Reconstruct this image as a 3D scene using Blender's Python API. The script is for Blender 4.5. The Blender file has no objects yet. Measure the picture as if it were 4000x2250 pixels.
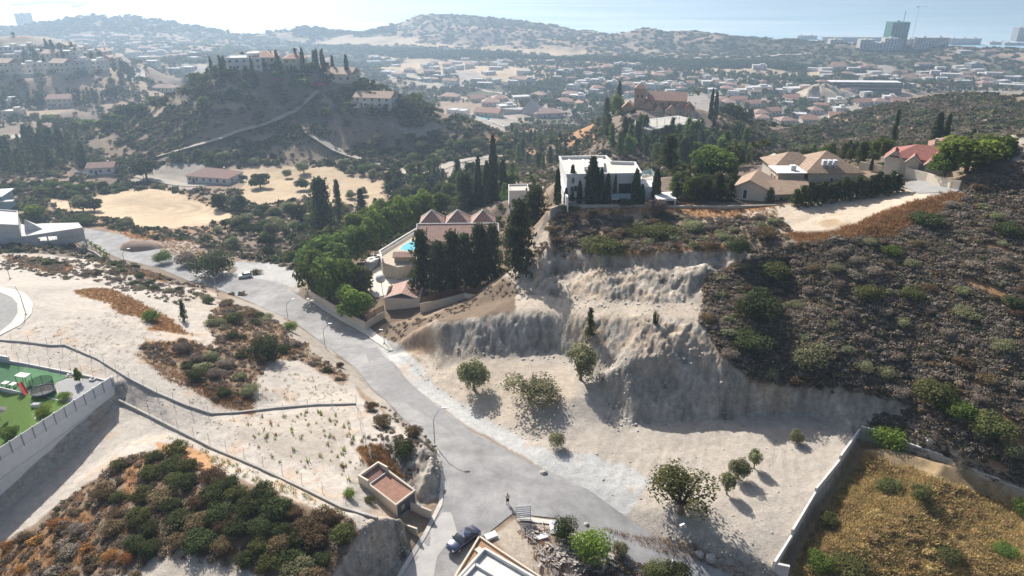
import bpy, math, random
import numpy as np
from mathutils import Vector, Matrix
from mathutils.geometry import delaunay_2d_cdt
R = math.radians
S = bpy.context.scene
random.seed(7); rng = np.random.default_rng(7)
# ---------------------------------------------------------------- camera, sky, sun, exposure
CAMZ = 66.0; PITCH = R(24.5); F = 1786.0; CX = 1288.0; CY = 724.5
cam = bpy.data.objects.new('camera', bpy.data.cameras.new('camera'))
S.collection.objects.link(cam); S.camera = cam
cam.location = (0, 0, CAMZ); cam.rotation_euler = (math.pi/2-PITCH, 0, 0)
cam.data.sensor_width = 36; cam.data.lens = F/2576*36; cam.data.clip_start = 1; cam.data.clip_end = 30000
SUN_EL = R(38); SUN_AZ = R(-28)      # azimuth measured from +Y towards +X
W = bpy.data.worlds.new('World'); S.world = W; W.use_nodes = True
nt = W.node_tree; bg = nt.nodes['Background']
sky = nt.nodes.new('ShaderNodeTexSky'); sky.sky_type = 'NISHITA'; sky.sun_disc = False
sky.sun_elevation = SUN_EL; sky.sun_rotation = SUN_AZ; sky.air_density = 1.0; sky.dust_density = 3.0; sky.ozone_density = .6
nt.links.new(sky.outputs[0], bg.inputs[0]); bg.inputs[1].default_value = 0.088
sl = bpy.data.lights.new('sun', 'SUN'); sl.energy = 5.0; sl.angle = R(0.55); sl.color = (1, .95, .885)
sun = bpy.data.objects.new('sun', sl); S.collection.objects.link(sun)
sv = Vector((math.sin(SUN_AZ)*math.cos(SUN_EL), math.cos(SUN_AZ)*math.cos(SUN_EL), math.sin(SUN_EL)))
sun.rotation_euler = sv.to_track_quat('Z', 'Y').to_euler(); sun.location = sv*300
S.view_settings.view_transform = 'Standard'; S.view_settings.look = 'None'
S.view_settings.exposure = 0.46; S.view_settings.gamma = 1
S.cycles.volume_bounces = 0; S.cycles.max_bounces = 5; S.cycles.diffuse_bounces = 2; S.cycles.transmission_bounces = 3
S.cycles.transparent_max_bounces = 6; S.cycles.caustics_reflective = False; S.cycles.caustics_refractive = False
# ---------------------------------------------------------------- noise
_T = rng.random((256, 256)).astype(np.float32)
def vn(x, y, s, o=0):
    x = np.asarray(x)/s+o*17.3+1000; y = np.asarray(y)/s+o*9.7+1000
    xi = np.floor(x).astype(int); yi = np.floor(y).astype(int); fx = x-xi; fy = y-yi
    fx = fx*fx*(3-2*fx); fy = fy*fy*(3-2*fy)
    a = _T[xi & 255, yi & 255]; b = _T[(xi+1) & 255, yi & 255]; c = _T[xi & 255, (yi+1) & 255]; d = _T[(xi+1) & 255, (yi+1) & 255]
    return (a*(1-fx)+b*fx)*(1-fy)+(c*(1-fx)+d*fx)*fy-.5
def fbm(x, y, s, n=4, o=0):
    r = 0; a = 1
    for k in range(n):
        r = r+a*vn(x, y, s, o+k); s /= 2.03; a *= .5
    return r
# ---------------------------------------------------------------- survey: where a line of sight meets a level
cp, sp = math.cos(PITCH), math.sin(PITCH)
def ray(px, py):
    x = (px-CX)/F; y = (CY-py)/F
    return np.array((x, cp+y*sp, -sp+y*cp))
def at(px, py, z):
    r = ray(px, py); t = (z-CAMZ)/r[2]; return r*t+np.array((0, 0, CAMZ))
def atd(px, d, z):                                # on the bearing of a ray, horizontal distance d
    # azimuth depends slightly on the row: solve with depression from z,d
    a = 0.
    for _ in range(6):
        dep = math.atan2(CAMZ-z, d*math.cos(a)) ; a = math.atan((px-CX)/F*math.cos(dep-PITCH)**-1*0+(px-CX)/F*(cp+math.tan(PITCH-dep)*sp)**-1)
    return np.array((d*math.sin(a), d*math.cos(a), z))
def proj(X, Y, Z):
    dz = Z-CAMZ; f = Y*cp-dz*sp; u = Y*sp+dz*cp
    f = np.where(f < 1, 1, f)
    return CX+F*X/f, CY-F*u/f
# ---------------------------------------------------------------- survey lines of the land (px, py, level)
LN = []
def L(*p): LN.append(np.array([at(*q) for q in p]))
def D(*p): LN.append(np.array([atd(*q) for q in p]))
def P(*p):
    for q in p: LN.append(np.array([at(*q)]))
# main road
L((1000,1620,-3),(1010,1449,-1.5),(1070,1350,-.6),(1110,1270,0),(1115,1200,0),(1098,1130,-.4),(1010,1050,-1.8),(960,1000,-3),(900,930,-5),(820,870,-7.5),(740,810,-9.5),(640,765,-11.5),(540,725,-13),(470,705,-14),(400,675,-15.5),(300,650,-17.5),(240,625,-18.5),(205,610,-19.3))
L((1345,1165,.2),(1240,1080,-.6),(1160,1030,-1.8),(1080,970,-3),(990,890,-5.5),(930,850,-7),(840,800,-9),(760,750,-10.5),(700,710,-12),(560,685,-13.5),(480,660,-15),(380,620,-17),(310,592,-18.5),(215,574,-19.8))
L((1345,1165,.2),(1480,1230,-.3),(1560,1290,-1),(1680,1370,-2),(1800,1430,-3.2),(1880,1470,-4.2),(2050,1600,-7))
L((1230,1340,-.3),(1290,1292,0),(1400,1305,-.3),(1500,1370,-1.2),(1600,1415,-2.2),(1720,1455,-3.2),(1850,1560,-5))
L((1150,1440,-1),(1205,1355,-.3),(1230,1340,-.3)); P((1120,1600,-2),(1400,1600,-3),(1400,1420,-.5),(1330,1360,0),(1550,1449,-2.2))
# cut bank round the bend and behind the transformer house
L((1050,1100,3),(1085,1140,3.3),(1088,1180,3),(1060,1215,2),(1040,1250,.4))
L((1088,1118,0),(1110,1165,0),(1110,1232,0),(1060,1268,0))
L((1010,1060,1.5),(975,1010,.5),(930,975,-1),(895,945,-2.5))
# hill at bottom left
L((1005,1302,3.5),(960,1308,4.5),(900,1340,4.5),(865,1390,4.2),(825,1449,4),(790,1600,3.5))
L((1022,1322,0),(1028,1375,-.5),(1004,1412,-1),(950,1449,-1.5),(900,1600,-3))
L((310,1014,.3),(230,1092,-1.1),(148,1168,-2.5),(42,1248,-3.1),(-88,1343,-3.8))
L((0,1350,-3.4),(130,1250,-2.2),(240,1165,-1),(320,1110,.2))
L((330,1150,2.5),(500,1200,4),(700,1260,5.2),(850,1300,5))
P((80,1400,-1.4),(250,1449,1.5),(500,1449,3),(700,1449,3.6),(0,1600,-3),(400,1600,2),(400,1330,3.2),(600,1350,4.4),(-120,1300,-5.5),(-120,1600,-6))
L((318,1022,.6),(360,1042,.9),(450,1088,1.6),(540,1134,2.2),(650,1180,3),(780,1240,3.9),(860,1280,4.4),(925,1300,4.6))
P((880,1195,3.2),(700,1100,3),(880,1080,2.6),(895,1018,1.4),(500,950,3.4),(400,850,3.6),(250,800,3.8),(320,900,3.6),(560,1060,2.6),(970,1100,3.2),(600,900,2.2))
# garden terrace top left of the wall
L((-30,905,3.1),(60,915,3.1),(235,950,3.1),(268,966,3.1),(180,1021,3.1),(94,1077,3.1),(-16,1149,3.1),(-150,1236,3.1))
L((-100,860,3.3),(0,857,3.4),(130,872,3.6),(245,905,3.6),(325,955,3.2),(400,993,2.9),(535,1042,2.5))
P((0,790,2.8),(65,760,2.8),(75,720,2.6),(-60,720,2.8),(-60,830,3),(200,720,1),(120,690,-2),(330,740,1.5),(250,690,-2.5),(350,690,-4))
L((330,672,-9),(450,712,-7),(560,758,-4.5),(700,820,-2.5),(790,872,-2),(868,935,-1.5))
P((450,780,1),(600,830,.3),(700,880,-.2),(800,930,-.3),(760,1000,1))
L((0,655,-8),(120,640,-11),(230,650,-14)); P((0,610,-13),(120,600,-15),(-80,600,-12),(-80,690,-3),(60,675,-3))
# platform, verge and walled plot on the right
P((1500,1180,0),(1800,1150,.3),(1700,1280,0),(1850,1380,-.6),(1950,1250,.3),(2000,1150,.8),(1620,1240,-.1))
L((1945,1432,-1.5),(1990,1350,-.6),(2050,1242,.3),(2110,1165,.9),(2155,1098,1.4))
L((1965,1440,-3.2),(2010,1365,-2.6),(2075,1260,-1.9),(2130,1180,-1.2),(2170,1135,-.8),(2230,1150,-.8),(2370,1195,-.9),(2480,1240,-1),(2560,1285,-1.2))
L((2162,1098,1.7),(2240,1122,1.7),(2380,1160,1.7),(2480,1195,1.6),(2576,1235,1.5),(2720,1300,1))
P((2300,1290,.4),(2200,1260,-.3),(2400,1400,-1.8),(2576,1449,-2.2),(2100,1420,-2.4),(2050,1600,-5.5),(2300,1600,-5),(2650,1600,-5),(2250,1200,-.3),(2650,1330,-1.3))
# benches and cut faces
L((925,838,-6.8),(1000,815,-5.5),(1070,800,-3.6),(1170,755,-.6),(1275,706,2.6)); P((1080,790,-.5),(1180,775,3.2))
L((1000,868,-3.6),(1040,838,0),(1078,818,3.4),(1120,812,5),(1200,800,6.5),(1290,790,7.5),(1400,790,8),(1500,800,9.6),(1620,812,11.4),(1768,812,12))
L((1010,905,-3.6),(1070,882,-2.2),(1110,888,0),(1200,900,1.5),(1310,893,2),(1400,885,2.6),(1450,905,2.8),(1500,955,2.6),(1530,1000,1.8),(1510,1060,.6),(1600,1068,.3),(1750,1055,.5),(1900,1045,.7),(2050,1042,1),(2140,1072,1.5))
P((1250,970,.5),(1100,935,-2.3),(1200,1045,-1),(1350,1020,1.2),(1400,1060,.9),(1430,1115,.1),(1330,1100,-.2),(1440,1000,2.2))
L((1520,935,5.6),(1570,915,7.6),(1660,903,8.1),(1800,905,8.2))
L((1312,742,8),(1400,745,9),(1540,760,11.6),(1640,768,12.2),(1735,758,12.5),(1762,725,13.2))
L((1345,722,9),(1440,720,11),(1530,700,14.2),(1640,693,15),(1740,690,15.6),(1780,672,16.6))
L((1450,685,12),(1600,668,15),(1750,662,16),(1850,662,16.6))
L((1275,700,4),(1300,668,8),(1330,640,11.5),(1375,625,14.8),(1480,642,15.2),(1600,632,17.3),(1720,635,17.9),(1850,622,18.6),(1910,600,19.3))
L((1790,700,14.8),(1830,682,15.8),(1900,652,17.2),(2000,612,20.2),(2130,598,21.6),(2200,560,23),(2335,498,25.4),(2400,472,27),(2450,460,28),(2560,418,31),(2720,370,34))
L((1315,600,9),(1350,560,14.5),(1378,525,19.4),(1405,519,20),(1530,518,20.3),(1700,519,20.6),(1900,521,21.2),(1965,516,21.6),(2100,500,22.6),(2270,474,24.2))
P((1900,555,20.6),(2050,545,21.4),(2180,520,23),(1500,575,17.8),(1700,580,18.4),(1850,585,19))
L((1775,830,11.4),(1830,905,8.8),(1900,962,6.3),(2000,988,4.6),(2150,978,6.4),(2290,1012,6),(2400,1100,4.8),(2430,1142,3.6),(2576,1190,3.2),(2720,1250,2.2))
P((2300,760,15.5),(2100,780,14),(2500,700,19),(2300,900,10),(2100,880,10.3),(2520,950,10.5),(2680,700,20),(1950,740,12.5),(1900,830,10.5))
# villa plot
P((880,770,-8),(830,700,-9.5),(780,735,-10),(940,690,-5.2),(960,740,-5),(1050,700,-4),(1050,650,-3.5),(1240,610,-2),(1260,680,1.5),(1100,745,-3),(910,800,-6.4))
L((776,742,-10.2),(850,782,-8.4),(915,822,-6.7)); P((1000,560,-12),(850,600,-15),(700,650,-15.5),(760,600,-18),(1100,560,-9),(1270,560,2),(1330,520,7),(1280,500,6),(1340,540,11))
P((620,680,-14.5),(730,685,-12.5),(600,600,-20),(700,540,-23),(400,600,-19),(900,520,-23))
# back of the plateau (out of sight behind the houses)
P((1420,440,19),(1530,455,20.3),(1640,450,20.6),(1750,455,20.6),(1900,460,21.6),(2000,465,22.6),(2150,440,24.2),(2250,415,25.6),(2400,385,29),(2470,345,33),(2576,330,35),(2720,320,36),(2010,405,22.4),(2150,405,24))
P((1530,420,-5),(1420,430,-8),(1300,470,-4),(1230,440,-12),(1180,470,-16),(2000,380,-10),(1800,400,-6),(2400,330,5),(2200,350,-8),(1330,490,2))
# valley floor left and centre
P((350,520,-25),(150,510,-24),(560,550,-23.5),(800,450,-25),(900,480,-24.5),(640,440,-25),(400,455,-25),(1000,520,-22),(1050,480,-22),(1120,440,-19),(250,470,-24),(0,560,-20),(0,480,-21),(-150,500,-20),(120,470,-23))
# villa hill left of centre
L((420,240,-2),(500,205,8),(560,180,14),(640,160,17),(760,165,15),(870,190,10),(960,240,2),(1060,268,-4),(1150,296,-12),(1280,345,-22),(1330,370,-28))
P((300,300,-14),(220,370,-20),(350,400,-22),(500,400,-21),(740,285,-7),(600,330,-12),(450,375,-18),(850,290,-7),(1000,305,-13),(1100,380,-22.5),(1000,400,-24),(700,400,-22),(800,430,-24),(900,400,-24),(550,250,2),(700,230,3),(850,235,2),(640,200,10),(380,300,-11),(1100,310,-14),(1200,400,-25))
P((1350,370,-28),(1450,330,-12),(1450,400,-16),(1350,430,-20),(1300,350,-42),(1260,400,-26))
D((480,560,-45),(640,570,-45),(800,570,-45),(960,560,-45),(1120,560,-45),(1260,560,-52)); D((480,760,-66),(800,760,-66),(1120,760,-68),(1300,700,-66))
# orange villa hill
P((1560,325,.5),(1700,332,-1),(1785,305,0),(1600,275,4.5),(1750,268,4.5),(1660,310,1),(1720,298,1),(1500,300,-6),(1850,300,-10),(1915,350,-28),(1650,385,-6),(1850,400,-9),(1750,360,-4))
D((1560,430,-35),(1700,430,-35),(1840,470,-40),(1480,440,-40))
# hill mid right
P((1900,345,-35),(2100,350,-25),(2300,340,-6),(2576,322,6)); L((1880,335,-36),(2000,320,-28),(2100,305,-20),(2250,265,-10),(2400,235,-5),(2576,222,-2),(2750,215,0))
D((1900,600,-66),(2100,600,-66),(2300,620,-66),(2600,640,-66))
# estate left
L((-120,185,-5),(0,185,-8),(150,180,-10),(250,170,-12),(290,160,-14)); L((-120,196,-14),(0,197,-16),(150,190,-18),(290,172,-20),(330,205,-22))
P((0,150,-2),(150,130,2),(270,140,-14),(100,230,-25),(100,270,-30),(50,300,-28),(0,330,-26),(100,350,-25),(0,400,-23),(100,440,-23.5),(300,250,-28),(350,200,-26),(-150,400,-22),(200,330,-24),(-200,300,-26))
L((-120,82,14),(0,83,12),(110,92,8),(230,112,-6),(330,140,-22),(400,165,-28)); D((0,900,-50),(200,900,-55),(400,860,-60),(-150,900,-50))
P((430,150,-40),(400,210,-30),(560,130,-60))
# valley floor, town, fields
P((1500,300,-68),(1300,300,-67),(1700,250,-74),(1900,280,-70),(2100,240,-76),(2300,220,-78),(2576,205,-78),(1500,230,-78),(1200,230,-76),(1300,180,-84),(1100,170,-86),(1600,180,-84),(1800,200,-82),(2000,200,-82),(2200,195,-80),(1000,175,-82),(2750,200,-78))
P((1000,120,-98),(1300,130,-98),(1500,140,-96),(800,110,-98),(700,95,-102),(1200,118,-100),(600,110,-88),(450,105,-80),(300,105,-76),(900,140,-92),(700,140,-88),(1100,145,-93))
# far hills
P((0,62,-66),(120,70,-64),(300,60,-60),(480,70,-70),(620,85,-86),(-150,60,-66))
D((-150,1950,-62),(0,1950,-60),(100,1950,-48),(180,1960,-38),(250,1960,-35),(330,1950,-42),(420,1950,-55),(500,1950,-66),(570,1950,-84),(640,1950,-96),(700,1950,-100))
def T(px, py, d):
    r = ray(px, py); t = d/math.hypot(r[0], r[1]); return (px, d, CAMZ+r[2]*t)
D(T(720,80,1850),T(760,66,1850),T(790,62,1850),T(850,72,1850),T(930,76,1850),T(1000,70,1860),T(1035,52,1870),T(1062,30,1880),T(1130,27,1880),T(1180,32,1880),T(1250,43,1870),T(1330,52,1860),T(1400,65,1850),T(1470,80,1840),T(1535,98,1800))
P((1050,105,-86),(1150,90,-78),(1300,100,-84),(1450,115,-88),(1080,75,-70),(1250,75,-66))
D(T(1540,98,1650),T(1570,84,1650),T(1620,76,1660),T(1700,74,1660),T(1800,80,1650),T(1900,88,1640),T(2000,95,1620),T(2100,104,1600),T(2200,110,1600),T(2350,112,1600),T(2576,120,1600),T(2750,122,1600))
P((1560,140,-92),(1700,130,-90),(1850,140,-88),(1950,150,-84),(2100,150,-80),(2250,160,-78),(2400,150,-82),(2576,160,-80),(2000,165,-84))
D((-200,2110,-112),(0,2110,-112),(300,2110,-113),(600,2060,-113),(700,2040,-113),(900,2000,-113),(1130,2080,-113),(1400,2000,-113),(1600,1900,-113),(1900,1800,-112),(2200,1760,-112),(2760,1760,-112))
D((-400,2400,-124),(600,2400,-124),(1300,2400,-124),(2000,2300,-124),(3000,2300,-124))
D((-700,50,-6),(0,40,-6),(1288,36,-6),(2500,40,-8),(3200,50,-8)); D((-900,200,-16),(-900,600,-30),(-900,1500,-80),(-900,2400,-124)); D((3500,90,0),(3500,200,30),(3500,420,0),(3400,900,-78),(3400,1600,-100),(3400,2300,-124))
# ---------------------------------------------------------------- the land as a polar grid
NA, ND = 1080, 1120
A0, A1, D0, D1 = R(-52), R(52), 44., 2350.
gd = (math.log(D1/D0))/(ND-1); ga = (A1-A0)/(NA-1)
az = A0+ga*np.arange(NA); dd = D0*np.exp(gd*np.arange(ND))
AZ, DD = np.meshgrid(az, dd, indexing='ij'); GX = DD*np.sin(AZ); GY = DD*np.cos(AZ)
vv, ee = [], []; zs = []
for ln in LN:
    b = len(vv)
    q = ln
    for k in range(len(q)):
        x, y, z = q[k]; vv.append(Vector((math.atan2(x, y), math.log(math.hypot(x, y))*1.0))); zs.append(z)
        if k: ee.append((b+k-1, b+k))
ov, oe, of, oiv, _, _ = delaunay_2d_cdt(vv, ee, [], 0, 1e-6)
oz = []
V0 = np.array([tuple(v) for v in vv]); Z0 = np.array(zs)
for k, v in enumerate(ov):
    if oiv[k]: oz.append(np.mean([zs[i] for i in oiv[k]]))
    else:
        q = np.hypot(V0[:, 0]-v[0], V0[:, 1]-v[1]); i = np.argsort(q)[:3]; w = 1/(q[i]+1e-6); oz.append(float((Z0[i]*w).sum()/w.sum()))
H = np.full((NA, ND), np.nan)
l0 = math.log(D0)
for f in of:
    p = np.array([((ov[i][0]-A0)/ga, (ov[i][1]-l0)/gd) for i in f]); z = [oz[i] for i in f]
    x0, y0 = np.maximum(np.floor(p.min(0)).astype(int), 0); x1, y1 = np.minimum(np.ceil(p.max(0)).astype(int)+1, (NA, ND))
    if x1 <= x0 or y1 <= y0: continue
    I, J = np.meshgrid(np.arange(x0, x1), np.arange(y0, y1), indexing='ij')
    den = (p[1, 1]-p[2, 1])*(p[0, 0]-p[2, 0])+(p[2, 0]-p[1, 0])*(p[0, 1]-p[2, 1])
    if abs(den) < 1e-9: continue
    a = ((p[1, 1]-p[2, 1])*(I-p[2, 0])+(p[2, 0]-p[1, 0])*(J-p[2, 1]))/den
    b = ((p[2, 1]-p[0, 1])*(I-p[2, 0])+(p[0, 0]-p[2, 0])*(J-p[2, 1]))/den
    c = 1-a-b; m = (a >= -1e-4) & (b >= -1e-4) & (c >= -1e-4)
    H[x0:x1, y0:y1][m] = (a*z[0]+b*z[1]+c*z[2])[m]
for j in range(ND):        # fill outside the hull
    col = H[:, j]; ok = ~np.isnan(col)
    if ok.any(): H[:, j] = np.interp(np.arange(NA), np.where(ok)[0], col[ok])
for j in range(1, ND):
    if np.isnan(H[0, j]): H[:, j] = H[:, j-1]
for j in range(ND-2, -1, -1):
    if np.isnan(H[0, j]): H[:, j] = H[:, j+1]
def blur(h, n):
    for _ in range(n):
        h = h.copy(); h[1:-1] = (h[:-2]+2*h[1:-1]+h[2:])/4; h[:, 1:-1] = (h[:, :-2]+2*h[:, 1:-1]+h[:, 2:])/4
    return h
Hb = blur(H, 14); Hs = blur(H, 3); wf = np.clip((DD-150)/120, 0, 1)
for _ in range(1): Hf = blur(Hb, 14)
H = Hs*(1-wf)+Hb*wf; wf2 = np.clip((DD-600)/400, 0, 1); H = H*(1-wf2)+Hf*wf2
# ---- areas: polygons of the survey used for ground cover and roughness
PXg, PYg = proj(GX, GY, H)
WN = fbm(GX, GY, 9, 5, 3); WN2 = fbm(GX, GY, 9, 5, 11)
def pip(poly, X, Y):
    m = np.zeros(X.shape, bool); n = len(poly)
    for i in range(n):
        x0, y0 = poly[i]; x1, y1 = poly[(i+1) % n]
        if y0 == y1: continue
        c = ((y0 > Y) != (y1 > Y)) & (X < (x1-x0)*(Y-y0)/(y1-y0)+x0); m ^= c
    return m
def area(poly, dmin=0, dmax=9e9, rag=0., soft=0):
    x = np.array([p[0] for p in poly]); y = np.array([p[1] for p in poly])
    e = rag*3+2
    ba = (PXg > x.min()-e) & (PXg < x.max()+e) & (PYg > y.min()-e) & (PYg < y.max()+e) & (DD >= dmin) & (DD <= dmax)
    m = np.zeros(PXg.shape, bool); s = rag*3.6
    m[ba] = pip(poly, PXg[ba]+WN[ba]*s, PYg[ba]+WN2[ba]*s*.7)
    return m
ROAD = [(1010,1449),(1070,1350),(1110,1270),(1117,1200),(1100,1128),(1010,1050),(960,1000),(900,930),(820,870),(740,810),(640,765),(540,725),(470,705),(400,675),(300,650),(240,625),(205,610),(215,574),(310,592),(380,620),(480,660),(560,685),(700,710),(760,750),(840,800),(925,848),(951,871),(1014,949),(1064,992),(1119,1034),(1189,1086),(1290,1140),(1345,1172),(1480,1232),(1560,1290),(1680,1370),(1800,1430),(1900,1480),(1760,1480),(1600,1415),(1500,1370),(1400,1305),(1290,1292),(1230,1340),(1200,1360),(1150,1440),(1140,1480),(1000,1480)]
flat = area(ROAD, 0, 300)
flatw = blur(flat.astype(float), 4)
# ground cover codes -> colour
CH = np.array((.455,.405,.345)); CHW = np.array((.55,.51,.46)); SAND = np.array((.46,.395,.32)); DUST = np.array((.41,.41,.395))
ORG = np.array((.36,.21,.11)); TAN = np.array((.50,.39,.265)); SCR = np.array((.215,.17,.135)); GRN = np.array((.135,.13,.085)); BRN = np.array((.29,.22,.16)); ROCK = np.array((.45,.395,.33)); GREY = np.array((.40,.36,.31))
COL = np.zeros(GX.shape+(3,), np.float32); COL[:] = SCR
scr_mask = np.ones(GX.shape, bool)      # where scrub may grow
def paint(poly, col, dmin=0, dmax=9e9, rag=3, scrub=False):
    m = area(poly, dmin, dmax, rag); COL[m] = col; scr_mask[m] = scrub; return m
n1 = fbm(GX, GY, 14, 5, 21); n2 = fbm(GX, GY, 3.2, 4, 31); n3 = fbm(GX, GY, 60, 5, 41); n4 = fbm(GX, GY, 180, 5, 51); n5 = fbm(GX, GY, 1.1, 3, 61)
m = (n3+n1*.5 > .05); COL[m] = BRN
m = (n3 < -.2) & (DD > 250); COL[m] = SCR*1.1
farm = DD > 600; m = farm & (n4+.4*n3 > .02); COL[m] = BRN*1.25
m = farm & (n4+.5*n3 < -.1); COL[m] = GRN*.85
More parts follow.
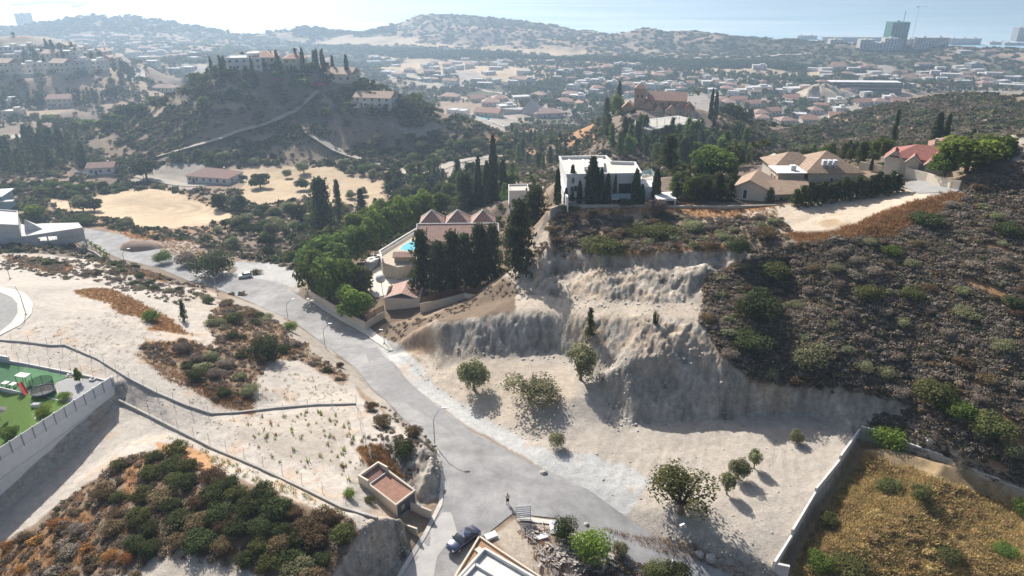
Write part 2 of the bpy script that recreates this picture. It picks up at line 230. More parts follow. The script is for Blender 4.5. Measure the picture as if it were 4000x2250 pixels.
COV = [  # polygon, colour, dmin, dmax, ragged edge
 # near left chalk land
 ([(-100,630),(120,640),(330,676),(560,750),(720,815),(830,880),(880,930),(900,1000),(1000,1060),(1110,1120),(1120,1240),(1000,1300),(930,1340),(870,1400),(830,1480),(-100,1480)], CH*np.array((1.07,1.09,1.12)), 0, 250, 6),
 ([(100,700),(200,700),(330,740),(420,800),(500,850),(420,830),(300,790),(260,760),(150,720)], ORG, 0, 170, 14),
 ([(0,640),(60,640),(130,660),(190,672),(130,690),(60,665)], ORG, 0, 280, 6),
 ([(270,650),(400,660),(420,700),(300,690)], ORG, 0, 200, 8),
 ([(540,760),(640,780),(760,860),(880,930),(860,950),(760,900),(680,910),(640,1000),(560,1010),(430,930),(350,870),(370,850),(520,870),(560,900),(520,830)], BRN, 0, 170, 16),
 ([(430,700),(560,745),(640,790),(560,800),(440,760)], ROCK, 0, 170, 12),
 ([(360,845),(480,855),(520,880),(440,890)], ORG, 0, 170, 10),
 ([(900,1120),(960,1110),(1020,1200),(1000,1230),(940,1180)], ORG, 0, 120, 9),
 ([(620,1040),(880,1040),(860,1180),(700,1160),(600,1100)], CH*.95, 0, 130, 10),
 # lower left scrub hill
 ([(200,1230),(320,1140),(450,1140),(560,1190),(760,1270),(880,1300),(900,1330),(860,1400),(800,1480),(560,1449),(420,1400),(250,1449),(-60,1480),(-60,1380),(100,1300)], BRN*.8, 0, 120, 14),
 ([(300,1240),(330,1160),(400,1130),(350,1250)], ORG, 0, 120, 10), ([(0,1370),(200,1300),(250,1400),(100,1449),(0,1449)], ORG*.8, 0, 120, 14),
 ([(380,1110),(520,1150),(540,1180),(420,1170)], ORG*1.2, 0, 120, 10),
 ([(380,1400),(420,1360),(520,1395),(640,1430),(600,1480),(300,1480)], CH, 0, 110, 8),
 ([(930,1310),(1010,1305),(1030,1380),(1000,1440),(840,1480),(860,1400)], GREY*1.05, 0, 110, 4),
 ([(990,1150),(1030,1100),(1095,1125),(1115,1170),(1115,1235),(1060,1268),(1035,1250)], GREY*1.1, 0, 120, 4),
 # right platform and benches
 ([(1345,1165),(1240,1080),(1160,1030),(1080,970),(990,890),(1010,862),(1078,815),(1290,788),(1500,798),(1770,808),(1900,960),(2150,975),(2300,1010),(2430,1150),(2600,1200),(2600,1300),(2160,1100),(1945,1432),(2050,1500),(1880,1475),(1680,1370),(1480,1230)], CH*.98, 0, 118, 5),
 ([(1040,900),(1100,890),(1310,895),(1450,920),(1450,1000),(1370,1090),(1260,1070),(1130,980)], SAND*1.03, 0, 140, 10),
 ([(990,890),(1040,930),(1130,1000),(1240,1090),(1380,1150),(1345,1165),(1240,1080),(1160,1030),(1080,970)], DUST*1.15, 0, 140, 3),
 ([(1340,1140),(1500,1140),(1640,1200),(1560,1290),(1480,1230)], DUST*1.12, 0, 140, 14),
 ([(1078,815),(1290,788),(1500,798),(1770,808),(1830,900),(1900,962),(2150,978),(2290,1012),(2430,1150),(2600,1200),(2600,1260),(2440,1190),(2140,1072),(2050,1042),(1900,1045),(1600,1068),(1515,1060),(1530,1000),(1500,955),(1450,905),(1400,885),(1310,893),(1110,888)], GREY*1.06, 60, 135, 4),
 ([(1290,735),(1540,755),(1760,725),(1790,700),(1770,812),(1500,800),(1290,790)], SAND*1.06, 90, 135, 5),
 ([(1310,740),(1280,700),(1330,640),(1375,622),(1480,640),(1850,622),(1910,605),(1880,655),(1790,690),(1762,725),(1735,758),(1540,760)], ROCK*1.05, 90, 150, 5),
 ([(1280,700),(1330,600),(1380,525),(1420,560),(1400,600),(1440,640),(1375,640)], SAND*1.05, 90, 170, 8),
 ([(930,835),(1070,800),(1280,705),(1300,740),(1290,790),(1078,815),(1000,865)], BRN*.66, 100, 180, 5),  # burnt brown bank below the villa wall, darkened further to paint in its shadow
 ([(2390,400),(2440,470),(2600,470),(2600,330),(2480,350)], BRN*.9, 100, 300, 8),
 ([(925,690),(1040,735),(1260,690),(1290,560),(1340,540),(1330,620),(1280,700),(1060,790),(930,835),(780,745),(760,690),(850,600),(1000,540),(1050,580),(950,650)], BRN*.62, 140, 240, 6),  # villa plot: litter brown with the shade under the conifers painted into it
([(925,846),(951,868),(1016,946),(1066,989),(1121,1031),(1191,1083),(1292,1137),(1347,1169),(1480,1225),(1400,1140),(1240,1070),(1160,1010),(1080,950),(1010,870),(960,845)], DUST*1.12, 60, 145, 4),
 ([(560,735),(660,770),(760,825),(850,900),(910,935),(965,1000),(1015,1050),(1104,1128),(1060,1118),(940,1010),(870,945),(740,860),(600,775)], CH*.86, 60, 175, 4),
([(1232,1345),(1300,1298),(1400,1318),(1500,1383),(1620,1440),(1500,1490),(1420,1480),(1290,1405)], SAND*.95, 60, 110, 3),
 ([(795,238),(860,232),(885,250),(815,264)], SAND*.9, 330, 460, 3), ([(560,212),(640,222),(650,236),(570,232)], ROCK*.85, 330, 460, 6), ([(380,300),(480,290),(560,300),(520,330),(400,340)], BRN*1.25, 330, 460, 14), ([(620,320),(760,310),(800,345),(700,360),(600,350)], ROCK*.7, 330, 460, 14),
 # plateau top
 ([(1400,515),(1965,515),(1950,560),(1800,545),(1600,540),(1450,560),(1390,550)], ORG*1.35, 120, 170, 10),
 ([(1380,560),(1960,560),(1980,600),(1850,622),(1480,642),(1380,625)], BRN*1.05, 110, 170, 8),
 ([(1560,640),(1500,600),(1700,615),(1850,612),(1850,630)], ORG*1.3, 110, 170, 9),
 ([(1720,560),(1900,528),(2080,505),(2270,474),(2300,465),(2340,480),(2330,498),(2240,520),(2200,545),(2090,575),(1980,585),(1880,565)], CHW*np.array((1.05,.95,.82)), 110, 190, 5),
 ([(2020,552),(2100,538),(2170,543),(2130,565),(2060,572)], SAND*np.array((.95,.82,.66)), 110, 240, 26),
 ([(1960,590),(2100,580),(2200,547),(2300,505),(2400,470),(2420,500),(2330,560),(2250,600),(2050,615)], ORG, 100, 190, 10),
 ([(1780,700),(1850,665),(1930,650),(1900,690),(1830,740)], ORG*.8, 90, 150, 12),
 ([(2270,470),(2300,448),(2420,478),(2380,488),(2310,486)], DUST*.8, 110, 200, 1),
 ([(2125,1150),(2163,1104),(2290,1130),(2600,1250),(2600,1480),(1975,1480),(2010,1370)], np.array((.33,.245,.145)), 60, 110, 1),
 # valley left
 ([(100,495),(200,490),(330,468),(430,468),(520,500),(610,545),(590,570),(540,600),(470,590),(340,585),(240,560),(160,545)], BRN*np.array((1.1,.95,.8)), 200, 400, 5),
 ([(110,505),(200,500),(320,478),(420,478),(500,505),(590,545),(560,560),(470,575),(360,575),(260,545),(180,535),(130,520)], TAN*1.12, 200, 400, 2),
 ([(205,565),(330,580),(470,600),(520,640),(480,655),(380,615),(310,590)], ORG*1.05, 180, 330, 8),
 ([(540,430),(700,415),(840,425),(960,460),(975,500),(940,530),(820,520),(760,500),(640,520),(560,480)], TAN*1.0, 250, 420, 6),
 ([(430,470),(620,440),(600,500),(480,490)], BRN, 250, 420, 6),
 ([(580,655),(700,665),(760,690),(740,735),(700,712),(600,690)], DUST, 150, 220, 6),
 ([(270,585),(520,620),(480,655),(380,618),(290,590)], CH*.95, 180, 260, 6),
 ([(355,600),(400,605),(400,640),(310,625)], BRN*1.2, 180, 300, 3),
 ([(0,300),(60,305),(110,330),(60,350),(0,345)], CH*.9, 380, 520, 4), ([(400,420),(480,410),(590,430),(620,445),(470,480),(330,460)], CH*.8, 280, 400, 4),
 # hill left of centre
 ([(340,320),(500,300),(750,290),(900,330),(800,400),(450,375),(300,400),(250,360)], BRN*1.0, 330, 450, 14),
 ([(430,250),(500,250),(640,258),(600,270),(500,268)], TAN, 330, 460, 3), ([(385,275),(410,268),(400,300),(375,295)], TAN, 330, 460, 3),
 ([(960,310),(1100,310),(1140,340),(1040,345)], ROCK*.8, 330, 430, 9), ([(1200,330),(1300,340),(1380,400),(1250,360)], ORG*1.1, 330, 520, 10),
 # centre gully
 ([(1440,300),(1490,290),(1510,360),(1440,370)], ORG*1.2, 280, 420, 8), ([(1060,430),(1160,400),(1280,400),(1140,450)], CH*.8, 300, 450, 6),
 # mid right hill
 ([(2100,300),(2300,255),(2450,235),(2600,225),(2600,330),(2300,350),(2100,360),(1900,350)], BRN*1.02, 280, 560, 20),
 ([(2450,330),(2600,300),(2600,420),(2500,380)], ROCK, 120, 280, 12),
 # estate
 ([(0,85),(110,92),(230,112),(280,140),(200,135),(80,120),(0,118)], ROCK*.85, 500, 900, 8), ([(210,110),(330,150),(400,170),(380,190),(330,160),(240,125)], SAND*.8, 500, 900, 4),
 ([(300,150),(400,170),(460,200),(360,220)], BRN*1.2, 500, 900, 5)]
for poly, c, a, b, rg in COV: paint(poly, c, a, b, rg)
FIELDS = [  # pale stubble fields and bare plots of the valley floor
 [(680,88),(760,92),(900,85),(880,100),(740,100)], [(780,105),(850,92),(900,95),(1000,90),(1060,100),(1040,110),(900,118),(820,110)], [(950,105),(1090,112),(1180,118),(1090,118)], [(1140,135),(1230,120),(1300,125),(1220,140)],
 [(1280,128),(1380,122),(1450,125),(1440,140),(1330,142)], [(930,130),(1020,125),(1080,132),(1010,145),(930,145)], [(1010,148),(1090,145),(1110,158),(1030,160)], [(930,165),(1060,158),(1190,160),(1200,178),(1080,185),(960,178)],
 [(1200,170),(1380,175),(1420,195),(1290,200),(1190,190)], [(1380,150),(1480,150),(1560,160),(1500,168),(1400,165)], [(1320,130),(1480,125),(1450,150),(1360,148)], [(1740,168),(1900,162),(1960,175),(1870,190),(1780,195)], [(1830,165),(1940,168),(2010,185),(1985,205),(1880,205),(1830,190)], [(2020,170),(2090,172),(2100,200),(2040,195)],
 [(1860,230),(1950,225),(2000,240),(1900,260)], [(2060,262),(2170,262),(2190,300),(2060,295)], [(2200,275),(2260,275),(2240,300),(2200,300)], [(1120,175),(1190,180),(1230,200),(1160,205)], [(960,185),(1040,180),(1060,200),(980,205)],
 [(1180,290),(1290,285),(1310,310),(1240,330),(1190,310)], [(1000,210),(1130,205),(1180,215),(1100,222)], [(2180,165),(2260,170),(2230,190)], [(560,185),(600,190),(590,200),(555,195)], [(440,165),(520,160),(530,180),(470,190)]]
for i, f in enumerate(FIELDS): paint(f, TAN*(1.0+.12*((i*7) % 3-1)) if i < 14 else CH*.85, 500, 2000, 2.5)
for poly in ([(1700,200),(1800,190),(2050,230),(2300,230),(2576,220),(2576,300),(2100,320),(1900,300),(1500,330),(1250,290),(1150,240),(1500,220)],):
    m = area(poly, 600, 1100, 6) & (n3+.5*n1 > -.02); COL[m] = CH*.72
# patchiness
chalk = (COL.min(-1) > .38) & (DD < 260)
COL *= (1+.10*n1+.07*n2+.05*n5)[..., None]
w = chalk & (n1*.6+n2 > .42); COL[w] = COL[w]*.6+np.array((.5,.33,.2))*.4
w = chalk & (fbm(GX, GY, .8, 3, 71)+n1*.5 > .52) & (DD < 170) & (GX < -8) & ~flat; COL[w] = COL[w]*.55+BRN*.45
q = area([(340,880),(430,930),(640,1000),(640,1040),(420,960)], 0, 150, 12); COL[q] = COL[q]*.4+np.array((.33,.22,.14))*.6
# small scale relief
rough = np.where(DD < 260, .10, 0)*(1-flatw)
H += n1*.35*(1-flatw)*np.clip((260-DD)/60, 0, 1)+(n2*.10+n5*.05)*(1-flatw)*(DD < 260)
cliff = area([(1078,812),(1290,786),(1500,796),(1770,806),(1830,900),(1900,962),(2150,978),(2290,1012),(2430,1150),(2440,1190),(2140,1072),(2050,1042),(1900,1045),(1600,1068),(1515,1060),(1530,1000),(1500,955),(1450,905),(1400,885),(1310,893),(1110,888)], 60, 135)
cliff2 = area([(1310,740),(1280,700),(1330,640),(1375,622),(1480,640),(1850,622),(1910,605),(1880,655),(1790,690),(1762,725),(1735,758),(1540,760)], 90, 150) | area([(930,1310),(1010,1305),(1030,1380),(1000,1440),(840,1480),(860,1400)], 0, 110) | area([(990,1150),(1030,1100),(1095,1125),(1115,1170),(1115,1235),(1060,1268),(1035,1250)], 0, 120)
rid = lambda a: 1-np.abs(a)*2
n6 = fbm(GX, GY, .5, 3, 81)
rill = rid(vn(GX+n2*1.2+n1*3, GY*.16, 1.7, 5))*.5+rid(vn(GX+n2*1.5, GY*.2, .8, 6))*.28+rid(vn(GX*1.3+n1, GY*.3, .38, 7))*.12
H += blur(cliff.astype(float), 3)*(-rill*.42+n2*.4+n5*.4+n6*.34+.2)
H += blur(cliff2.astype(float), 3)*(-rill*.35+n2*.45+n5*.45+n6*.32+.1)
cm = (cliff | cliff2); COL[cm] *= (.92+.3*(rill-.45)+.35*n5+.5*n2+.4*n6)[cm][:, None]
w = cm & (n1*.7+n2*.8 > .25); COL[w] = COL[w]*.55+np.array((.42,.30,.19))*.45
w = cliff2 & (n2+n5*.6 < -.28); COL[w] *= .6
tc = at(2260,1500,0); streak = area([(2240,560),(2640,380),(2640,1215),(2430,1165),(2300,1000),(2200,800)], 60, 240, 4) & (vn(GX*.9+GY*.8, (GY-GX)*.28, 1.5, 33)+.5*vn(GX, GY, 9, 34) > .2); COL[streak] = ORG*.95*(1+.3*n2[streak])[:, None]
rr_ = np.hypot(GX-tc[0], GY-tc[1]); trk = area([(1345,1165),(1520,1075),(2100,1060),(2150,1100),(1950,1420),(1700,1350)], 60, 118)
tw = np.sin((rr_+n1*1.6)*6.28/2.3)*np.clip(vn(GX, GY, 8, 9)*3+.3, 0, 1)*trk+np.sin((rr_*.2+GX*1.1-GY*.5+n1*2)*6.28/1.9)*np.clip(-vn(GX, GY, 8, 9)*3+.2, 0, 1)*trk
sb = area([(1040,900),(1100,890),(1310,895),(1450,920),(1450,1000),(1370,1090),(1260,1070),(1130,980)], 60, 140); tw = tw+np.sin((GX*.9+GY*.8+n1*3)*6.28/1.8)*.6*sb+np.sin((GY+GX*.05+n1*1.5)*6.28/1.3)*.7*area([(1290,735),(1770,735),(1770,812),(1290,790)], 90, 135)
tw *= np.clip(vn(GX, GY, 3.5, 12)*3+.35, 0, 1); H += tw*.03; COL *= (1+.03*tw)[..., None]
COL *= (1+.10*n6*(DD < 180))[..., None]
st = area(COV[[i for i, c in enumerate(COV) if c[0][0] == (110,505)][0]][0], 200, 400, 1); fc_ = at(360,530,-25); q_ = np.hypot((GX-fc_[0])*.45, GY-fc_[1])+n1*2.; COL[st] *= (1+.14*np.sin(q_*6.28/3.4)+.18*n1)[st][:, None]
calm = 1-blur(area([(1540,240),(1810,240),(1810,350),(1540,350)], 260, 420).astype(float), 8)*.9
H += calm*np.where(DD > 220, 1, 0)*np.clip((DD-220)/150, 0, 1)*(n3*np.clip(DD/90, 0, 16)*.5+n1*1.0)
H += np.clip((DD-700)/500, 0, 1)*(n4*7)*np.clip((H+104)/14, 0, 1)
for _k in range(3): COL[..., _k] = blur(COL[..., _k], 1)
COL = np.clip(COL, .01, .9)
FAR = area([(1000,80),(1060,32),(1540,100),(2100,106),(2576,125),(2576,200),(2000,170),(1500,135),(1000,118)], 1100, 2000)
def HZ(x, y):
    a = (math.atan2(x, y)-A0)/ga; d = (math.log(math.hypot(x, y))-l0)/gd
    a = min(max(a, 0), NA-1.001); d = min(max(d, 0), ND-1.001); i, j = int(a), int(d); a -= i; d -= j
    return float((H[i, j]*(1-a)+H[i+1, j]*a)*(1-d)+(H[i, j+1]*(1-a)+H[i+1, j+1]*a)*d)
def HZv(x, y):
    a = np.clip((np.arctan2(x, y)-A0)/ga, 0, NA-1.001); d = np.clip((np.log(np.hypot(x, y))-l0)/gd, 0, ND-1.001)
    i = a.astype(int); j = d.astype(int); a = a-i; d = d-j
    return (H[i, j]*(1-a)+H[i+1, j]*a)*(1-d)+(H[i, j+1]*(1-a)+H[i+1, j+1]*a)*d
def G(px, py, dmin=0, dz=0):                       # the spot of ground a line of sight meets
    r = ray(px, py); h = math.hypot(r[0], r[1]); i = (math.atan2(r[0], r[1])-A0)/ga
    i = min(max(i, 0), NA-1.001); k = int(i); f = i-k; hh = H[k]*(1-f)+H[k+1]*f+dz
    rz = CAMZ+r[2]/h*dd; c = np.where((rz <= hh) & (dd > dmin))[0]
    if len(c) == 0: j = ND-2
    else: j = max(c[0], 1)
    a0 = rz[j-1]-hh[j-1]; a1 = rz[j]-hh[j]; t = min(max(a0/(a0-a1), 0), 1) if a0 != a1 else 1; d = dd[j-1]*(1-t)+dd[j]*t
    return np.array((r[0]/h*d, r[1]/h*d, HZ(r[0]/h*d, r[1]/h*d)))
# ---------------------------------------------------------------- materials
def mat(name, col=(.5,.5,.5), rough=.8, var=.12, scale=4., metal=0., bump=0., attr=None, spec=.3, var2=None, alpha=None, coat=0):
    m = bpy.data.materials.new(name); m.use_nodes = True; n = m.node_tree.nodes; l = m.node_tree.links
    b = n['Principled BSDF']; b.inputs['Roughness'].default_value = rough; b.inputs['Metallic'].default_value = metal
    b.inputs['Specular IOR Level'].default_value = spec
    if coat: b.inputs['Coat Weight'].default_value = coat; b.inputs['Coat Roughness'].default_value = .05
    g = n.new('ShaderNodeNewGeometry'); no = n.new('ShaderNodeTexNoise'); no.inputs['Scale'].default_value = 1/scale; no.inputs['Detail'].default_value = 6
    no.inputs['Roughness'].default_value = .65; l.new(g.outputs['Position'], no.inputs['Vector'])
    mx = n.new('ShaderNodeMix'); mx.data_type = 'RGBA'; mx.blend_type = 'MULTIPLY'; mx.inputs[0].default_value = 1
    rp = n.new('ShaderNodeMapRange'); rp.inputs[1].default_value = .3; rp.inputs[2].default_value = .7; rp.inputs[3].default_value = 1-var; rp.inputs[4].default_value = 1+var
    l.new(no.outputs[0], rp.inputs[0]); cb = n.new('ShaderNodeCombineColor')
    for k in range(3): l.new(rp.outputs[0], cb.inputs[k])
    if attr:
        a = n.new('ShaderNodeAttribute'); a.attribute_name = attr; l.new(a.outputs['Color'], mx.inputs[6])
    else: mx.inputs[6].default_value = (*col, 1)
    l.new(cb.outputs[0], mx.inputs[7]); l.new(mx.outputs[2], b.inputs['Base Color'])
    if bump:
        bp = n.new('ShaderNodeBump'); bp.inputs['Strength'].default_value = 1; bp.inputs['Distance'].default_value = bump
        l.new(no.outputs[0], bp.inputs['Height']); l.new(bp.outputs[0], b.inputs['Normal'])
    if alpha is not None: b.inputs['Alpha'].default_value = alpha
    return m
def mesh_np(name, V, Fc, m=None, parent=None, col=None, smooth=False):
    me = bpy.data.meshes.new(name); V = np.asarray(V, np.float32); Fc = np.asarray(Fc, np.int32); k = Fc.shape[1]
    me.vertices.add(len(V)); me.vertices.foreach_set('co', V.ravel())
    me.loops.add(Fc.size); me.loops.foreach_set('vertex_index', Fc.ravel())
    me.polygons.add(len(Fc)); me.polygons.foreach_set('loop_start', np.arange(0, Fc.size, k, dtype=np.int32)); me.polygons.foreach_set('loop_total', np.full(len(Fc), k, np.int32))
    if smooth: me.polygons.foreach_set('use_smooth', np.ones(len(Fc), bool))
    me.update()
    if col is not None:
        a = me.color_attributes.new('Col', 'FLOAT_COLOR', 'POINT'); c = np.ones((len(V), 4), np.float32); c[:, :3] = col; a.data.foreach_set('color', c.ravel())
    if m: me.materials.append(m)
    o = bpy.data.objects.new(name, me); S.collection.objects.link(o)
    if parent: o.parent = parent
    return o
def tag(o, label=None, cat=None, group=None, kind=None):
    if label: o['label'] = label
    if cat: o['category'] = cat
    if group: o['group'] = group
    if kind: o['kind'] = kind
    return o
GM = mat('land', rough=.95, var=.14, scale=1.1, bump=.10, attr='Col', spec=.1)
def finer(m, scale, var, bump):
    n = m.node_tree.nodes; l = m.node_tree.links; b = n['Principled BSDF']; g = [x for x in n if x.type == 'NEW_GEOMETRY'][0]; no = n.new('ShaderNodeTexNoise'); no.inputs['Scale'].default_value = 1/scale; no.inputs['Detail'].default_value = 4; no.inputs['Roughness'].default_value = .7; l.new(g.outputs['Position'], no.inputs['Vector'])
    src = b.inputs['Base Color'].links[0].from_socket; mx = n.new('ShaderNodeMix'); mx.data_type = 'RGBA'; mx.blend_type = 'MULTIPLY'; mx.inputs[0].default_value = 1; rp = n.new('ShaderNodeMapRange'); rp.inputs[1].default_value = .3; rp.inputs[2].default_value = .7; rp.inputs[3].default_value = 1-var; rp.inputs[4].default_value = 1+var*.8; l.new(no.outputs[0], rp.inputs[0]); cb = n.new('ShaderNodeCombineColor')
    for k in range(3): l.new(rp.outputs[0], cb.inputs[k])
    l.new(src, mx.inputs[6]); l.new(cb.outputs[0], mx.inputs[7]); l.new(mx.outputs[2], b.inputs['Base Color'])
    if bump: 
        bp = n.new('ShaderNodeBump'); bp.inputs['Distance'].default_value = bump; l.new(no.outputs[0], bp.inputs['Height'])
        if b.inputs['Normal'].links: l.new(b.inputs['Normal'].links[0].from_socket, bp.inputs['Normal'])
        l.new(bp.outputs[0], b.inputs['Normal'])
finer(GM, .28, .18, .08)
def steep(m):
    n = m.node_tree.nodes; l = m.node_tree.links; b = n['Principled BSDF']; g = [x for x in n if x.type == 'NEW_GEOMETRY'][0]
    mp = n.new('ShaderNodeMapping'); mp.inputs['Scale'].default_value = (1.5, .8, 1.1); l.new(g.outputs['Position'], mp.inputs[0]); no = n.new('ShaderNodeTexNoise'); no.inputs['Scale'].default_value = 1; no.inputs['Detail'].default_value = 7; no.inputs['Roughness'].default_value = .7; l.new(mp.outputs[0], no.inputs[0])
    rp = n.new('ShaderNodeMapRange'); rp.inputs[1].default_value = .32; rp.inputs[2].default_value = .68; rp.inputs[3].default_value = .68; rp.inputs[4].default_value = 1.16; l.new(no.outputs[0], rp.inputs[0])
    sx = n.new('ShaderNodeSeparateXYZ'); l.new(g.outputs['True Normal'], sx.inputs[0]); ms = n.new('ShaderNodeMapRange'); ms.inputs[1].default_value = .93; ms.inputs[2].default_value = .76; l.new(sx.outputs[2], ms.inputs[0])
    cd = n.new('ShaderNodeCameraData') if False else None
    mx = n.new('ShaderNodeMix'); mx.data_type = 'FLOAT'; mx.inputs[2].default_value = 1; l.new(ms.outputs[0], mx.inputs[0]); l.new(rp.outputs[0], mx.inputs[3]); cb = n.new('ShaderNodeCombineColor')
    for k in range(3): l.new(mx.outputs[0], cb.inputs[k])
    src = b.inputs['Base Color'].links[0].from_socket; mm = n.new('ShaderNodeMix'); mm.data_type = 'RGBA'; mm.blend_type = 'MULTIPLY'; mm.inputs[0].default_value = 1; l.new(src, mm.inputs[6]); l.new(cb.outputs[0], mm.inputs[7]); l.new(mm.outputs[2], b.inputs['Base Color'])
    bp = n.new('ShaderNodeBump'); bp.inputs['Distance'].default_value = .16; l.new(ms.outputs[0], bp.inputs['Strength']); l.new(no.outputs[0], bp.inputs['Height']); l.new(b.inputs['Normal'].links[0].from_socket, bp.inputs['Normal']); l.new(bp.outputs[0], b.inputs['Normal'])
steep(GM)
idx = np.arange(NA*ND).reshape(NA, ND)
Fq = np.stack([idx[:-1, :-1], idx[1:, :-1], idx[1:, 1:], idx[:-1, 1:]], -1).reshape(-1, 4)
ground = mesh_np('ground', np.stack([GX, GY, H], -1).reshape(-1, 3), Fq, GM, col=COL.reshape(-1, 3), smooth=True)
tag(ground, 'chalky hills and valley floor running down to the sea', 'ground', kind='structure')
# sea
SM = bpy.data.materials.new('sea water'); SM.use_nodes = True; n = SM.node_tree.nodes; l = SM.node_tree.links; b = n['Principled BSDF']
b.inputs['Roughness'].default_value = .22; b.inputs['IOR'].default_value = 1.33
g = n.new('ShaderNodeNewGeometry'); mp = n.new('ShaderNodeMapping'); mp.inputs['Scale'].default_value = (.0009, .0045, 1); mp.inputs['Rotation'].default_value = (0, 0, R(-6)); l.new(g.outputs['Position'], mp.inputs[0])
no = n.new('ShaderNodeTexNoise'); no.inputs['Scale'].default_value = 1.; no.inputs['Detail'].default_value = 5; no.inputs['Distortion'].default_value = .8; l.new(mp.outputs[0], no.inputs[0])
cr = n.new('ShaderNodeValToRGB'); cr.color_ramp.elements[0].position = .38; cr.color_ramp.elements[0].color = (.38,.58,.68,1); cr.color_ramp.elements[1].position = .66; cr.color_ramp.elements[1].color = (.62,.76,.82,1)
l.new(no.outputs[0], cr.inputs[0]); l.new(cr.outputs[0], b.inputs['Base Color'])
rr = n.new('ShaderNodeMapRange'); rr.inputs[3].default_value = .32; rr.inputs[4].default_value = .55; l.new(no.outputs[0], rr.inputs[0]); l.new(rr.outputs[0], b.inputs['Roughness'])
sea = mesh_np('sea', [(-9000,1400,-115),(9000,1400,-115),(9000,9000,-115),(-9000,9000,-115)], [(0,1,2,3)], SM); tag(sea, 'pale blue sea with faint slicks beyond the coast', 'sea', kind='structure')
# ---------------------------------------------------------------- foliage
def fmat(name, col=(1,1,1), tr=.3, var=.25):
    m = bpy.data.materials.new(name); m.use_nodes = True; n = m.node_tree.nodes; l = m.node_tree.links; n.remove(n['Principled BSDF'])
    a = n.new('ShaderNodeAttribute'); a.attribute_name = 'Col'; mx = n.new('ShaderNodeMix'); mx.data_type = 'RGBA'; mx.blend_type = 'MULTIPLY'; mx.inputs[0].default_value = 1
    l.new(a.outputs['Color'], mx.inputs[6]); mx.inputs[7].default_value = (*col, 1)
    oi = n.new('ShaderNodeObjectInfo'); hs = n.new('ShaderNodeHueSaturation'); l.new(mx.outputs[2], hs.inputs['Color'])
    r1 = n.new('ShaderNodeMapRange'); r1.inputs[3].default_value = 1-var; r1.inputs[4].default_value = 1+var; l.new(oi.outputs['Random'], r1.inputs[0]); l.new(r1.outputs[0], hs.inputs['Value'])
    r2 = n.new('ShaderNodeMapRange'); r2.inputs[3].default_value = .485; r2.inputs[4].default_value = .515; l.new(oi.outputs['Random'], r2.inputs[0]); l.new(r2.outputs[0], hs.inputs['Hue'])
    d = n.new('ShaderNodeBsdfDiffuse'); t = n.new('ShaderNodeBsdfTranslucent'); s = n.new('ShaderNodeMixShader'); s.inputs[0].default_value = tr
    l.new(hs.outputs[0], d.inputs[0]); l.new(hs.outputs[0], t.inputs[0]); l.new(d.outputs[0], s.inputs[1]); l.new(t.outputs[0], s.inputs[2]); l.new(s.outputs[0], n['Material Output'].inputs[0])
    return m
FM = {'white': fmat('leaf litter and scrub'), 'olive': fmat('olive leaves', (.27,.28,.165), .35), 'green': fmat('green leaves', (.14,.195,.055), .42), 'bright': fmat('bright leaves', (.20,.27,.06), .45),
      'dark': fmat('dark leaves', (.082,.10,.048), .35), 'cyp': fmat('cypress needles', (.08,.105,.055), .25), 'grey': fmat('dry grey twigs', (.245,.205,.175), .2), 'brown': fmat('rusty dry leaves', (.18,.135,.085)),
      'carob': fmat('carob leaves', (.12,.13,.055), .3), 'pine': fmat('pine needles', (.105,.13,.065), .3), 'straw': fmat('dry straw', (.44,.33,.17), .4), 'rust': fmat('rusty dry grass', (.42,.23,.095), .4), 'magenta': fmat('magenta blossom', (.6,.08,.3), .4)}
BARK = mat('bark', (.20,.15,.11), .95, .3, .3)
def quads(C, Nn, s, el=1.6, r=rng):
    n = len(C); u = np.cross(Nn, r.normal(size=(n, 3))); u /= np.linalg.norm(u, axis=1)[:, None]+1e-9; v = np.cross(Nn, u)
    s = (s*(.6+.8*r.random(n)))[:, None]
    V = np.stack([C-u*s*el*.5, C-v*s*.42, C+u*s*el*.5, C+v*s*.42], 1).reshape(-1, 3)
    return V
def blob(lobes, n, size, up=.25, r=rng, shell=.55):
    L_ = np.array(lobes, float); w = (L_[:, 3]*L_[:, 4]*L_[:, 5])**.67; k = r.choice(len(L_), n, p=w/w.sum())
    d = r.normal(size=(n, 3)); d /= np.linalg.norm(d, axis=1)[:, None]; d[:, 2] = np.where(d[:, 2] < -.75, -d[:, 2], d[:, 2])
    rad = shell+(1-shell)*r.random(n)**.6; C = L_[k, :3]+d*L_[k, 3:]*rad[:, None]
    Nn = d+r.normal(size=(n, 3))*.55+np.array((0, 0, up)); Nn /= np.linalg.norm(Nn, axis=1)[:, None]
    lt = (.78+.44*r.random(len(L_)))[k]; t = lt*(.75+.5*r.random(n)); V = quads(C, Nn, np.full(n, size), r=r)
    return V, np.repeat(t, 4)
def mk(V, t):
    c = np.stack([t*1.03, t, t*.95], -1) if t.ndim == 1 else t
    return V, np.arange(len(V)).reshape(-1, 4), c
def crown_round(seed, n=500, size=.14, k=12, flat=1., spread=.3, zc=.5):
    r = np.random.default_rng(seed); lb = []
    for i in range(k):
        a = r.random()*6.28; q = spread*math.sqrt(r.random()); s = .15+.12*r.random()
        lb.append((q*math.cos(a), q*math.sin(a), zc+(r.random()-.5)*.6*flat*(1-q), s, s, s*.95))
    return mk(*blob(lb, n, size, r=r))
def crown_shrub(seed, n=300, size=.16, k=7, h=.5):
    r = np.random.default_rng(seed); lb = []
    for i in range(k):
        a = r.random()*6.28; q = .3*math.sqrt(r.random()); s = .2+.14*r.random()
        lb.append((q*math.cos(a), q*math.sin(a), h*.35+r.random()*h*.35, s, s, s*h*1.3))
    return mk(*blob(lb, n, size, r=r))
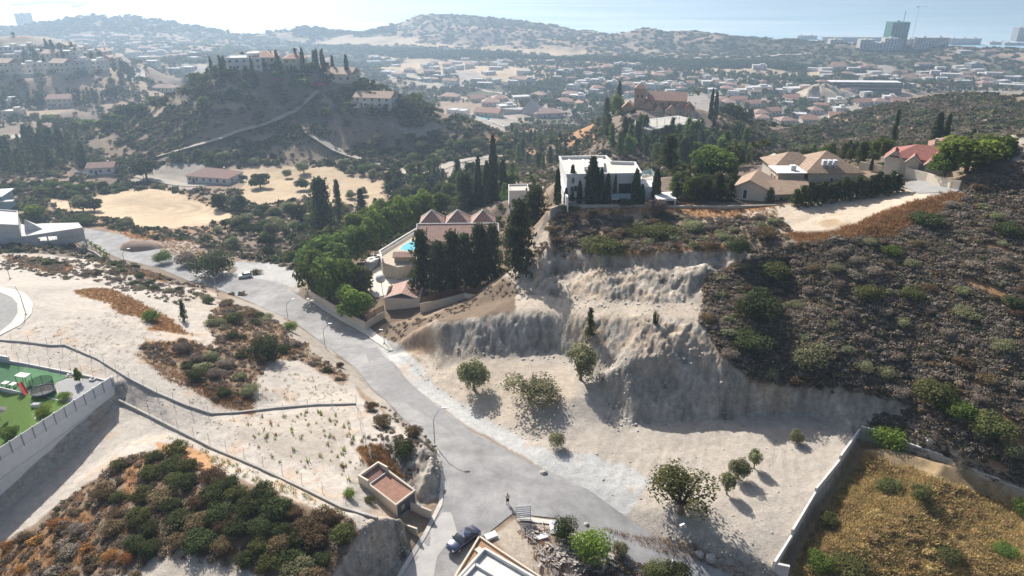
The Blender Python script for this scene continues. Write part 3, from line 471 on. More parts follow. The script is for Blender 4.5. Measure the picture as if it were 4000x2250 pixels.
def crown_cyp(seed, n=500, size=.05, taper=1.):
    r = np.random.default_rng(seed); z = r.random(n)**.85; f = np.minimum(1, z*7+.35)*np.sqrt(np.clip(1-z**1.8, 0, 1))*(1-.15*z); f = f*(.78+.34*vn(z*3+seed, z*0, .16, 1)+.12*r.random(n)); a = r.random(n)*6.28
    C = np.stack([.5*f*np.cos(a), .5*f*np.sin(a), z], -1); Nn = np.stack([np.cos(a), np.sin(a), r.random(n)*1.2-.3], -1)+r.normal(size=(n, 3))*.3; Nn /= np.linalg.norm(Nn, axis=1)[:, None]
    s = np.full(n, size); V = quads(C*np.array((1, 1, 1)), Nn, s, 2.2, r); t = .7+.6*r.random(n); c = V.reshape(-1, 4, 3)
    c = C[:, None]+(c-C[:, None])*np.array((3.2, 3.2, 1.2)); return mk(c.reshape(-1, 3), np.repeat(t, 4))
def crown_conifer(seed, n=800, size=.05, tiers=11, open_=.5):
    r = np.random.default_rng(seed); C = []; 
    nb = tiers*6; per = n//nb
    for b in range(nb):
        z = .07+.91*(b/nb)**.9; a = r.random()*6.28; ln = (.5*(1-z)**.72+.02)*(.55+.65*r.random()); q = r.random(per)
        C.append(np.stack([np.cos(a)*ln*q, np.sin(a)*ln*q, z+(q*ln*(.15-.5*r.random()))*open_], -1)+r.normal(size=(per, 3))*(.05, .05, .02))
    C = np.concatenate(C); m = len(C); Nn = r.normal(size=(m, 3))+np.array((0, 0, .6)); Nn /= np.linalg.norm(Nn, axis=1)[:, None]
    V = quads(C, Nn, np.full(m, size), 1.9, r); return mk(V, np.repeat(.65+.7*r.random(m), 4))
def crown_tuft(seed, n=26, sp=.5):
    r = np.random.default_rng(seed); a = r.random(n)*6.28; q = sp*np.sqrt(r.random(n)); b = np.stack([q*np.cos(a), q*np.sin(a), q*0], -1)
    h = .55+.5*r.random(n); ln = r.normal(size=(n, 2))*.22; a2 = r.random(n)*6.28; w = .05+.05*r.random(n); wv = np.stack([np.cos(a2)*w, np.sin(a2)*w, w*0], -1)
    tip = b+np.stack([ln[:, 0]+q*np.cos(a)*.4, ln[:, 1]+q*np.sin(a)*.4, h], -1)
    V = np.stack([b-wv, b+wv, tip+wv*.35, tip-wv*.35], 1).reshape(-1, 3); return mk(V, np.repeat(.7+.6*r.random(n), 4))
def crown_palm(seed, fr=16):
    r = np.random.default_rng(seed); V = []
    for i in range(fr):
        a = i/fr*6.28+r.random()*.3; el = .2+1.0*r.random(); ln = .42+.1*r.random(); p = np.array((0, 0, .78)); d = np.array((math.cos(a)*math.cos(el), math.sin(a)*math.cos(el), math.sin(el))); sd = np.array((-math.sin(a), math.cos(a), 0))
        for k in range(7):
            q = p+d*ln/7; d = d+np.array((0, 0, -.28)); d /= np.linalg.norm(d); w = .075*math.sin((k+1)/8*3.1)+.012
            for s in (-1, 1): V += [p, q, q+sd*s*w+np.array((0, 0, -.03)), p+sd*s*w+np.array((0, 0, -.03))]
            p = q
    return mk(np.array(V), np.repeat(.75+.5*r.random(len(V)//4), 4))
def trunk_mesh(limbs, sides=6):
    V, Fc = [], []
    for pts in limbs:       # each limb: list of (x,y,z,r)
        b = len(V)
        for (x, y, z, q) in pts:
            for k in range(sides):
                a = k/sides*6.283; V.append((x+q*math.cos(a), y+q*math.sin(a), z))
        for j in range(len(pts)-1):
            for k in range(sides):
                k2 = (k+1) % sides; Fc.append((b+j*sides+k, b+j*sides+k2, b+(j+1)*sides+k2, b+(j+1)*sides+k))
    return np.array(V), np.array(Fc)
def mesh_data(name, g, m):
    o = mesh_np(name, g[0], g[1], m, col=g[2] if len(g) > 2 else None); me = o.data; bpy.data.objects.remove(o); return me
PR = {}
def proto(kind, var, col):
    key = (kind, var, col)
    if key in PR: return PR[key]
    sd = sum(map(ord, kind))*3+var
    if kind == 'round': g = crown_round(sd, 2100, .056, 15)
    elif kind == 'olive': g = crown_round(sd, 3600, .045, 18, .95, .31, .58)
    elif kind == 'olivewide': g = crown_round(sd, 2600, .034, 16, .8, .4, .6)
    elif kind == 'shrub': g = crown_shrub(sd, 420, .1)
    elif kind == 'bigshrub': g = crown_shrub(sd, 2300, .042, 16, .62)
    elif kind == 'farround': g = crown_round(sd, 170, .17, 9, 1., .28, .46)
    elif kind == 'farshrub': g = crown_shrub(sd, 70, .24)
    elif kind == 'cyp': g = crown_cyp(sd, 800, .05)
    elif kind == 'farcyp': g = crown_cyp(sd, 110, .12)
    elif kind == 'conifer': g = crown_conifer(sd, 2200, .05, 13, .9)
    elif kind == 'farconifer': g = crown_conifer(sd, 300, .09, 8)
    elif kind == 'ragged': g = crown_conifer(sd, 3800, .04, 18, 1.1)
    elif kind == 'palm': g = crown_palm(sd)
    elif kind == 'tuft': g = crown_tuft(sd, 60)
    PR[key] = mesh_data(kind, g, FM[col]); return PR[key]
TRK = {}
def trunk_proto(kind, var):
    key = (kind, var)
    if key in TRK: return TRK[key]
    r = random.Random(var*7+len(kind))
    if kind in ('olive', 'olivewide'):
        lim = [[(0, 0, -.04, .055), (.01, 0, .12, .042), (0, .01, .24, .038)]]
        for k in range(6):
            a = k*1.05+r.random(); ln = (.26 if kind == 'olive' else .36); lim.append([(0, 0, .18, .03), (ln*.5*math.cos(a), ln*.5*math.sin(a), .42, .018), (ln*math.cos(a), ln*math.sin(a), .66, .007)])
    elif kind == 'palm': lim = [[(0, 0, -.03, .04), (.01, 0, .4, .028), (0, 0, .79, .028)]]
    elif kind == 'round':
        lim = [[(0, 0, -.04, .035), (0, 0, .3, .028), (.01, 0, .55, .015)], [(0, 0, .25, .02), (.15, .05, .5, .01)], [(0, 0, .25, .02), (-.12, -.1, .52, .01)]]
    else: lim = [[(0, 0, -.04, .02), (0, 0, .5, .013), (0, 0, .96, .004)]]
    TRK[key] = mesh_data('trunk', trunk_mesh(lim), BARK); return TRK[key]
def link(name, me, parent=None):
    o = bpy.data.objects.new(name, me); S.collection.objects.link(o)
    if parent: o.parent = parent
    return o
def empty(name, loc, rz=0, label=None, cat=None, group=None, scale=None):
    o = bpy.data.objects.new(name, None); S.collection.objects.link(o); o.location = loc; o.rotation_euler = (0, 0, rz); o.empty_display_size = .3
    if scale is not None: o.scale = scale
    return tag(o, label, cat, group)
FW = np.array((0, cp, -sp)); CAMP = np.array((0, 0, CAMZ))
def mpp(p): return float((np.array(p)-CAMP) @ FW)/F
def dep(p): return math.atan2(CAMZ-p[2], math.hypot(p[0], p[1]))
def place(kind, name, cat, px, py, wp, hp, col, label, group=None, var=None, parts=True, pt=None, dmin=0, lean=0):
    p = G(px, py, dmin) if pt is None else np.array(pt); s = mpp(p); w = wp*s; d = dep(p); h = max(.3, (hp*s-w*math.sin(d)*.45)/math.cos(d)) if kind not in ('cyp', 'farcyp', 'conifer', 'ragged', 'farconifer') else hp*s/math.cos(d)
    return plant(kind, name, cat, p, w, h, col, label, group, var, parts, lean)
def plant(kind, name, cat, p, w, h, col, label, group=None, var=None, parts=True, lean=0):
    v = random.randrange(3) if var is None else var
    if kind in ('shrub', 'bigshrub', 'farshrub', 'tuft'): h = h*1.25; parts = False
    me = proto(kind, v, col)
    if parts:
        o = empty(name, p, random.random()*6.28, label, cat, group, (w, w, h)); link('trunk', trunk_proto(kind if kind in ('olive', 'olivewide', 'palm', 'round') else 'straight', v), o); link('crown', me, o)
    else:
        o = link(name, me); o.location = p; o.rotation_euler = (lean, 0, random.random()*6.28); o.scale = (w, w, h); tag(o, label, cat, group)
    return o
def scatter_pts(poly, n, dmin=0, dmax=9e9, mind=0, rag=2, mask=None, slope=None):
    m = area(poly, dmin, dmax, rag) if poly is not None else (DD > dmin) & (DD < dmax) & (PXg > -60) & (PXg < 2640) & (PYg > -5)
    if mask is not None: m &= mask
    i = np.where(m.ravel())[0]
    if len(i) == 0: return np.zeros((0, 3))
    w = DD.ravel()[i]**2; q = rng.choice(i, min(n, len(i)), p=w/w.sum(), replace=False)
    x = GX.ravel()[q]; y = GY.ravel()[q]; d = DD.ravel()[q]; x = x+(rng.random(len(q))-.5)*d*.006; y = y+(rng.random(len(q))-.5)*d*.006
    if mind:
        keep = []; cell = {}
        for k in range(len(x)):
            c = (int(x[k]//mind), int(y[k]//mind)); ok = True
            for a in (-1, 0, 1):
                for b in (-1, 0, 1):
                    for t in cell.get((c[0]+a, c[1]+b), ()):
                        if (x[t]-x[k])**2+(y[t]-y[k])**2 < mind*mind: ok = False
            if ok: cell.setdefault(c, []).append(k); keep.append(k)
        x = x[keep]; y = y[keep]
    return np.stack([x, y, HZv(x, y)], -1)
def merge(name, items, label, cat, m=None):         # items: (geometry list, pts, w, h, colour array)
    VV, CC = [], []
    for gl, pts, w, h, col in items:
        k = rng.integers(0, len(gl), len(pts)); a = rng.random(len(pts))*6.28; ca, sa = np.cos(a), np.sin(a)
        for g in range(len(gl)):
            q = np.where(k == g)[0]
            if len(q) == 0: continue
            v = gl[g][0]; X = v[None, :, 0]*ca[q, None]-v[None, :, 1]*sa[q, None]; Y = v[None, :, 0]*sa[q, None]+v[None, :, 1]*ca[q, None]
            o = np.stack([X*w[q, None]+pts[q, 0, None], Y*w[q, None]+pts[q, 1, None], v[None, :, 2]*h[q, None]+pts[q, 2, None]], -1)
            VV.append(o.reshape(-1, 3)); CC.append((gl[g][2][None]*col[q, None]).reshape(-1, 3))
    V = np.concatenate(VV); C = np.concatenate(CC)
    o = mesh_np(name, V, np.arange(len(V)).reshape(-1, 4), m or FM['white'], col=C); return tag(o, label, cat, None, 'stuff')
c_ = lambda *a: np.array(a)
def mixcol(n, cols, p=None):
    k = rng.choice(len(cols), n, p=p); return np.array(cols)[k]*(.82+.36*rng.random((n, 1)))
PAL_SCR = [(.225,.19,.165), (.27,.235,.205), (.20,.175,.135), (.165,.155,.10), (.27,.195,.13), (.12,.13,.065)]
scr_n = [crown_shrub(200+i, 80, .14, 7) for i in range(6)]; scr_f = [crown_shrub(210+i, 12, .5, 4) for i in range(4)]
tuf = [crown_tuft(220+i, 12) for i in range(4)]; tree_f = [crown_round(230+i, 40, .28, 8, 1., .25, .45) for i in range(4)]; cyp_f = [crown_cyp(240+i, 24, .2) for i in range(3)]
ROADM = flat

o3, o4, o2, o1 = 1288, 1932, 644, 0
TW = [(o3,1240,690,30,'W'),(o3,960,705,30,'r'),(o3,1080,680,24,'W'),(o3,530,755,36,'W'),(o3,815,715,24,'r'),(o3,1190,755,34,'r'),(o3,1180,795,34,'W'),(o3,1290,770,30,'r'),(o3,1470,780,34,'r'),(o3,1550,760,28,'r'),(o3,870,850,34,'W'),(o3,1120,820,30,'r'),(o3,740,860,34,'W'),(o3,1180,880,36,'r'),(o3,1295,890,34,'W'),(o3,1425,900,32,'W'),(o3,1570,885,34,'W'),(o3,1690,900,30,'W'),(o3,1785,870,28,'r'),
 (o3,620,910,30,'W'),(o3,860,920,36,'r'),(o3,1010,870,24,'W'),(o3,590,985,40,'r'),(o3,270,990,36,'r'),(o3,90,1010,44,'F'),(o3,530,1060,42,'r'),(o3,660,1020,40,'W'),(o3,700,1085,24,'r'),(o3,360,1185,74,'r'),(o3,2020,870,50,'W'),(o3,2150,870,30,'F'),(o3,2480,775,34,'r'),(o3,2500,930,60,'W'),(o3,2360,960,42,'W'),(o3,2170,925,30,'r'),(o3,2010,930,28,'F'),(o3,2290,1040,34,'r'),(o3,2130,1045,34,'r'),(o3,2190,1075,32,'r'),(o3,2420,1085,40,'r'),(o3,2510,1180,36,'r'),(o3,2530,1230,32,'r'),(o3,2280,1270,20,'r'),(o3,150,840,40,'W'),(o3,40,835,40,'F'),(o3,2500,700,34,'W'),
 (o4,150,960,30,'W'),(o4,350,940,80,'W'),(o4,250,1020,34,'r'),(o4,700,1060,34,'W'),(o4,880,1010,36,'F'),(o4,970,1065,40,'r'),(o4,1140,1060,38,'r'),(o4,1240,1030,30,'W'),(o4,60,1160,34,'r'),(o4,190,1260,44,'r'),(o4,740,1150,30,'W'),(o4,750,1215,52,'r'),(o4,620,1130,30,'r'),(o4,490,1150,34,'r'),(o4,430,1250,38,'r'),(o4,340,1190,30,'F'),(o4,1400,880,48,'F'),(o4,1000,780,50,'F'),(o4,1220,795,46,'F'),(o4,1890,775,74,'F'),(o4,2090,680,40,'W'),(o4,2200,870,30,'r'),(o4,2350,850,50,'F'),(o4,2480,885,50,'F'),(o4,2250,545,50,'r'),(o4,2000,535,34,'F'),(o4,720,675,30,'r'),(o4,2250,770,50,'F'),(o4,2500,800,40,'F'),(o4,1330,1055,34,'r'),
 (o2,1340,750,46,'F'),(o2,1720,690,30,'W'),(o2,1790,700,26,'F'),(o2,1945,735,30,'W'),(o2,1950,1010,46,'r'),(o2,2220,1030,40,'r'),(o2,2450,1030,40,'r'),(o2,2360,1070,44,'r'),(o2,2340,1180,66,'r'),(o2,2520,1130,44,'W'),(o2,1540,730,30,'r'),(o2,2480,650,30,'W'),
 (o1,1310,480,34,'W'),(o1,1560,560,44,'W'),(o1,1850,440,34,'r'),(o1,1190,380,44,'r'),(o1,870,385,44,'r'),(o1,760,380,26,'r'),(o1,1500,650,34,'F'),(o1,1880,710,30,'F')]
HV = [(662,140,62,14,6,'hip','cream','red','tallest red-roofed villa on the left hilltop',2),(612,176,84,14,6,'flat','white','red','white flat-roofed villa with dark terrace on the left hilltop',2),(738,164,52,12,6,'hip','cream','red','red hipped villa just left of the hilltop cypress trio',2),(808,158,42,10,3.5,'hip','cream','red','small red-roofed villa right of the hilltop cypress trio',1),(855,210,74,13,5,'gable','cream','tan','sandy-roofed villa on the right shoulder of the hill',1),(942,270,96,12,5,'gable','white','brown','white gabled villa above the dark hill face',2),(890,272,34,8,3,'hip','white','red','tiny red-roofed annex beside the white gabled villa',1)]
ES = [(12,186,44,7),(58,186,44,6),(106,184,40,7),(150,182,42,6),(196,180,40,7),(238,176,36,6),(276,168,30,6),(30,160,46,6),(82,158,44,7),(128,158,40,6),(172,156,44,7),(216,154,36,6),(252,150,32,6),(60,138,34,6),(112,134,34,5),(160,132,34,5),(205,136,30,5),(18,138,34,5)]

nohouse = ~area([(190,560),(330,586),(520,635),(620,655),(760,680),(770,750),(540,735),(400,690),(300,665),(190,630)], 150, 330)
def keepoff(px, py, w, up=8, dn=11, dmin=280): 
    global nohouse
    nohouse &= ~((np.abs(PXg-px) < w*.6) & (PYg > py-up) & (PYg < py+dn) & (DD > dmin))
for ox, u, v, w, t in TW: keepoff(ox+u/4, v/4, w, 4, 5, 450)
for a in HV: keepoff(a[0], a[1], a[2], 8, 14)
for a in ES: keepoff(a[0], a[1], a[2], 2, 6, 400)
keepoff(1152,292,80,30,6); keepoff(1670,300,230,60,30,250); keepoff(1338,285,60,8,6,450); keepoff(250,440,70,10,14,200); keepoff(530,462,130,10,18,200); keepoff(150,270,70,14,10); keepoff(408,232,64); keepoff(2190,236,150,6,6,450); keepoff(2078,245,80,6,4,450)
# ---------------------------------------------------------------- ground cover nobody could count
SL = [(1778,700),(1850,668),(1990,615),(2130,600),(2250,600),(2330,560),(2420,500),(2460,462),(2640,395),(2640,1215),(2430,1165),(2290,1015),(2150,980),(1900,960),(1830,900),(1768,810)]
def scr(poly, n, dmin, dmax, wr, hr, pal, p=None, gl=None, mind=0, rag=2, mask=None):
    q = scatter_pts(poly, n, dmin, dmax, mind, rag, mask)
    if dmax < 215 and gl is None: q = q[vn(q[:, 0]*1.4+q[:, 1]*.5, q[:, 1]*.45, 2.6, 14)+.5*vn(q[:, 0], q[:, 1], 7, 15) > -.33]
    k = len(q); s = (rng.random(k)**1.6)*.75+.25*np.clip(.5+vn(q[:, 0], q[:, 1], 8, 16), 0, 1)
    return (gl or scr_n, q-np.array((0, 0, .06)), wr[0]+(wr[1]-wr[0])*s, hr[0]+(hr[1]-hr[0])*s, mixcol(k, pal, p))
pS = [.33,.28,.18,.1,.08,.03]
merge('hillside_scrub', [scr(SL, 14000, 60, 240, (.7, 2.2), (.6, 1.7), PAL_SCR, pS, mask=~streak), scr([(2385,405),(2440,470),(2620,470),(2620,320),(2480,345)], 900, 100, 320, (.9, 2.4), (.7, 1.7), PAL_SCR, pS),
   scr([(1380,545),(1960,545),(1990,590),(1930,640),(1850,622),(1480,642),(1340,640)], 1300, 100, 170, (.7, 2.), (.5, 1.5), PAL_SCR, pS)],
   'grey brown garrigue scrub covering the steep hillside above the cut', 'scrub')
BLH = [(180,1250),(320,1150),(450,1145),(560,1200),(760,1280),(880,1300),(900,1330),(860,1400),(800,1480),(620,1425),(420,1400),(300,1449),(-60,1480),(-60,1400),(100,1330)]
NK = [(540,760),(640,780),(760,860),(880,930),(860,950),(760,900),(680,910),(640,1000),(560,1010),(430,930),(350,870),(370,850),(520,870),(560,900),(520,830)]
merge('roadside_scrub', [scr(BLH, 900, 0, 120, (.5, 1.5), (.4, 1.2), PAL_SCR, pS, rag=8), scr(NK, 900, 0, 170, (.6, 1.6), (.5, 1.2), PAL_SCR, pS, rag=9),
   scr([(-40,660),(100,645),(330,680),(560,755),(440,760),(250,710),(100,700)], 600, 0, 280, (.7, 2.), (.5, 1.3), PAL_SCR, pS, rag=6),
   scr([(910,1010),(960,1010),(1060,1090),(1100,1120),(1040,1200),(980,1230),(920,1150),(940,1080)], 130, 0, 120, (.5, 1.2), (.5, 1.1), PAL_SCR, pS, rag=5),
   scr([(1230,700),(1270,560),(1340,540),(1330,620),(1280,700)], 160, 120, 240, (.8, 2.), (.6, 1.5), PAL_SCR, pS, rag=4), scr([(925,835),(1070,800),(1280,705),(1300,745),(1150,790),(1070,815),(1000,865)], 160, 90, 170, (.5, 1.4), (.4, 1.), PAL_SCR, pS, rag=4),
   scr([(1560,1400),(1640,1430),(1700,1480),(1500,1480),(1440,1440)], 160, 0, 110, (.6, 1.4), (.5, 1.), PAL_SCR, pS, rag=4),
   scr([(2170,1095),(2200,1050),(2290,1030),(2420,1160),(2600,1210),(2600,1240),(2400,1162)], 650, 60, 110, (.5, 1.4), (.4, 1.), PAL_SCR, pS, rag=4)],
   'low thorny scrub scattered over the chalk knolls beside the road', 'scrub')
PG = [(.38,.24,.12), (.33,.2,.10), (.44,.31,.16)]
def gr(poly, n, dmin, dmax, wr, hr, pal=PG, rag=5): return scr(poly, n, dmin, dmax, wr, hr, pal, None, tuf, 0, rag)
merge('dry_grass', [gr([(100,700),(200,700),(330,740),(420,800),(500,850),(420,830),(300,790),(260,760),(150,720)], 2600, 0, 170, (.3, .6), (.25, .5), rag=9), gr([(0,640),(130,660),(190,672),(130,690),(60,665)], 700, 0, 280, (.4, .7), (.3, .6)), gr([(270,650),(400,660),(420,700),(300,690)], 500, 0, 200, (.4, .7), (.3, .6)),
   gr([(1960,590),(2100,580),(2200,547),(2300,505),(2400,470),(2440,490),(2330,560),(2250,600),(2050,615)], 3500, 100, 190, (.4, .9), (.35, .8), rag=7), gr([(1400,515),(1965,515),(1950,560),(1800,545),(1600,540),(1450,560),(1390,550)], 1200, 120, 170, (.3, .7), (.25, .5)),
   gr([(1560,640),(1500,600),(1700,615),(1850,612),(1850,630)], 500, 110, 170, (.3, .7), (.25, .5)), gr([(340,880),(430,930),(640,1000),(640,1040),(420,960)], 1800, 0, 150, (.3, .6), (.2, .4)), gr(NK, 2600, 0, 170, (.3, .6), (.25, .5), rag=9),
   gr([(900,1120),(960,1110),(1020,1200),(1000,1230),(940,1180)], 500, 0, 120, (.25, .5), (.3, .7)), gr(BLH, 1800, 0, 120, (.3, .6), (.25, .55), rag=9), gr([(205,565),(330,580),(470,600),(520,640),(480,655),(380,615),(310,590)], 900, 150, 330, (.4, .8), (.3, .6)),
   gr([(1780,700),(1850,665),(1930,650),(1900,690),(1830,740)], 500, 90, 150, (.4, .8), (.3, .7)), gr([(1290,1330),(1400,1330),(1500,1449),(1380,1449)], 260, 0, 110, (.3, .6), (.2, .45)), gr([(1500,1320),(1690,1400),(1900,1449),(1900,1420),(1700,1360)], 350, 0, 110, (.3, .6), (.2, .4), rag=6)],
   'rust coloured dry grass in ragged patches on banks and verges', 'dry grass')
merge('straw_weeds', [scr([(2185,1140),(2600,1300),(2600,1490),(1975,1490),(2030,1370),(2110,1240)], 5200, 55, 112, (.5, 1.4), (.25, .65), [(.58,.45,.24), (.50,.385,.21), (.40,.31,.18), (.28,.25,.12)], [.4,.3,.2,.1], [crown_tuft(300+i, 22, .45) for i in range(4)])],
   'tall straw coloured weeds filling the walled plot', 'weeds')
merge('chalk_weeds', [scr([(620,1040),(880,1040),(940,1120),(860,1230),(700,1180),(600,1100)], 90, 0, 130, (.3, .8), (.3, .9), [(.26,.33,.10), (.33,.36,.13), (.36,.24,.12)], None, [crown_tuft(310+i, 16, .3) for i in range(4)]),
   scr([(400,1090),(520,1140),(760,1240),(880,1300),(820,1290),(560,1180)], 130, 0, 130, (.3, .7), (.25, .7), [(.22,.28,.09), (.33,.34,.13), (.4,.27,.12)], None, tuf), scr([(640,920),(880,960),(880,1010),(660,1010)], 80, 0, 150, (.3, .6), (.2, .5), [(.3,.3,.14), (.4,.3,.15)], None, tuf),
   scr([(0,870),(300,960),(860,1100),(600,1100),(330,1010)], 60, 0, 150, (.2, .5), (.15, .4), [(.3,.3,.14), (.4,.25,.13)], None, tuf), scr([(150,720),(380,790),(420,880),(200,900),(80,830)], 260, 0, 150, (.25, .6), (.12, .3), [(.4,.24,.13), (.36,.28,.16)], None, tuf)],
   'thin green weeds dotted over the pale graded chalk', 'weeds')
# stones
STM = mat('stones', (.43,.39,.34), .95, .25, .5)
def stones(n, polys, smin, smax):
    V, Fc = [], []
    for poly, k in polys:
        for p in scatter_pts(poly, k, 0, 200, 0, 4):
            s = smin+(smax-smin)*random.random()**4; b = len(V); t = [(-1,-1,-.3),(1,-1,-.3),(1,1,-.3),(-1,1,-.3),(-.6,-.7,.7),(.7,-.5,.8),(.5,.7,.6),(-.7,.6,.7)]
            a = random.random()*6.28; ca, sa = math.cos(a)*s, math.sin(a)*s
            for x, y, z in t: x *= .7+.6*random.random(); y *= .7+.6*random.random(); V.append((p[0]+x*ca-y*sa, p[1]+x*sa+y*ca, p[2]+z*s*.7))
            Fc += [(b,b+1,b+5,b+4),(b+1,b+2,b+6,b+5),(b+2,b+3,b+7,b+6),(b+3,b,b+4,b+7),(b+4,b+5,b+6,b+7)]
    return V, Fc
v_, f_ = stones(0, [([(0,860),(400,900),(880,1030),(1080,1120),(1000,1250),(700,1180),(300,1000)], 650), ([(1340,1140),(2100,1080),(1950,1400),(1600,1300)], 260), ([(1010,900),(1450,1000),(1380,1140),(1100,1000)], 400), ([(1380,750),(1760,770),(1760,810),(1300,790)], 300),
   ([(1650,1330),(1900,1390),(1950,1440),(1750,1400)], 500), ([(430,700),(640,780),(560,800),(440,760)], 500), ([(1300,640),(1850,640),(1740,760),(1310,740)], 500), ([(2150,1090),(2300,1040),(2580,1220),(2400,1160)], 200), ([(900,1310),(1010,1310),(1020,1400),(900,1449)], 200), ([(1500,900),(2100,1000),(1900,1060),(1520,1060)], 500)], .04, .2)
tag(mesh_np('loose_stones', v_, f_, STM), 'pale loose stones strewn over the graded ground', 'stones', None, 'stuff')
v_, f_ = stones(0, [([(1520,1040),(1700,1040),(2050,1025),(2150,1060),(2050,1062),(1600,1085),(1520,1075)], 160), ([(1090,872),(1310,882),(1450,892),(1450,912),(1310,905),(1090,900)], 90), ([(1380,745),(1740,755),(1740,775),(1400,765)], 110), ([(1010,1330),(1030,1375),(1000,1430),(980,1430),(1010,1375)], 40), ([(1085,1130),(1118,1165),(1116,1230),(1090,1245),(1085,1190)], 40), ([(1500,900),(1780,880),(1900,960),(1560,990)], 120)], .07, .32)
tag(mesh_np('scree', v_, f_, STM), 'fallen blocks and scree lying at the foot of the cut faces', 'scree', None, 'stuff')
# middle and far vegetation
FC = [(.09,.11,.055), (.12,.135,.065), (.165,.165,.09), (.18,.15,.11), (.075,.095,.055)]
nofield = nohouse.copy()
for f in FIELDS: nofield &= ~area(f, 500, 2000, 1)
for f in COV:
    if f[2] >= 150 or f[0][0] in ((580,655),): pass
valf = nofield & (COL.min(-1) < .205)
it = [scr(None, 11500, 330, 520, (1.6, 5.2), (1.1, 3.4), FC, None, scr_f, 0, 0, valf & (n1 > -.12)), scr(None, 2600, 190, 330, (1.4, 4.), (1., 2.6), FC, None, scr_f, 0, 0, valf & (n1+n2 > .1)), scr(None, 7500, 180, 330, (.9, 2.4), (.5, 1.3), PAL_SCR, pS, scr_f, 0, 0, valf), scr(None, 5000, 200, 520, (1., 3.), (.7, 1.6), [(.215,.18,.155), (.19,.17,.13)], None, scr_f, 0, 0, valf),
      scr([(1880,340),(2000,318),(2100,300),(2250,262),(2400,232),(2640,215),(2640,400),(2440,400),(2300,360),(2100,365)], 6500, 250, 480, (1.2, 3.6), (.8, 2.), PAL_SCR, [.3,.25,.15,.15,.1,.05], scr_f)]
it += [scr([(430,250),(560,185),(760,165),(960,235),(1200,330),(1250,400),(1000,400),(800,400),(600,380),(330,380)], 3400, 320, 470, (1.4, 3.6), (1., 2.4), FC+PAL_SCR[:3], None, scr_f, 0, 4, nohouse & (n1+.6*n3 > -.1) & (COL.min(-1) < .205))]
merge('valley_scrub', it, 'mixed green and grey scrub over the middle hills and the valley sides', 'scrub')
it = [scr(None, 7500, 520, 1250, (3., 8.), (2.5, 5.5), FC, None, tree_f, 0, 0, valf & (n3 > -.2)), scr(None, 9000, 1200, 2050, (5., 15.), (2.5, 6.), FC, None, scr_f, 0, 0, valf & (H > -108)),
      scr([(1350,170),(2050,190),(2576,215),(2576,230),(2300,240),(1900,310),(1500,320),(1250,250)], 1500, 560, 1150, (4., 9.), (3.5, 7.), FC[:3], None, tree_f, 0, 2, nohouse),
      scr([(700,95),(980,125),(1300,140),(1560,150),(2000,160),(1900,172),(1500,165),(1100,150),(860,130)], 2200, 1000, 1700, (6., 14.), (5., 9.), FC[:2], None, tree_f, 0, 2, nohouse),
      scr([(1350,150),(2050,165),(2050,175),(1400,165)], 700, 900, 1500, (6., 12.), (5., 9.), FC[:2], None, tree_f, 0, 2, nohouse),
      scr([(0,20),(300,30),(640,62),(1000,70),(1000,85),(0,80)], 900, 1500, 2050, (6., 18.), (5., 12.), FC[:2], None, tree_f, 0, 2, nohouse)]
merge('far_woodland', it, 'far-off trees and bushes thinning out towards the coast', 'woodland')
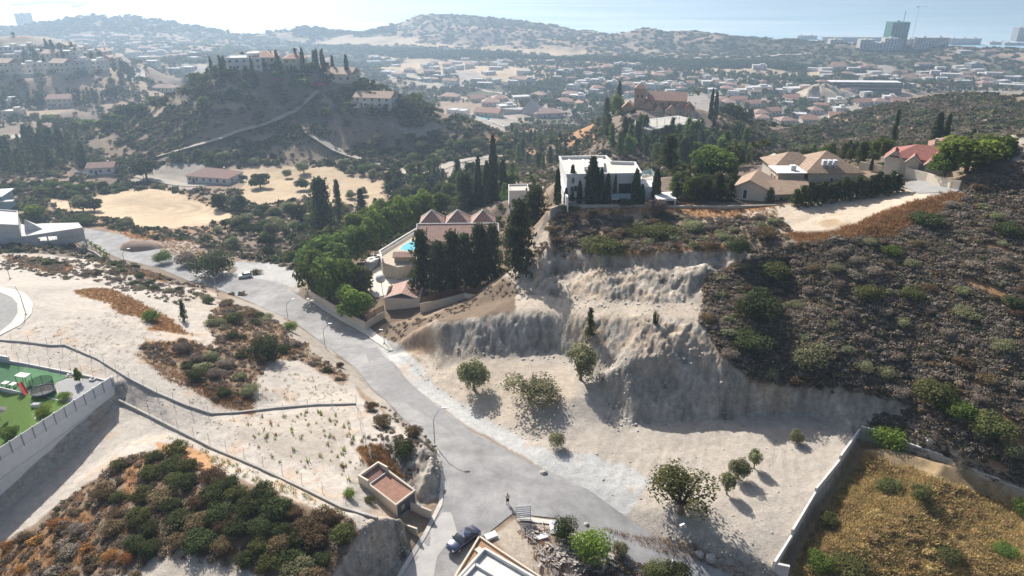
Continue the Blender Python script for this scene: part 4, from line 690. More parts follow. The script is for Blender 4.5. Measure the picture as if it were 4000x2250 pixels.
# ---------------------------------------------------------------- mesh builder
class MB:
    def __init__(s): s.V = []; s.F = []
    def add(s, V, Fc):
        b = len(s.V); s.V += [tuple(map(float, v)) for v in V]; s.F += [tuple(i+b for i in f) for f in Fc]; return s
    def box(s, c, d, rz=0, M=None):
        x, y, z = d[0]/2, d[1]/2, d[2]/2; V = [(-x,-y,-z),(x,-y,-z),(x,y,-z),(-x,y,-z),(-x,-y,z),(x,-y,z),(x,y,z),(-x,y,z)]
        ca, sa = math.cos(rz), math.sin(rz)
        V = [(a*ca-b*sa+c[0], a*sa+b*ca+c[1], e+c[2]) for a, b, e in V]
        if M is not None: V = [tuple(M @ Vector(v)) for v in V]
        return s.add(V, [(0,3,2,1),(4,5,6,7),(0,1,5,4),(1,2,6,5),(2,3,7,6),(3,0,4,7)])
    def prism(s, P, z0, z1):
        n = len(P); A = sum(P[i][0]*P[(i+1) % n][1]-P[(i+1) % n][0]*P[i][1] for i in range(n))
        if A < 0: P = P[::-1]
        a0 = z0 if hasattr(z0, '__len__') else [z0]*n; a1 = z1 if hasattr(z1, '__len__') else [z1]*n
        return s.add([(p[0], p[1], a0[i]) for i, p in enumerate(P)]+[(p[0], p[1], a1[i]) for i, p in enumerate(P)],
                     [tuple(range(n-1, -1, -1)), tuple(range(n, 2*n))]+[(i, (i+1) % n, (i+1) % n+n, i+n) for i in range(n)])
    def tube(s, pts, r, k=6, r1=None):
        pts = [Vector(p) for p in pts]; b = len(s.V); m = len(pts)
        for j, p in enumerate(pts):
            d = (pts[min(j+1, m-1)]-pts[max(j-1, 0)]).normalized(); u = d.cross(Vector((0, 0, 1))); u = u.normalized() if u.length > .05 else Vector((1, 0, 0)); v = d.cross(u)
            q = r if r1 is None else r+(r1-r)*j/(m-1)
            for i in range(k): a = i/k*6.283; s.V.append(tuple(p+u*q*math.cos(a)+v*q*math.sin(a)))
        for j in range(m-1):
            for i in range(k): i2 = (i+1) % k; s.F.append((b+j*k+i, b+j*k+i2, b+(j+1)*k+i2, b+(j+1)*k+i))
        s.F.append(tuple(b+i for i in range(k))[::-1]); s.F.append(tuple(b+(m-1)*k+i for i in range(k))); return s
    def wall(s, P, z0, z1, t):      # run of wall between plan points, bottoms z0, tops z1 (per segment ends)
        for i in range(len(P)-1):
            a, b = Vector(P[i][:2]), Vector(P[i+1][:2]); d = (b-a).normalized()*(t/2); n = Vector((-d.y, d.x)); a2, b2 = a-d*(i > 0)*.98, b+d*(i < len(P)-2)*.98
            lo = (z0[i], z0[i+1]) if hasattr(z0, '__len__') else (z0, z0); hi = (z1[i], z1[i+1]) if hasattr(z1, '__len__') else (z1, z1)
            e = .002*(i % 3); V = [(*(a2-n), lo[0]), (*(b2-n), lo[1]), (*(b2+n), lo[1]), (*(a2+n), lo[0]), (*(a2-n), hi[0]+e), (*(b2-n), hi[1]+e), (*(b2+n), hi[1]+e), (*(a2+n), hi[0]+e)]
            s.add(V, [(0,3,2,1),(4,5,6,7),(0,1,5,4),(1,2,6,5),(2,3,7,6),(3,0,4,7)])
        return s
    def build(s, name, m, parent=None, bevel=0, smooth=False):
        me = bpy.data.meshes.new(name); me.from_pydata(s.V, [], s.F); me.validate(); me.materials.append(m)
        if smooth: me.polygons.foreach_set('use_smooth', [True]*len(me.polygons))
        me.update(); o = bpy.data.objects.new(name, me); S.collection.objects.link(o)
        if parent: o.parent = parent
        if bevel: b = o.modifiers.new('b', 'BEVEL'); b.width = bevel; b.segments = 2; b.limit_method = 'ANGLE'
        return o
def tile_mat(name, col, pitch=.32, dark=.55):
    m = bpy.data.materials.new(name); m.use_nodes = True; n = m.node_tree.nodes; l = m.node_tree.links; b = n['Principled BSDF']; b.inputs['Roughness'].default_value = .8
    t = n.new('ShaderNodeTexCoord'); w = n.new('ShaderNodeTexWave'); w.inputs['Scale'].default_value = .314/pitch; w.inputs['Distortion'].default_value = .3; l.new(t.outputs['Object'], w.inputs['Vector'])
    w2 = n.new('ShaderNodeTexWave'); w2.bands_direction = 'Y'; w2.wave_profile = 'SAW'; w2.inputs['Scale'].default_value = .314/pitch/1.1; l.new(t.outputs['Object'], w2.inputs['Vector'])
    no = n.new('ShaderNodeTexNoise'); no.inputs['Scale'].default_value = 1.3; no.inputs['Detail'].default_value = 8; l.new(t.outputs['Object'], no.inputs['Vector'])
    mm = n.new('ShaderNodeMath'); mm.operation = 'MULTIPLY'; l.new(w.outputs[0], mm.inputs[0]); l.new(w2.outputs[0], mm.inputs[1])
    ad = n.new('ShaderNodeMath'); ad.operation = 'MULTIPLY_ADD'; ad.inputs[1].default_value = .55; l.new(mm.outputs[0], ad.inputs[0]); l.new(no.outputs[0], ad.inputs[2])
    cr = n.new('ShaderNodeValToRGB'); e = cr.color_ramp.elements; e[0].position = .3; e[0].color = (*[c*dark for c in col], 1); e[1].position = .85; e[1].color = (*col, 1); l.new(ad.outputs[0], cr.inputs[0]); l.new(cr.outputs[0], b.inputs['Base Color'])
    bp = n.new('ShaderNodeBump'); bp.inputs['Distance'].default_value = .05; l.new(mm.outputs[0], bp.inputs['Height']); l.new(bp.outputs[0], b.inputs['Normal']); return m
M_ = dict(white=mat('white render', (.72,.71,.69), .7, .07, 2), cream=mat('cream render', (.62,.55,.45), .8, .08, 2), beige=mat('beige render', (.55,.50,.43), .85, .08, 2), conc=mat('bare concrete', (.42,.40,.37), .9, .15, 1.2, bump=.02),
  concl=mat('pale concrete', (.60,.59,.565), .85, .12, 1.5), stone=mat('stone cladding', (.50,.43,.33), .9, .3, .35, bump=.03), sand=mat('sandstone', (.46,.31,.22), .9, .12, 2), dark=mat('dark glass', (.03,.04,.05), .12, .1, 1, spec=.6), black=mat('black metal', (.025,.025,.028), .5, .1, 1),
  wood=mat('dark brown slats', (.10,.055,.035), .8, .25, .4), woodl=mat('weathered wood', (.42,.35,.27), .9, .25, .5), steel=mat('galvanised steel', (.42,.43,.44), .45, .1, 1, metal=.6), pole=mat('grey painted steel', (.40,.41,.42), .5, .08, 1), asph=mat('dusty asphalt', (.30,.295,.285), .92, .13, 1.1, bump=.015),
  paint=mat('white metal sheet', (.75,.76,.78), .4, .05, 2), pool=mat('pool water', (.03,.42,.55), .08, .05, 2, spec=.6), lawn=mat('lawn grass', (.11,.19,.035), .95, .25, .25, bump=.02), turf=mat('green artificial turf', (.09,.21,.10), .95, .08, .5), gravel=mat('grey gravel', (.36,.36,.36), .95, .25, .15, bump=.03),
  red=mat('red plastic', (.55,.03,.03), .4, .05, 1), yellow=mat('yellow plastic', (.7,.45,.03), .4, .05, 1), net=mat('dark netting', (.03,.04,.04), .8, .1, 1, alpha=.55), glassp=mat('pale glass', (.55,.68,.68), .1, .05, 2, alpha=.5), mesh=mat('wire mesh', (.35,.35,.34), .6, .1, 1, alpha=.10), soil=mat('reddish planter soil', (.35,.21,.12), .95, .2, .4, bump=.04),
  cloth=mat('cream sail cloth', (.68,.62,.50), .9, .06, 1), grn=mat('green scaffold netting', (.10,.26,.22), .9, .2, 6), pave=mat('pale paving', (.60,.57,.51), .85, .10, .6), farwhite=mat('far white walls', (.60,.58,.55), .8, .1, 6), rock=mat('boulder', (.45,.42,.38), .95, .25, .4, bump=.05), sandh=mat('brown earth heap', (.30,.22,.17), .95, .15, .5, bump=.08))
T_ = dict(red=tile_mat('terracotta roof tiles', (.43,.225,.155)), pink=tile_mat('faded pink roof tiles', (.47,.29,.225), .7, .6), brown=tile_mat('brown roof tiles', (.42,.29,.20)), wine=tile_mat('wine red roof tiles', (.40,.15,.12)), tan=tile_mat('sandy roof tiles', (.42,.295,.205), .55), rust=tile_mat('weathered russet roof tiles', (.34,.19,.15)))
def hip(m, x0, x1, y0, y1, z, rh, ov=.5, kind='hip', th=.15):
    x0 -= ov; x1 += ov; y0 -= ov; y1 += ov; w, d = x1-x0, y1-y0
    if kind == 'gable':
        if w >= d: R_ = [(x0, (y0+y1)/2), (x1, (y0+y1)/2)]
        else: R_ = [((x0+x1)/2, y0), ((x0+x1)/2, y1)]
    else:
        if w >= d: R_ = [(x0+d/2, (y0+y1)/2), (x1-d/2, (y0+y1)/2)]
        else: R_ = [((x0+x1)/2, y0+w/2), ((x0+x1)/2, y1-w/2)]
    V = [(x0,y0,z),(x1,y0,z),(x1,y1,z),(x0,y1,z),(*R_[0],z+rh),(*R_[1],z+rh)]
    top = [(0,1,5,4),(1,2,5),(2,3,4,5),(3,0,4)] if w >= d else [(0,1,4),(1,2,5,4),(2,3,5),(3,0,4,5)]
    V += [(a, b, c-th) for a, b, c in V[:4]]
    m.add(V, top+[(6,7,1,0),(7,8,2,1),(8,9,3,2),(9,6,0,3),(9,8,7,6)]); return m
def gwall(m, x0, x1, y0, y1, z0, z1, rh, kind):
    m.box(((x0+x1)/2, (y0+y1)/2, (z0+z1)/2), (x1-x0, y1-y0, z1-z0))
    if kind == 'gable':
        if x1-x0 >= y1-y0:
            for x in (x0, x1-.2): m.add([(x,y0,z1),(x,y1,z1),(x,(y0+y1)/2,z1+rh),(x+.2,y0,z1),(x+.2,y1,z1),(x+.2,(y0+y1)/2,z1+rh)], [(0,2,1),(3,4,5),(0,3,5,2),(1,2,5,4)])
        else:
            for y in (y0, y1-.2): m.add([(x0,y,z1),(x1,y,z1),((x0+x1)/2,y,z1+rh),(x0,y+.2,z1),(x1,y+.2,z1),((x0+x1)/2,y+.2,z1+rh)], [(0,1,2),(3,5,4),(0,2,5,3),(1,4,5,2)])
WINM = {}
def window(par, x, z, y, w=1.2, h=1.3, side='f', rich=False):
    key = (round(w, 1), round(h, 1), rich)
    if key not in WINM:
        o = MB().box((0, 0, 0), (w, .08, h)).build('window', M_['dark']); fr = MB()
        for q in (-1, 1): fr.box((q*(w/2+.05), -.01, 0), (.1, .14, h+.2)); fr.box((0, -.01, q*(h/2+.05)), (w-.002, .13, .1))
        f = fr.build('frame', M_['white']); WINM[key] = (o.data, f.data); bpy.data.objects.remove(o); bpy.data.objects.remove(f)
    o = link('window', WINM[key][0], par)
    o.location = {'f': (x, y-.03, z), 'l': (y-.03, x, z), 'r': (y+.03, x, z), 'b': (x, y+.03, z)}[side]
    if side in 'lr': o.rotation_euler = (0, 0, math.pi/2)
    if rich: link('frame', WINM[key][1], o)
    return o
def house(name, label, cat, p, rz, w, d, h, roof='hip', wm='white', tm='red', group=None, floors=1, rich=False, base=2.5, rh=None, extra=True, nwin=None):
    o = empty(name, p, rz, label, cat, group); rh = rh or min(w, d)*.22; x0, x1, y0, y1 = -w/2, w/2, -d/2, d/2
    m = MB(); gwall(m, x0, x1, y0, y1, -base, h, rh*.95, roof if roof == 'gable' else ''); 
    if roof == 'flat':
        t = .25
        for c, e in (((0, y0+t/2, h+.25), (w, t, .5)), ((0, y1-t/2, h+.25), (w, t, .5)), ((x0+t/2, 0, h+.247), (t, d-2*t, .5)), ((x1-t/2, 0, h+.247), (t, d-2*t, .5))): m.box(c, e)
    m.build('wall', M_[wm], o)
    if roof != 'flat': hip(MB(), x0, x1, y0, y1, h, rh, .5, roof).build('roof', T_[tm], o)
    else:
        MB().box((0, 0, h+.06), (w-.6, d-.6, .1)).build('roof', M_['concl'], o)
        if extra: MB().box((w*.2, d*.12, h+1.1), (w*.34, d*.4, 2.0)).build('roof_room', M_[wm], o)
    if extra and roof != 'flat': MB().box((w*.22, d*.1, h+rh*.62), (.7, .7, rh*1.1)).build('chimney', M_[wm], o)
    fh = h/floors; n = nwin or max(2, int(w/3.4))
    for f in range(floors):
        for k in range(n): window(o, x0+(k+.5)*w/n, fh*(f+.55), y0, 1.3, 1.3, 'f', rich)
        for k in range(max(1, int(d/4.5))): 
            yy = y0+(k+.5)*d/max(1, int(d/4.5)); window(o, yy, fh*(f+.55), x0, 1.1, 1.3, 'l', rich); window(o, yy, fh*(f+.55), x1, 1.1, 1.3, 'r', rich)
    dr = MB().box((x0+w*.5/n*(2 if n > 1 else 1), y0-.05, 1.05), (1., .1, 2.1)).build('door', M_['wood'], o)
    return o
def drape(name, poly, off, m, sp=1.2, label=None, cat=None, kind='structure', z=None, world=False, th=0):
    P3 = [G(*p) if z is None else at(p[0], p[1], z) for p in poly] if not world else [np.array(p) for p in poly]
    B = []
    for i in range(len(P3)):
        a, b = P3[i][:2], P3[(i+1) % len(P3)][:2]; k = max(1, int(np.hypot(*(b-a))/sp))
        for j in range(k): B.append(a+(b-a)*j/k)
    B = np.array(B); nb = len(B); gx = np.arange(B[:, 0].min()+sp/2, B[:, 0].max(), sp); gy = np.arange(B[:, 1].min()+sp/2, B[:, 1].max(), sp)
    I = np.stack(np.meshgrid(gx, gy), -1).reshape(-1, 2)+.01; I = I[pip([tuple(b) for b in B], I[:, 0], I[:, 1])]
    vs = [Vector(p) for p in B]+[Vector(p) for p in I]; o = delaunay_2d_cdt(vs, [], [list(range(nb))], 1, 1e-4)
    V = [(v[0], v[1], (HZ(v[0], v[1])+off) if z is None else z) for v in o[0]]
    mb = MB(); mb.add(V, [tuple(f) for f in o[2]]); ob = mb.build(name, m, smooth=z is None)
    return tag(ob, label, cat, None, kind)
def strip(name, line, wd, off, m, label, dmin=0, world=None, kind='structure', sub=4., bed=0):
    P3 = world or [G(q[0], q[1], q[2] if len(q) > 2 else dmin)[:2] for q in line]
    pts = [np.array(P3[0][:2])]
    for i in range(len(P3)-1):
        a, b = np.array(P3[i][:2]), np.array(P3[i+1][:2]); k = max(1, int(np.hypot(*(b-a))/sub))
        for j in range(1, k+1): pts.append(a+(b-a)*j/k)
    pts = np.array(pts)
    for _ in range(3): pts[1:-1] = (pts[:-2]+2*pts[1:-1]+pts[2:])/4
    V = []; n = len(pts)
    for i in range(n):
        t = pts[min(i+1, n-1)]-pts[max(i-1, 0)]; t = t/np.hypot(*t); nn = np.array((-t[1], t[0]))
        zc = max(HZ(*(pts[i]+nn*wd*k)) for k in (-.5, -.25, 0, .25, .5))
        for k in (-.5, 0, .5): q = pts[i]+nn*wd*k; V.append((q[0], q[1], zc+off))
        for k in (-.5, .5): q = pts[i]+nn*wd*k; V.append((q[0], q[1], zc+off-bed-.4))
    Fc = []
    for i in range(n-1):
        a = i*5; b = a+5; Fc += [(a, a+1, b+1, b), (a+1, a+2, b+2, b+1), (a+3, a, b, b+3), (a+2, a+4, b+4, b+2)]
    o = MB().add(V, Fc).build(name, m); return tag(o, label, name, None, kind)
def plan(line, z=None): return [tuple(G(*q)[:2]) if z is None else tuple(at(q[0], q[1], z)[:2]) for q in line]
# ---------------------------------------------------------------- road, kerbs, verges
RM = mat('dusty asphalt road', (.305,.30,.295), .93, .26, 3.4, bump=.01); finer(RM, .35, .10, .01); finer(RM, 16, .22, 0)
drape('road', ROAD, .07, RM, 1.3, 'dusty grey asphalt road forking at the junction and climbing past the villa')
drape('asphalt_patch', [(914,880),(948,874),(1010,950),(1060,993),(1115,1036),(1185,1087),(1255,1128),(1200,1120),(1119,1078),(1034,1023),(990,992),(956,962),(935,922)], .085, mat('older darker asphalt', (.265,.26,.26), .92, .15, 1.4), 1.2, 'darker worn strip of asphalt along the right lane')
drape('pavement', [(1000,1480),(1012,1449),(1072,1352),(1113,1272),(1119,1200),(1101,1126),(1093,1128),(1109,1198),(1103,1268),(1062,1349),(1000,1449),(985,1480)], .16, M_['pave'], .8, 'narrow pale concrete kerb strip around the inside of the bend')
drape('dirt_bay', [(575,700),(610,665),(700,662),(757,690),(742,728),(700,712)], .05, mat('gravel bay', (.40,.395,.38), .95, .2, 1.5, bump=.03), 1.5, 'grey gravel bay where the white car is parked')
drape('footway', [(785,748),(800,752),(945,838),(990,882),(978,884),(925,846),(840,798),(770,752)], .14, M_['pave'], .9, 'dusty paved footway under the villa wall')
drape('lower_pavement', [(1310,1300),(1400,1312),(1500,1378),(1600,1424),(1700,1470),(1680,1475),(1590,1432),(1490,1388),(1395,1322),(1305,1310)], .14, M_['pave'], .9, 'pale paved kerb along the lower road')
drape('driveway_ramp', [(1012,1449),(1072,1352),(1112,1290),(1135,1290),(1150,1340),(1100,1400),(1085,1480),(1000,1480)], .085, mat('bright concrete ramp', (.47,.455,.43), .85, .12, 1.5), 1.2, 'bright smooth concrete ramp running down from the junction')
drape('turning_circle', [(-60,700),(0,735),(32,748),(45,765),(46,790),(30,815),(0,838),(-60,860)], .08, M_['asph'], 1.2, 'curved asphalt turning circle at the left edge')
drape('circle_pavement', [(-60,690),(0,722),(40,730),(68,742),(84,765),(80,790),(50,820),(0,845),(-60,870),(-60,855),(0,836),(30,812),(45,788),(44,765),(30,749),(0,736),(-60,703)], .12, M_['pave'], 1, 'bright curved pavement round the turning circle')
for pts, wdt, lab, dm in [([(1345,153),(1450,153),(1600,151),(1750,147),(1900,144),(2060,139)], 16, 'pale highway crossing the far valley floor', 900), ([(60,215),(290,150)], 3, None, 0),
   ([(345,200),(352,178),(335,163),(300,150),(230,118),(200,108)], 9, 'curved estate road sweeping round the hill spur', 480), ([(1020,1)], 0, None, 0),
   ([(395,395),(470,378),(560,352),(640,330),(700,305),(745,283)], 4.5, 'pale dirt track climbing the face of the villa hill', 300), ([(745,283),(770,255),(800,235)], 4.5, None, 300),
   ([(775,335),(800,365),(850,383),(930,402),(1010,430),(1060,455)], 5, 'narrow grey lane winding past the foot of the villa hill', 300), ([(1060,455),(1110,425),(1180,400),(1300,385)], 5, 'pale lane between the trees below the gully', 300),
   ([(640,145),(700,155)], 3, None, 0), ([(505,120),(535,130),(520,142)], 7, 'pale road bend beyond the estate', 700), ([(960,200),(1060,193),(1150,215),(1300,240)], 7, 'pale dirt road across the far valley', 700),
   ([(2285,455),(2270,470)], 3, None, 0), ([(340,440),(400,455),(470,470),(620,455)], 5, 'pale lane to the bungalow in the valley', 250), ([(200,430),(300,445),(340,440),(330,420)], 5, 'pale lane passing the white farmhouse', 280)]:
    if len(pts) > 2: strip('lane', pts, wdt, .25, mat('pale lane', (.42,.37,.31), .95, .1, 5), lab, dm, sub=6)
drape('cul_de_sac', [(2272,470),(2300,447),(2420,477),(2390,489),(2310,487)], .08, M_['asph'], 1.5, 'grey asphalt road end beside the tan wall')
# ---------------------------------------------------------------- street lamps
def lamp(px, py, hpx, arm, label, two=False, g='street lamps along the road', h=None):
    p = G(px, py); s = mpp(p); hh = h or hpx*s/math.cos(dep(p)); o = empty('street_lamp', p, 0, label, 'street lamp', g)
    pole = [(0, 0, -.2), (0, 0, hh*.72)]; MB().tube(pole, .085, 8, .06).build('pole', M_['pole'], o); MB().box((0, 0, .1), (.4, .4, .35)).build('base', M_['concl'], o)
    for sg in ((1, -1) if two else (1,)):
        ax, ay = arm[0]*sg, arm[1]*sg; pts = [(ax*t, ay*t, hh*.72+hh*.28*math.sin(t*1.57)) for t in (0, .2, .4, .6, .8, 1)]
        MB().tube(pts, .055, 6, .04).build('arm', M_['pole'], o)
        a = math.atan2(ay, ax); MB().box((ax*1.16, ay*1.16, hh+.02), (.75, .26, .13), a).build('lamp_head', M_['paint'], o)
    return o
lamp(1094,1122,89,(1.4,.2),'curved street lamp at the kerb above the junction, casting a long shadow on the road')
lamp(818,874,58,(1.3,.2),'curved street lamp beside the brown bushes on the left verge')
lamp(725,806,52,(1.5,.2),'curved street lamp beside the small bright green bush')
lamp(547,743,56,(2.4,.5),'two-armed street lamp opposite the big dark round bush', True)
lamp(315,668,42,(1.6,.2),'street lamp at the far end of the road near the earth heap')
lamp(1694,1414,82,(.5,.3),'straight street pole rising from the bushes by the lower road')
lamp(26,702,52,(-2.,.2),'bent street lamp on the chalk by the unfinished concrete house')
lamp(66,792,72,(-.8,.2),'tall thin pole standing on the curved pavement')
lamp(967,864,34,(-.4,0),'short thin pole among dry weeds below the villa wall corner')
# ---------------------------------------------------------------- boundary walls
def lowall(name, label, line, h, t, m, cat='wall', sink=.6, z=None, cap=None):
    P_ = plan(line); zs_ = [HZ(*p) for p in P_]; o = MB().wall(P_, [a-sink for a in zs_], [a+h for a in zs_], t).build(name, M_[m]); return tag(o, label, cat)
def dense(line, k=3):
    r = []
    for i in range(len(line)-1):
        for j in range(k): t = j/k; r.append((line[i][0]*(1-t)+line[i+1][0]*t, line[i][1]*(1-t)+line[i+1][1]*t))
    return r+[line[-1]]
lowall('kerb_wall', 'long low grey concrete kerb wall winding across the upper chalk', dense([(-40,855),(60,862),(130,871),(165,870),(245,904),(325,954),(400,992),(470,1022),(535,1043),(600,1040),(700,1028),(800,1020),(897,1018)]), .35, .3, 'conc')
lowall('kerb_wall', 'long low concrete kerb wall from the tall retaining wall down to the tiled hut', dense([(300,1010),(360,1040),(450,1086),(540,1132),(650,1178),(780,1240),(860,1280),(950,1307)]), .4, .3, 'conc')
def postfence(label, line, n, h, lean=0, m='steel', mesh=True, r=.035):
    o = empty('wire_fence', (0, 0, 0), 0, label, 'fence'); P_ = [np.array(p) for p in plan(dense(line, 2))]; seg = [np.hypot(*(P_[i+1]-P_[i])) for i in range(len(P_)-1)]; tot = sum(seg); tops = []
    me = MB().tube([(0, 0, -.2), (lean, 0, h)], r, 5).build('post', M_[m]); d0 = me.data; bpy.data.objects.remove(me)
    for k in range(n):
        t = tot*k/(n-1); i = 0
        while i < len(seg)-1 and t > seg[i]: t -= seg[i]; i += 1
        q = P_[i]+(P_[i+1]-P_[i])*min(t/seg[i], 1); z = HZ(*q); c = link('post', d0, o); c.location = (*q, z); tops.append((q[0], q[1], z))
    if mesh:
        w = MB()
        for k in range(n-1):
            for f in (.35, .68, .97): w.tube([(tops[k][0], tops[k][1], tops[k][2]+h*f), (tops[k+1][0], tops[k+1][1], tops[k+1][2]+h*f)], .012, 3)
        w.build('wire', M_[m], o)
    return o
postfence('thin grey wire fence with leaning posts beside the upper kerb wall', [(30,864),(130,874),(245,910),(325,960),(400,1000),(535,1050),(700,1040),(897,1025)], 20, 2.1, .15)
postfence('thin wire fence running along the lower kerb wall', [(310,1000),(360,1030),(450,1076),(540,1120),(650,1165),(780,1225),(870,1265)], 14, 1.8, .1)
postfence('short run of mesh fence at the end of the kerb wall beside the road', [(897,1022),(905,1075),(925,1130),(935,1165)], 5, 2.2)
# tall retaining wall with white sheet fence
def retwall():
    o = empty('retaining_wall', (0, 0, 0), 0, 'tall pale concrete retaining wall topped by white metal sheets at the left edge', 'retaining wall')
    top = [at(282,971,3.2), at(110,1083,3.2), at(0,1155,3.2), at(-130,1240,3.2)]; P_ = [p[:2] for p in top]
    foot = [-1.5, -4, -4.6, -6]
    MB().wall(P_, foot, [3.2]*4, .4).build('wall', mat('pale shuttered concrete', (.80,.79,.77), .85, .08, 1.2), o)
    for f in (.33, .66):
        j = MB(); j.wall([(p[0]+.215, p[1]-.0) for p in P_], [foot[i]+(3.2-foot[i])*f for i in range(4)], [foot[i]+(3.2-foot[i])*f+.05 for i in range(4)], .05); j.build('joint', M_['conc'], o)
    MB().wall([p+np.array((.1, 0)) for p in P_], 3.2, 4.9, .06).build('metal_sheet_fence', M_['paint'], o)
    t = np.linspace(0, 1, 16)
    for k in t:
        q = np.array(P_[0])*(1-k)+np.array(P_[3])*k; MB().box((q[0]+.2, q[1], 4.0), (.08, .08, 2.2)).build('post', M_['steel'], o)
    r = np.array(at(293,992,3.2)[:2]); e = np.array(at(284,966,3.2)[:2]); MB().wall([P_[0], e+np.array((-.2, .6))], .2, 4.4, .3).build('return_wall', M_['concl'], o)
retwall()
drape('artificial_turf', [(-60,905),(30,917),(160,944),(170,950),(140,962),(142,985),(150,1006),(60,988),(-60,960)], .09, M_['turf'], 1.2, 'green artificial turf play area')
drape('lawn', [(-60,962),(60,990),(150,1010),(200,1030),(160,1062),(60,1130),(-60,1205)], .08, M_['lawn'], 1.2, 'mown green lawn behind the retaining wall')
drape('gravel_bed', [(143,962),(172,952),(230,955),(275,972),(232,1002),(200,1026),(152,1006)], .1, M_['gravel'], 1.2, 'grey gravel bed between turf and retaining wall')
lowall('garden_kerb', 'low concrete kerb closing the garden at the back', [(-30,903),(60,918),(140,934),(235,953),(280,965)], .45, .25, 'concl')
lowall('lawn_edging', 'thin white edging strip between turf and lawn', [(-30,968),(60,989),(150,1008),(205,1028)], .12, .12, 'white')
lowall('garden_wall', 'short white garden wall at the far left', [(-40,900),(25,911)], 1.1, .3, 'white')
postfence('tall thin fence posts with a strut behind the play area', [(20,905),(60,912),(140,929),(235,948)], 9, 1.9, .1)
# ---------------------------------------------------------------- play things
def ring(m, r, z, t, n=24, cx=0, cy=0): m.tube([(cx+r*math.cos(a), cy+r*math.sin(a), z) for a in np.linspace(0, 6.2832, n+1)], t, 6)
def disc(m, r, z, th, n=24, cx=0, cy=0): m.prism([(cx+r*math.cos(a), cy+r*math.sin(a)) for a in np.linspace(0, 6.2832, n+1)[:-1]], z-th, z)
p = G(111,990); t = empty('trampoline', p, 0, 'round trampoline with dark safety net on the turf behind the retaining wall', 'trampoline')
m = MB(); disc(m, 1.55, .72, .03); m.build('jumping_mat', M_['black'], t); m = MB(); ring(m, 1.72, .72, .13); m.build('edge_pad', mat('lilac pad', (.42,.42,.50), .7), t)
for k in range(6):
    a = k*1.047; MB().tube([(1.8*math.cos(a), 1.8*math.sin(a), 0), (1.8*math.cos(a), 1.8*math.sin(a), 2.5)], .035).build('pole', M_['black'], t)
m = MB()
for k in range(24):
    a, b = k*.2618, (k+1)*.2618; m.add([(1.7*math.cos(a), 1.7*math.sin(a), .75), (1.7*math.cos(b), 1.7*math.sin(b), .75), (1.7*math.cos(b), 1.7*math.sin(b), 2.45), (1.7*math.cos(a), 1.7*math.sin(a), 2.45)], [(0,1,2,3)])
m.build('safety_net', M_['net'], t)
def frame_table(px, py, w, d, h, lab, name='garden_table', cat='table', tm='white', top=True):
    o = empty(name, G(px, py), -.25, lab, cat); MB().box((0, 0, h), (w, d, .06)).build('top', M_[tm], o)
    for x in (-1, 1):
        for y in (-1, 1): MB().box((x*(w/2-.05), y*(d/2-.05), h/2-.02), (.06, .06, h)).build('leg', M_['black'], o)
    return o
frame_table(64,966,2.1,1.2,1.75,'white-topped metal canopy frame on the turf','play_canopy','canopy'); frame_table(17,972,1.,.9,.75,'left of the two pale tables on the turf'); frame_table(36,975,.9,.9,.75,'right of the two pale tables, beside the slide')
p = G(62,988); t = empty('slide', p, -.75, 'red toy slide with a yellow ladder between lawn and trampoline', 'slide')
m = MB(); m.add([(-1.3,-.28,1.3),(-1.3,.28,1.3),(1.2,.28,.12),(1.2,-.28,.12),(-1.3,-.28,1.22),(-1.3,.28,1.22),(1.2,.28,.05),(1.2,-.28,.05)], [(0,3,2,1),(4,5,6,7),(0,1,5,4),(1,2,6,5),(2,3,7,6),(3,0,4,7)])
for y in (-.3, .3): m.add([(-1.3,y-.03,1.5),(-1.3,y+.03,1.5),(1.2,y+.03,.3),(1.2,y-.03,.3),(-1.3,y-.03,1.2),(-1.3,y+.03,1.2),(1.2,y+.03,.04),(1.2,y-.03,.04)], [(0,3,2,1),(4,5,6,7),(0,1,5,4),(1,2,6,5),(2,3,7,6),(3,0,4,7)])
m.build('chute', M_['red'], t); m = MB()
for y in (-.28, .28): m.tube([(-1.9, y, 0), (-1.35, y, 1.5)], .04)
for k in range(5): m.tube([(-1.85+.1*k, -.28, .2+.27*k), (-1.85+.1*k, .28, .2+.27*k)], .035)
m.build('ladder', M_['yellow'], t)
o = empty('parasol', G(4,1062), 0, 'dark closed garden parasol at the left edge of the lawn', 'parasol'); MB().tube([(0,0,0),(0,0,2.6)], .03).build('pole', M_['black'], o)
m = MB(); n_ = 8
m.add([(0,0,2.7)]+[(1.3*math.cos(k*.785), 1.3*math.sin(k*.785), 2.15) for k in range(8)]+[(0,0,2.64)], [(0,k+1,(k+1) % 8+1) for k in range(8)]+[(9,(k+1) % 8+1,k+1) for k in range(8)]); m.build('canopy', M_['black'], o)
def tyre(px, py, lab):
    m = MB(); ring(m, .42, .14, .15); o = m.build('old_tyre', M_['concl'], smooth=True); o.location = G(px, py)+np.array((0, 0, .12)); tag(o, lab, 'tyre')
tyre(178,945,'grey tyre lying at the back of the gravel bed'); tyre(234,957,'pale tyre lying near the corner of the retaining wall')
o = MB().box((0,0,.25), (1.2,.7,.5)).build('garden_box', M_['white'], bevel=.03); o.location = G(92,1022); tag(o, 'white garden box standing on the lawn near the shrubs', 'box')
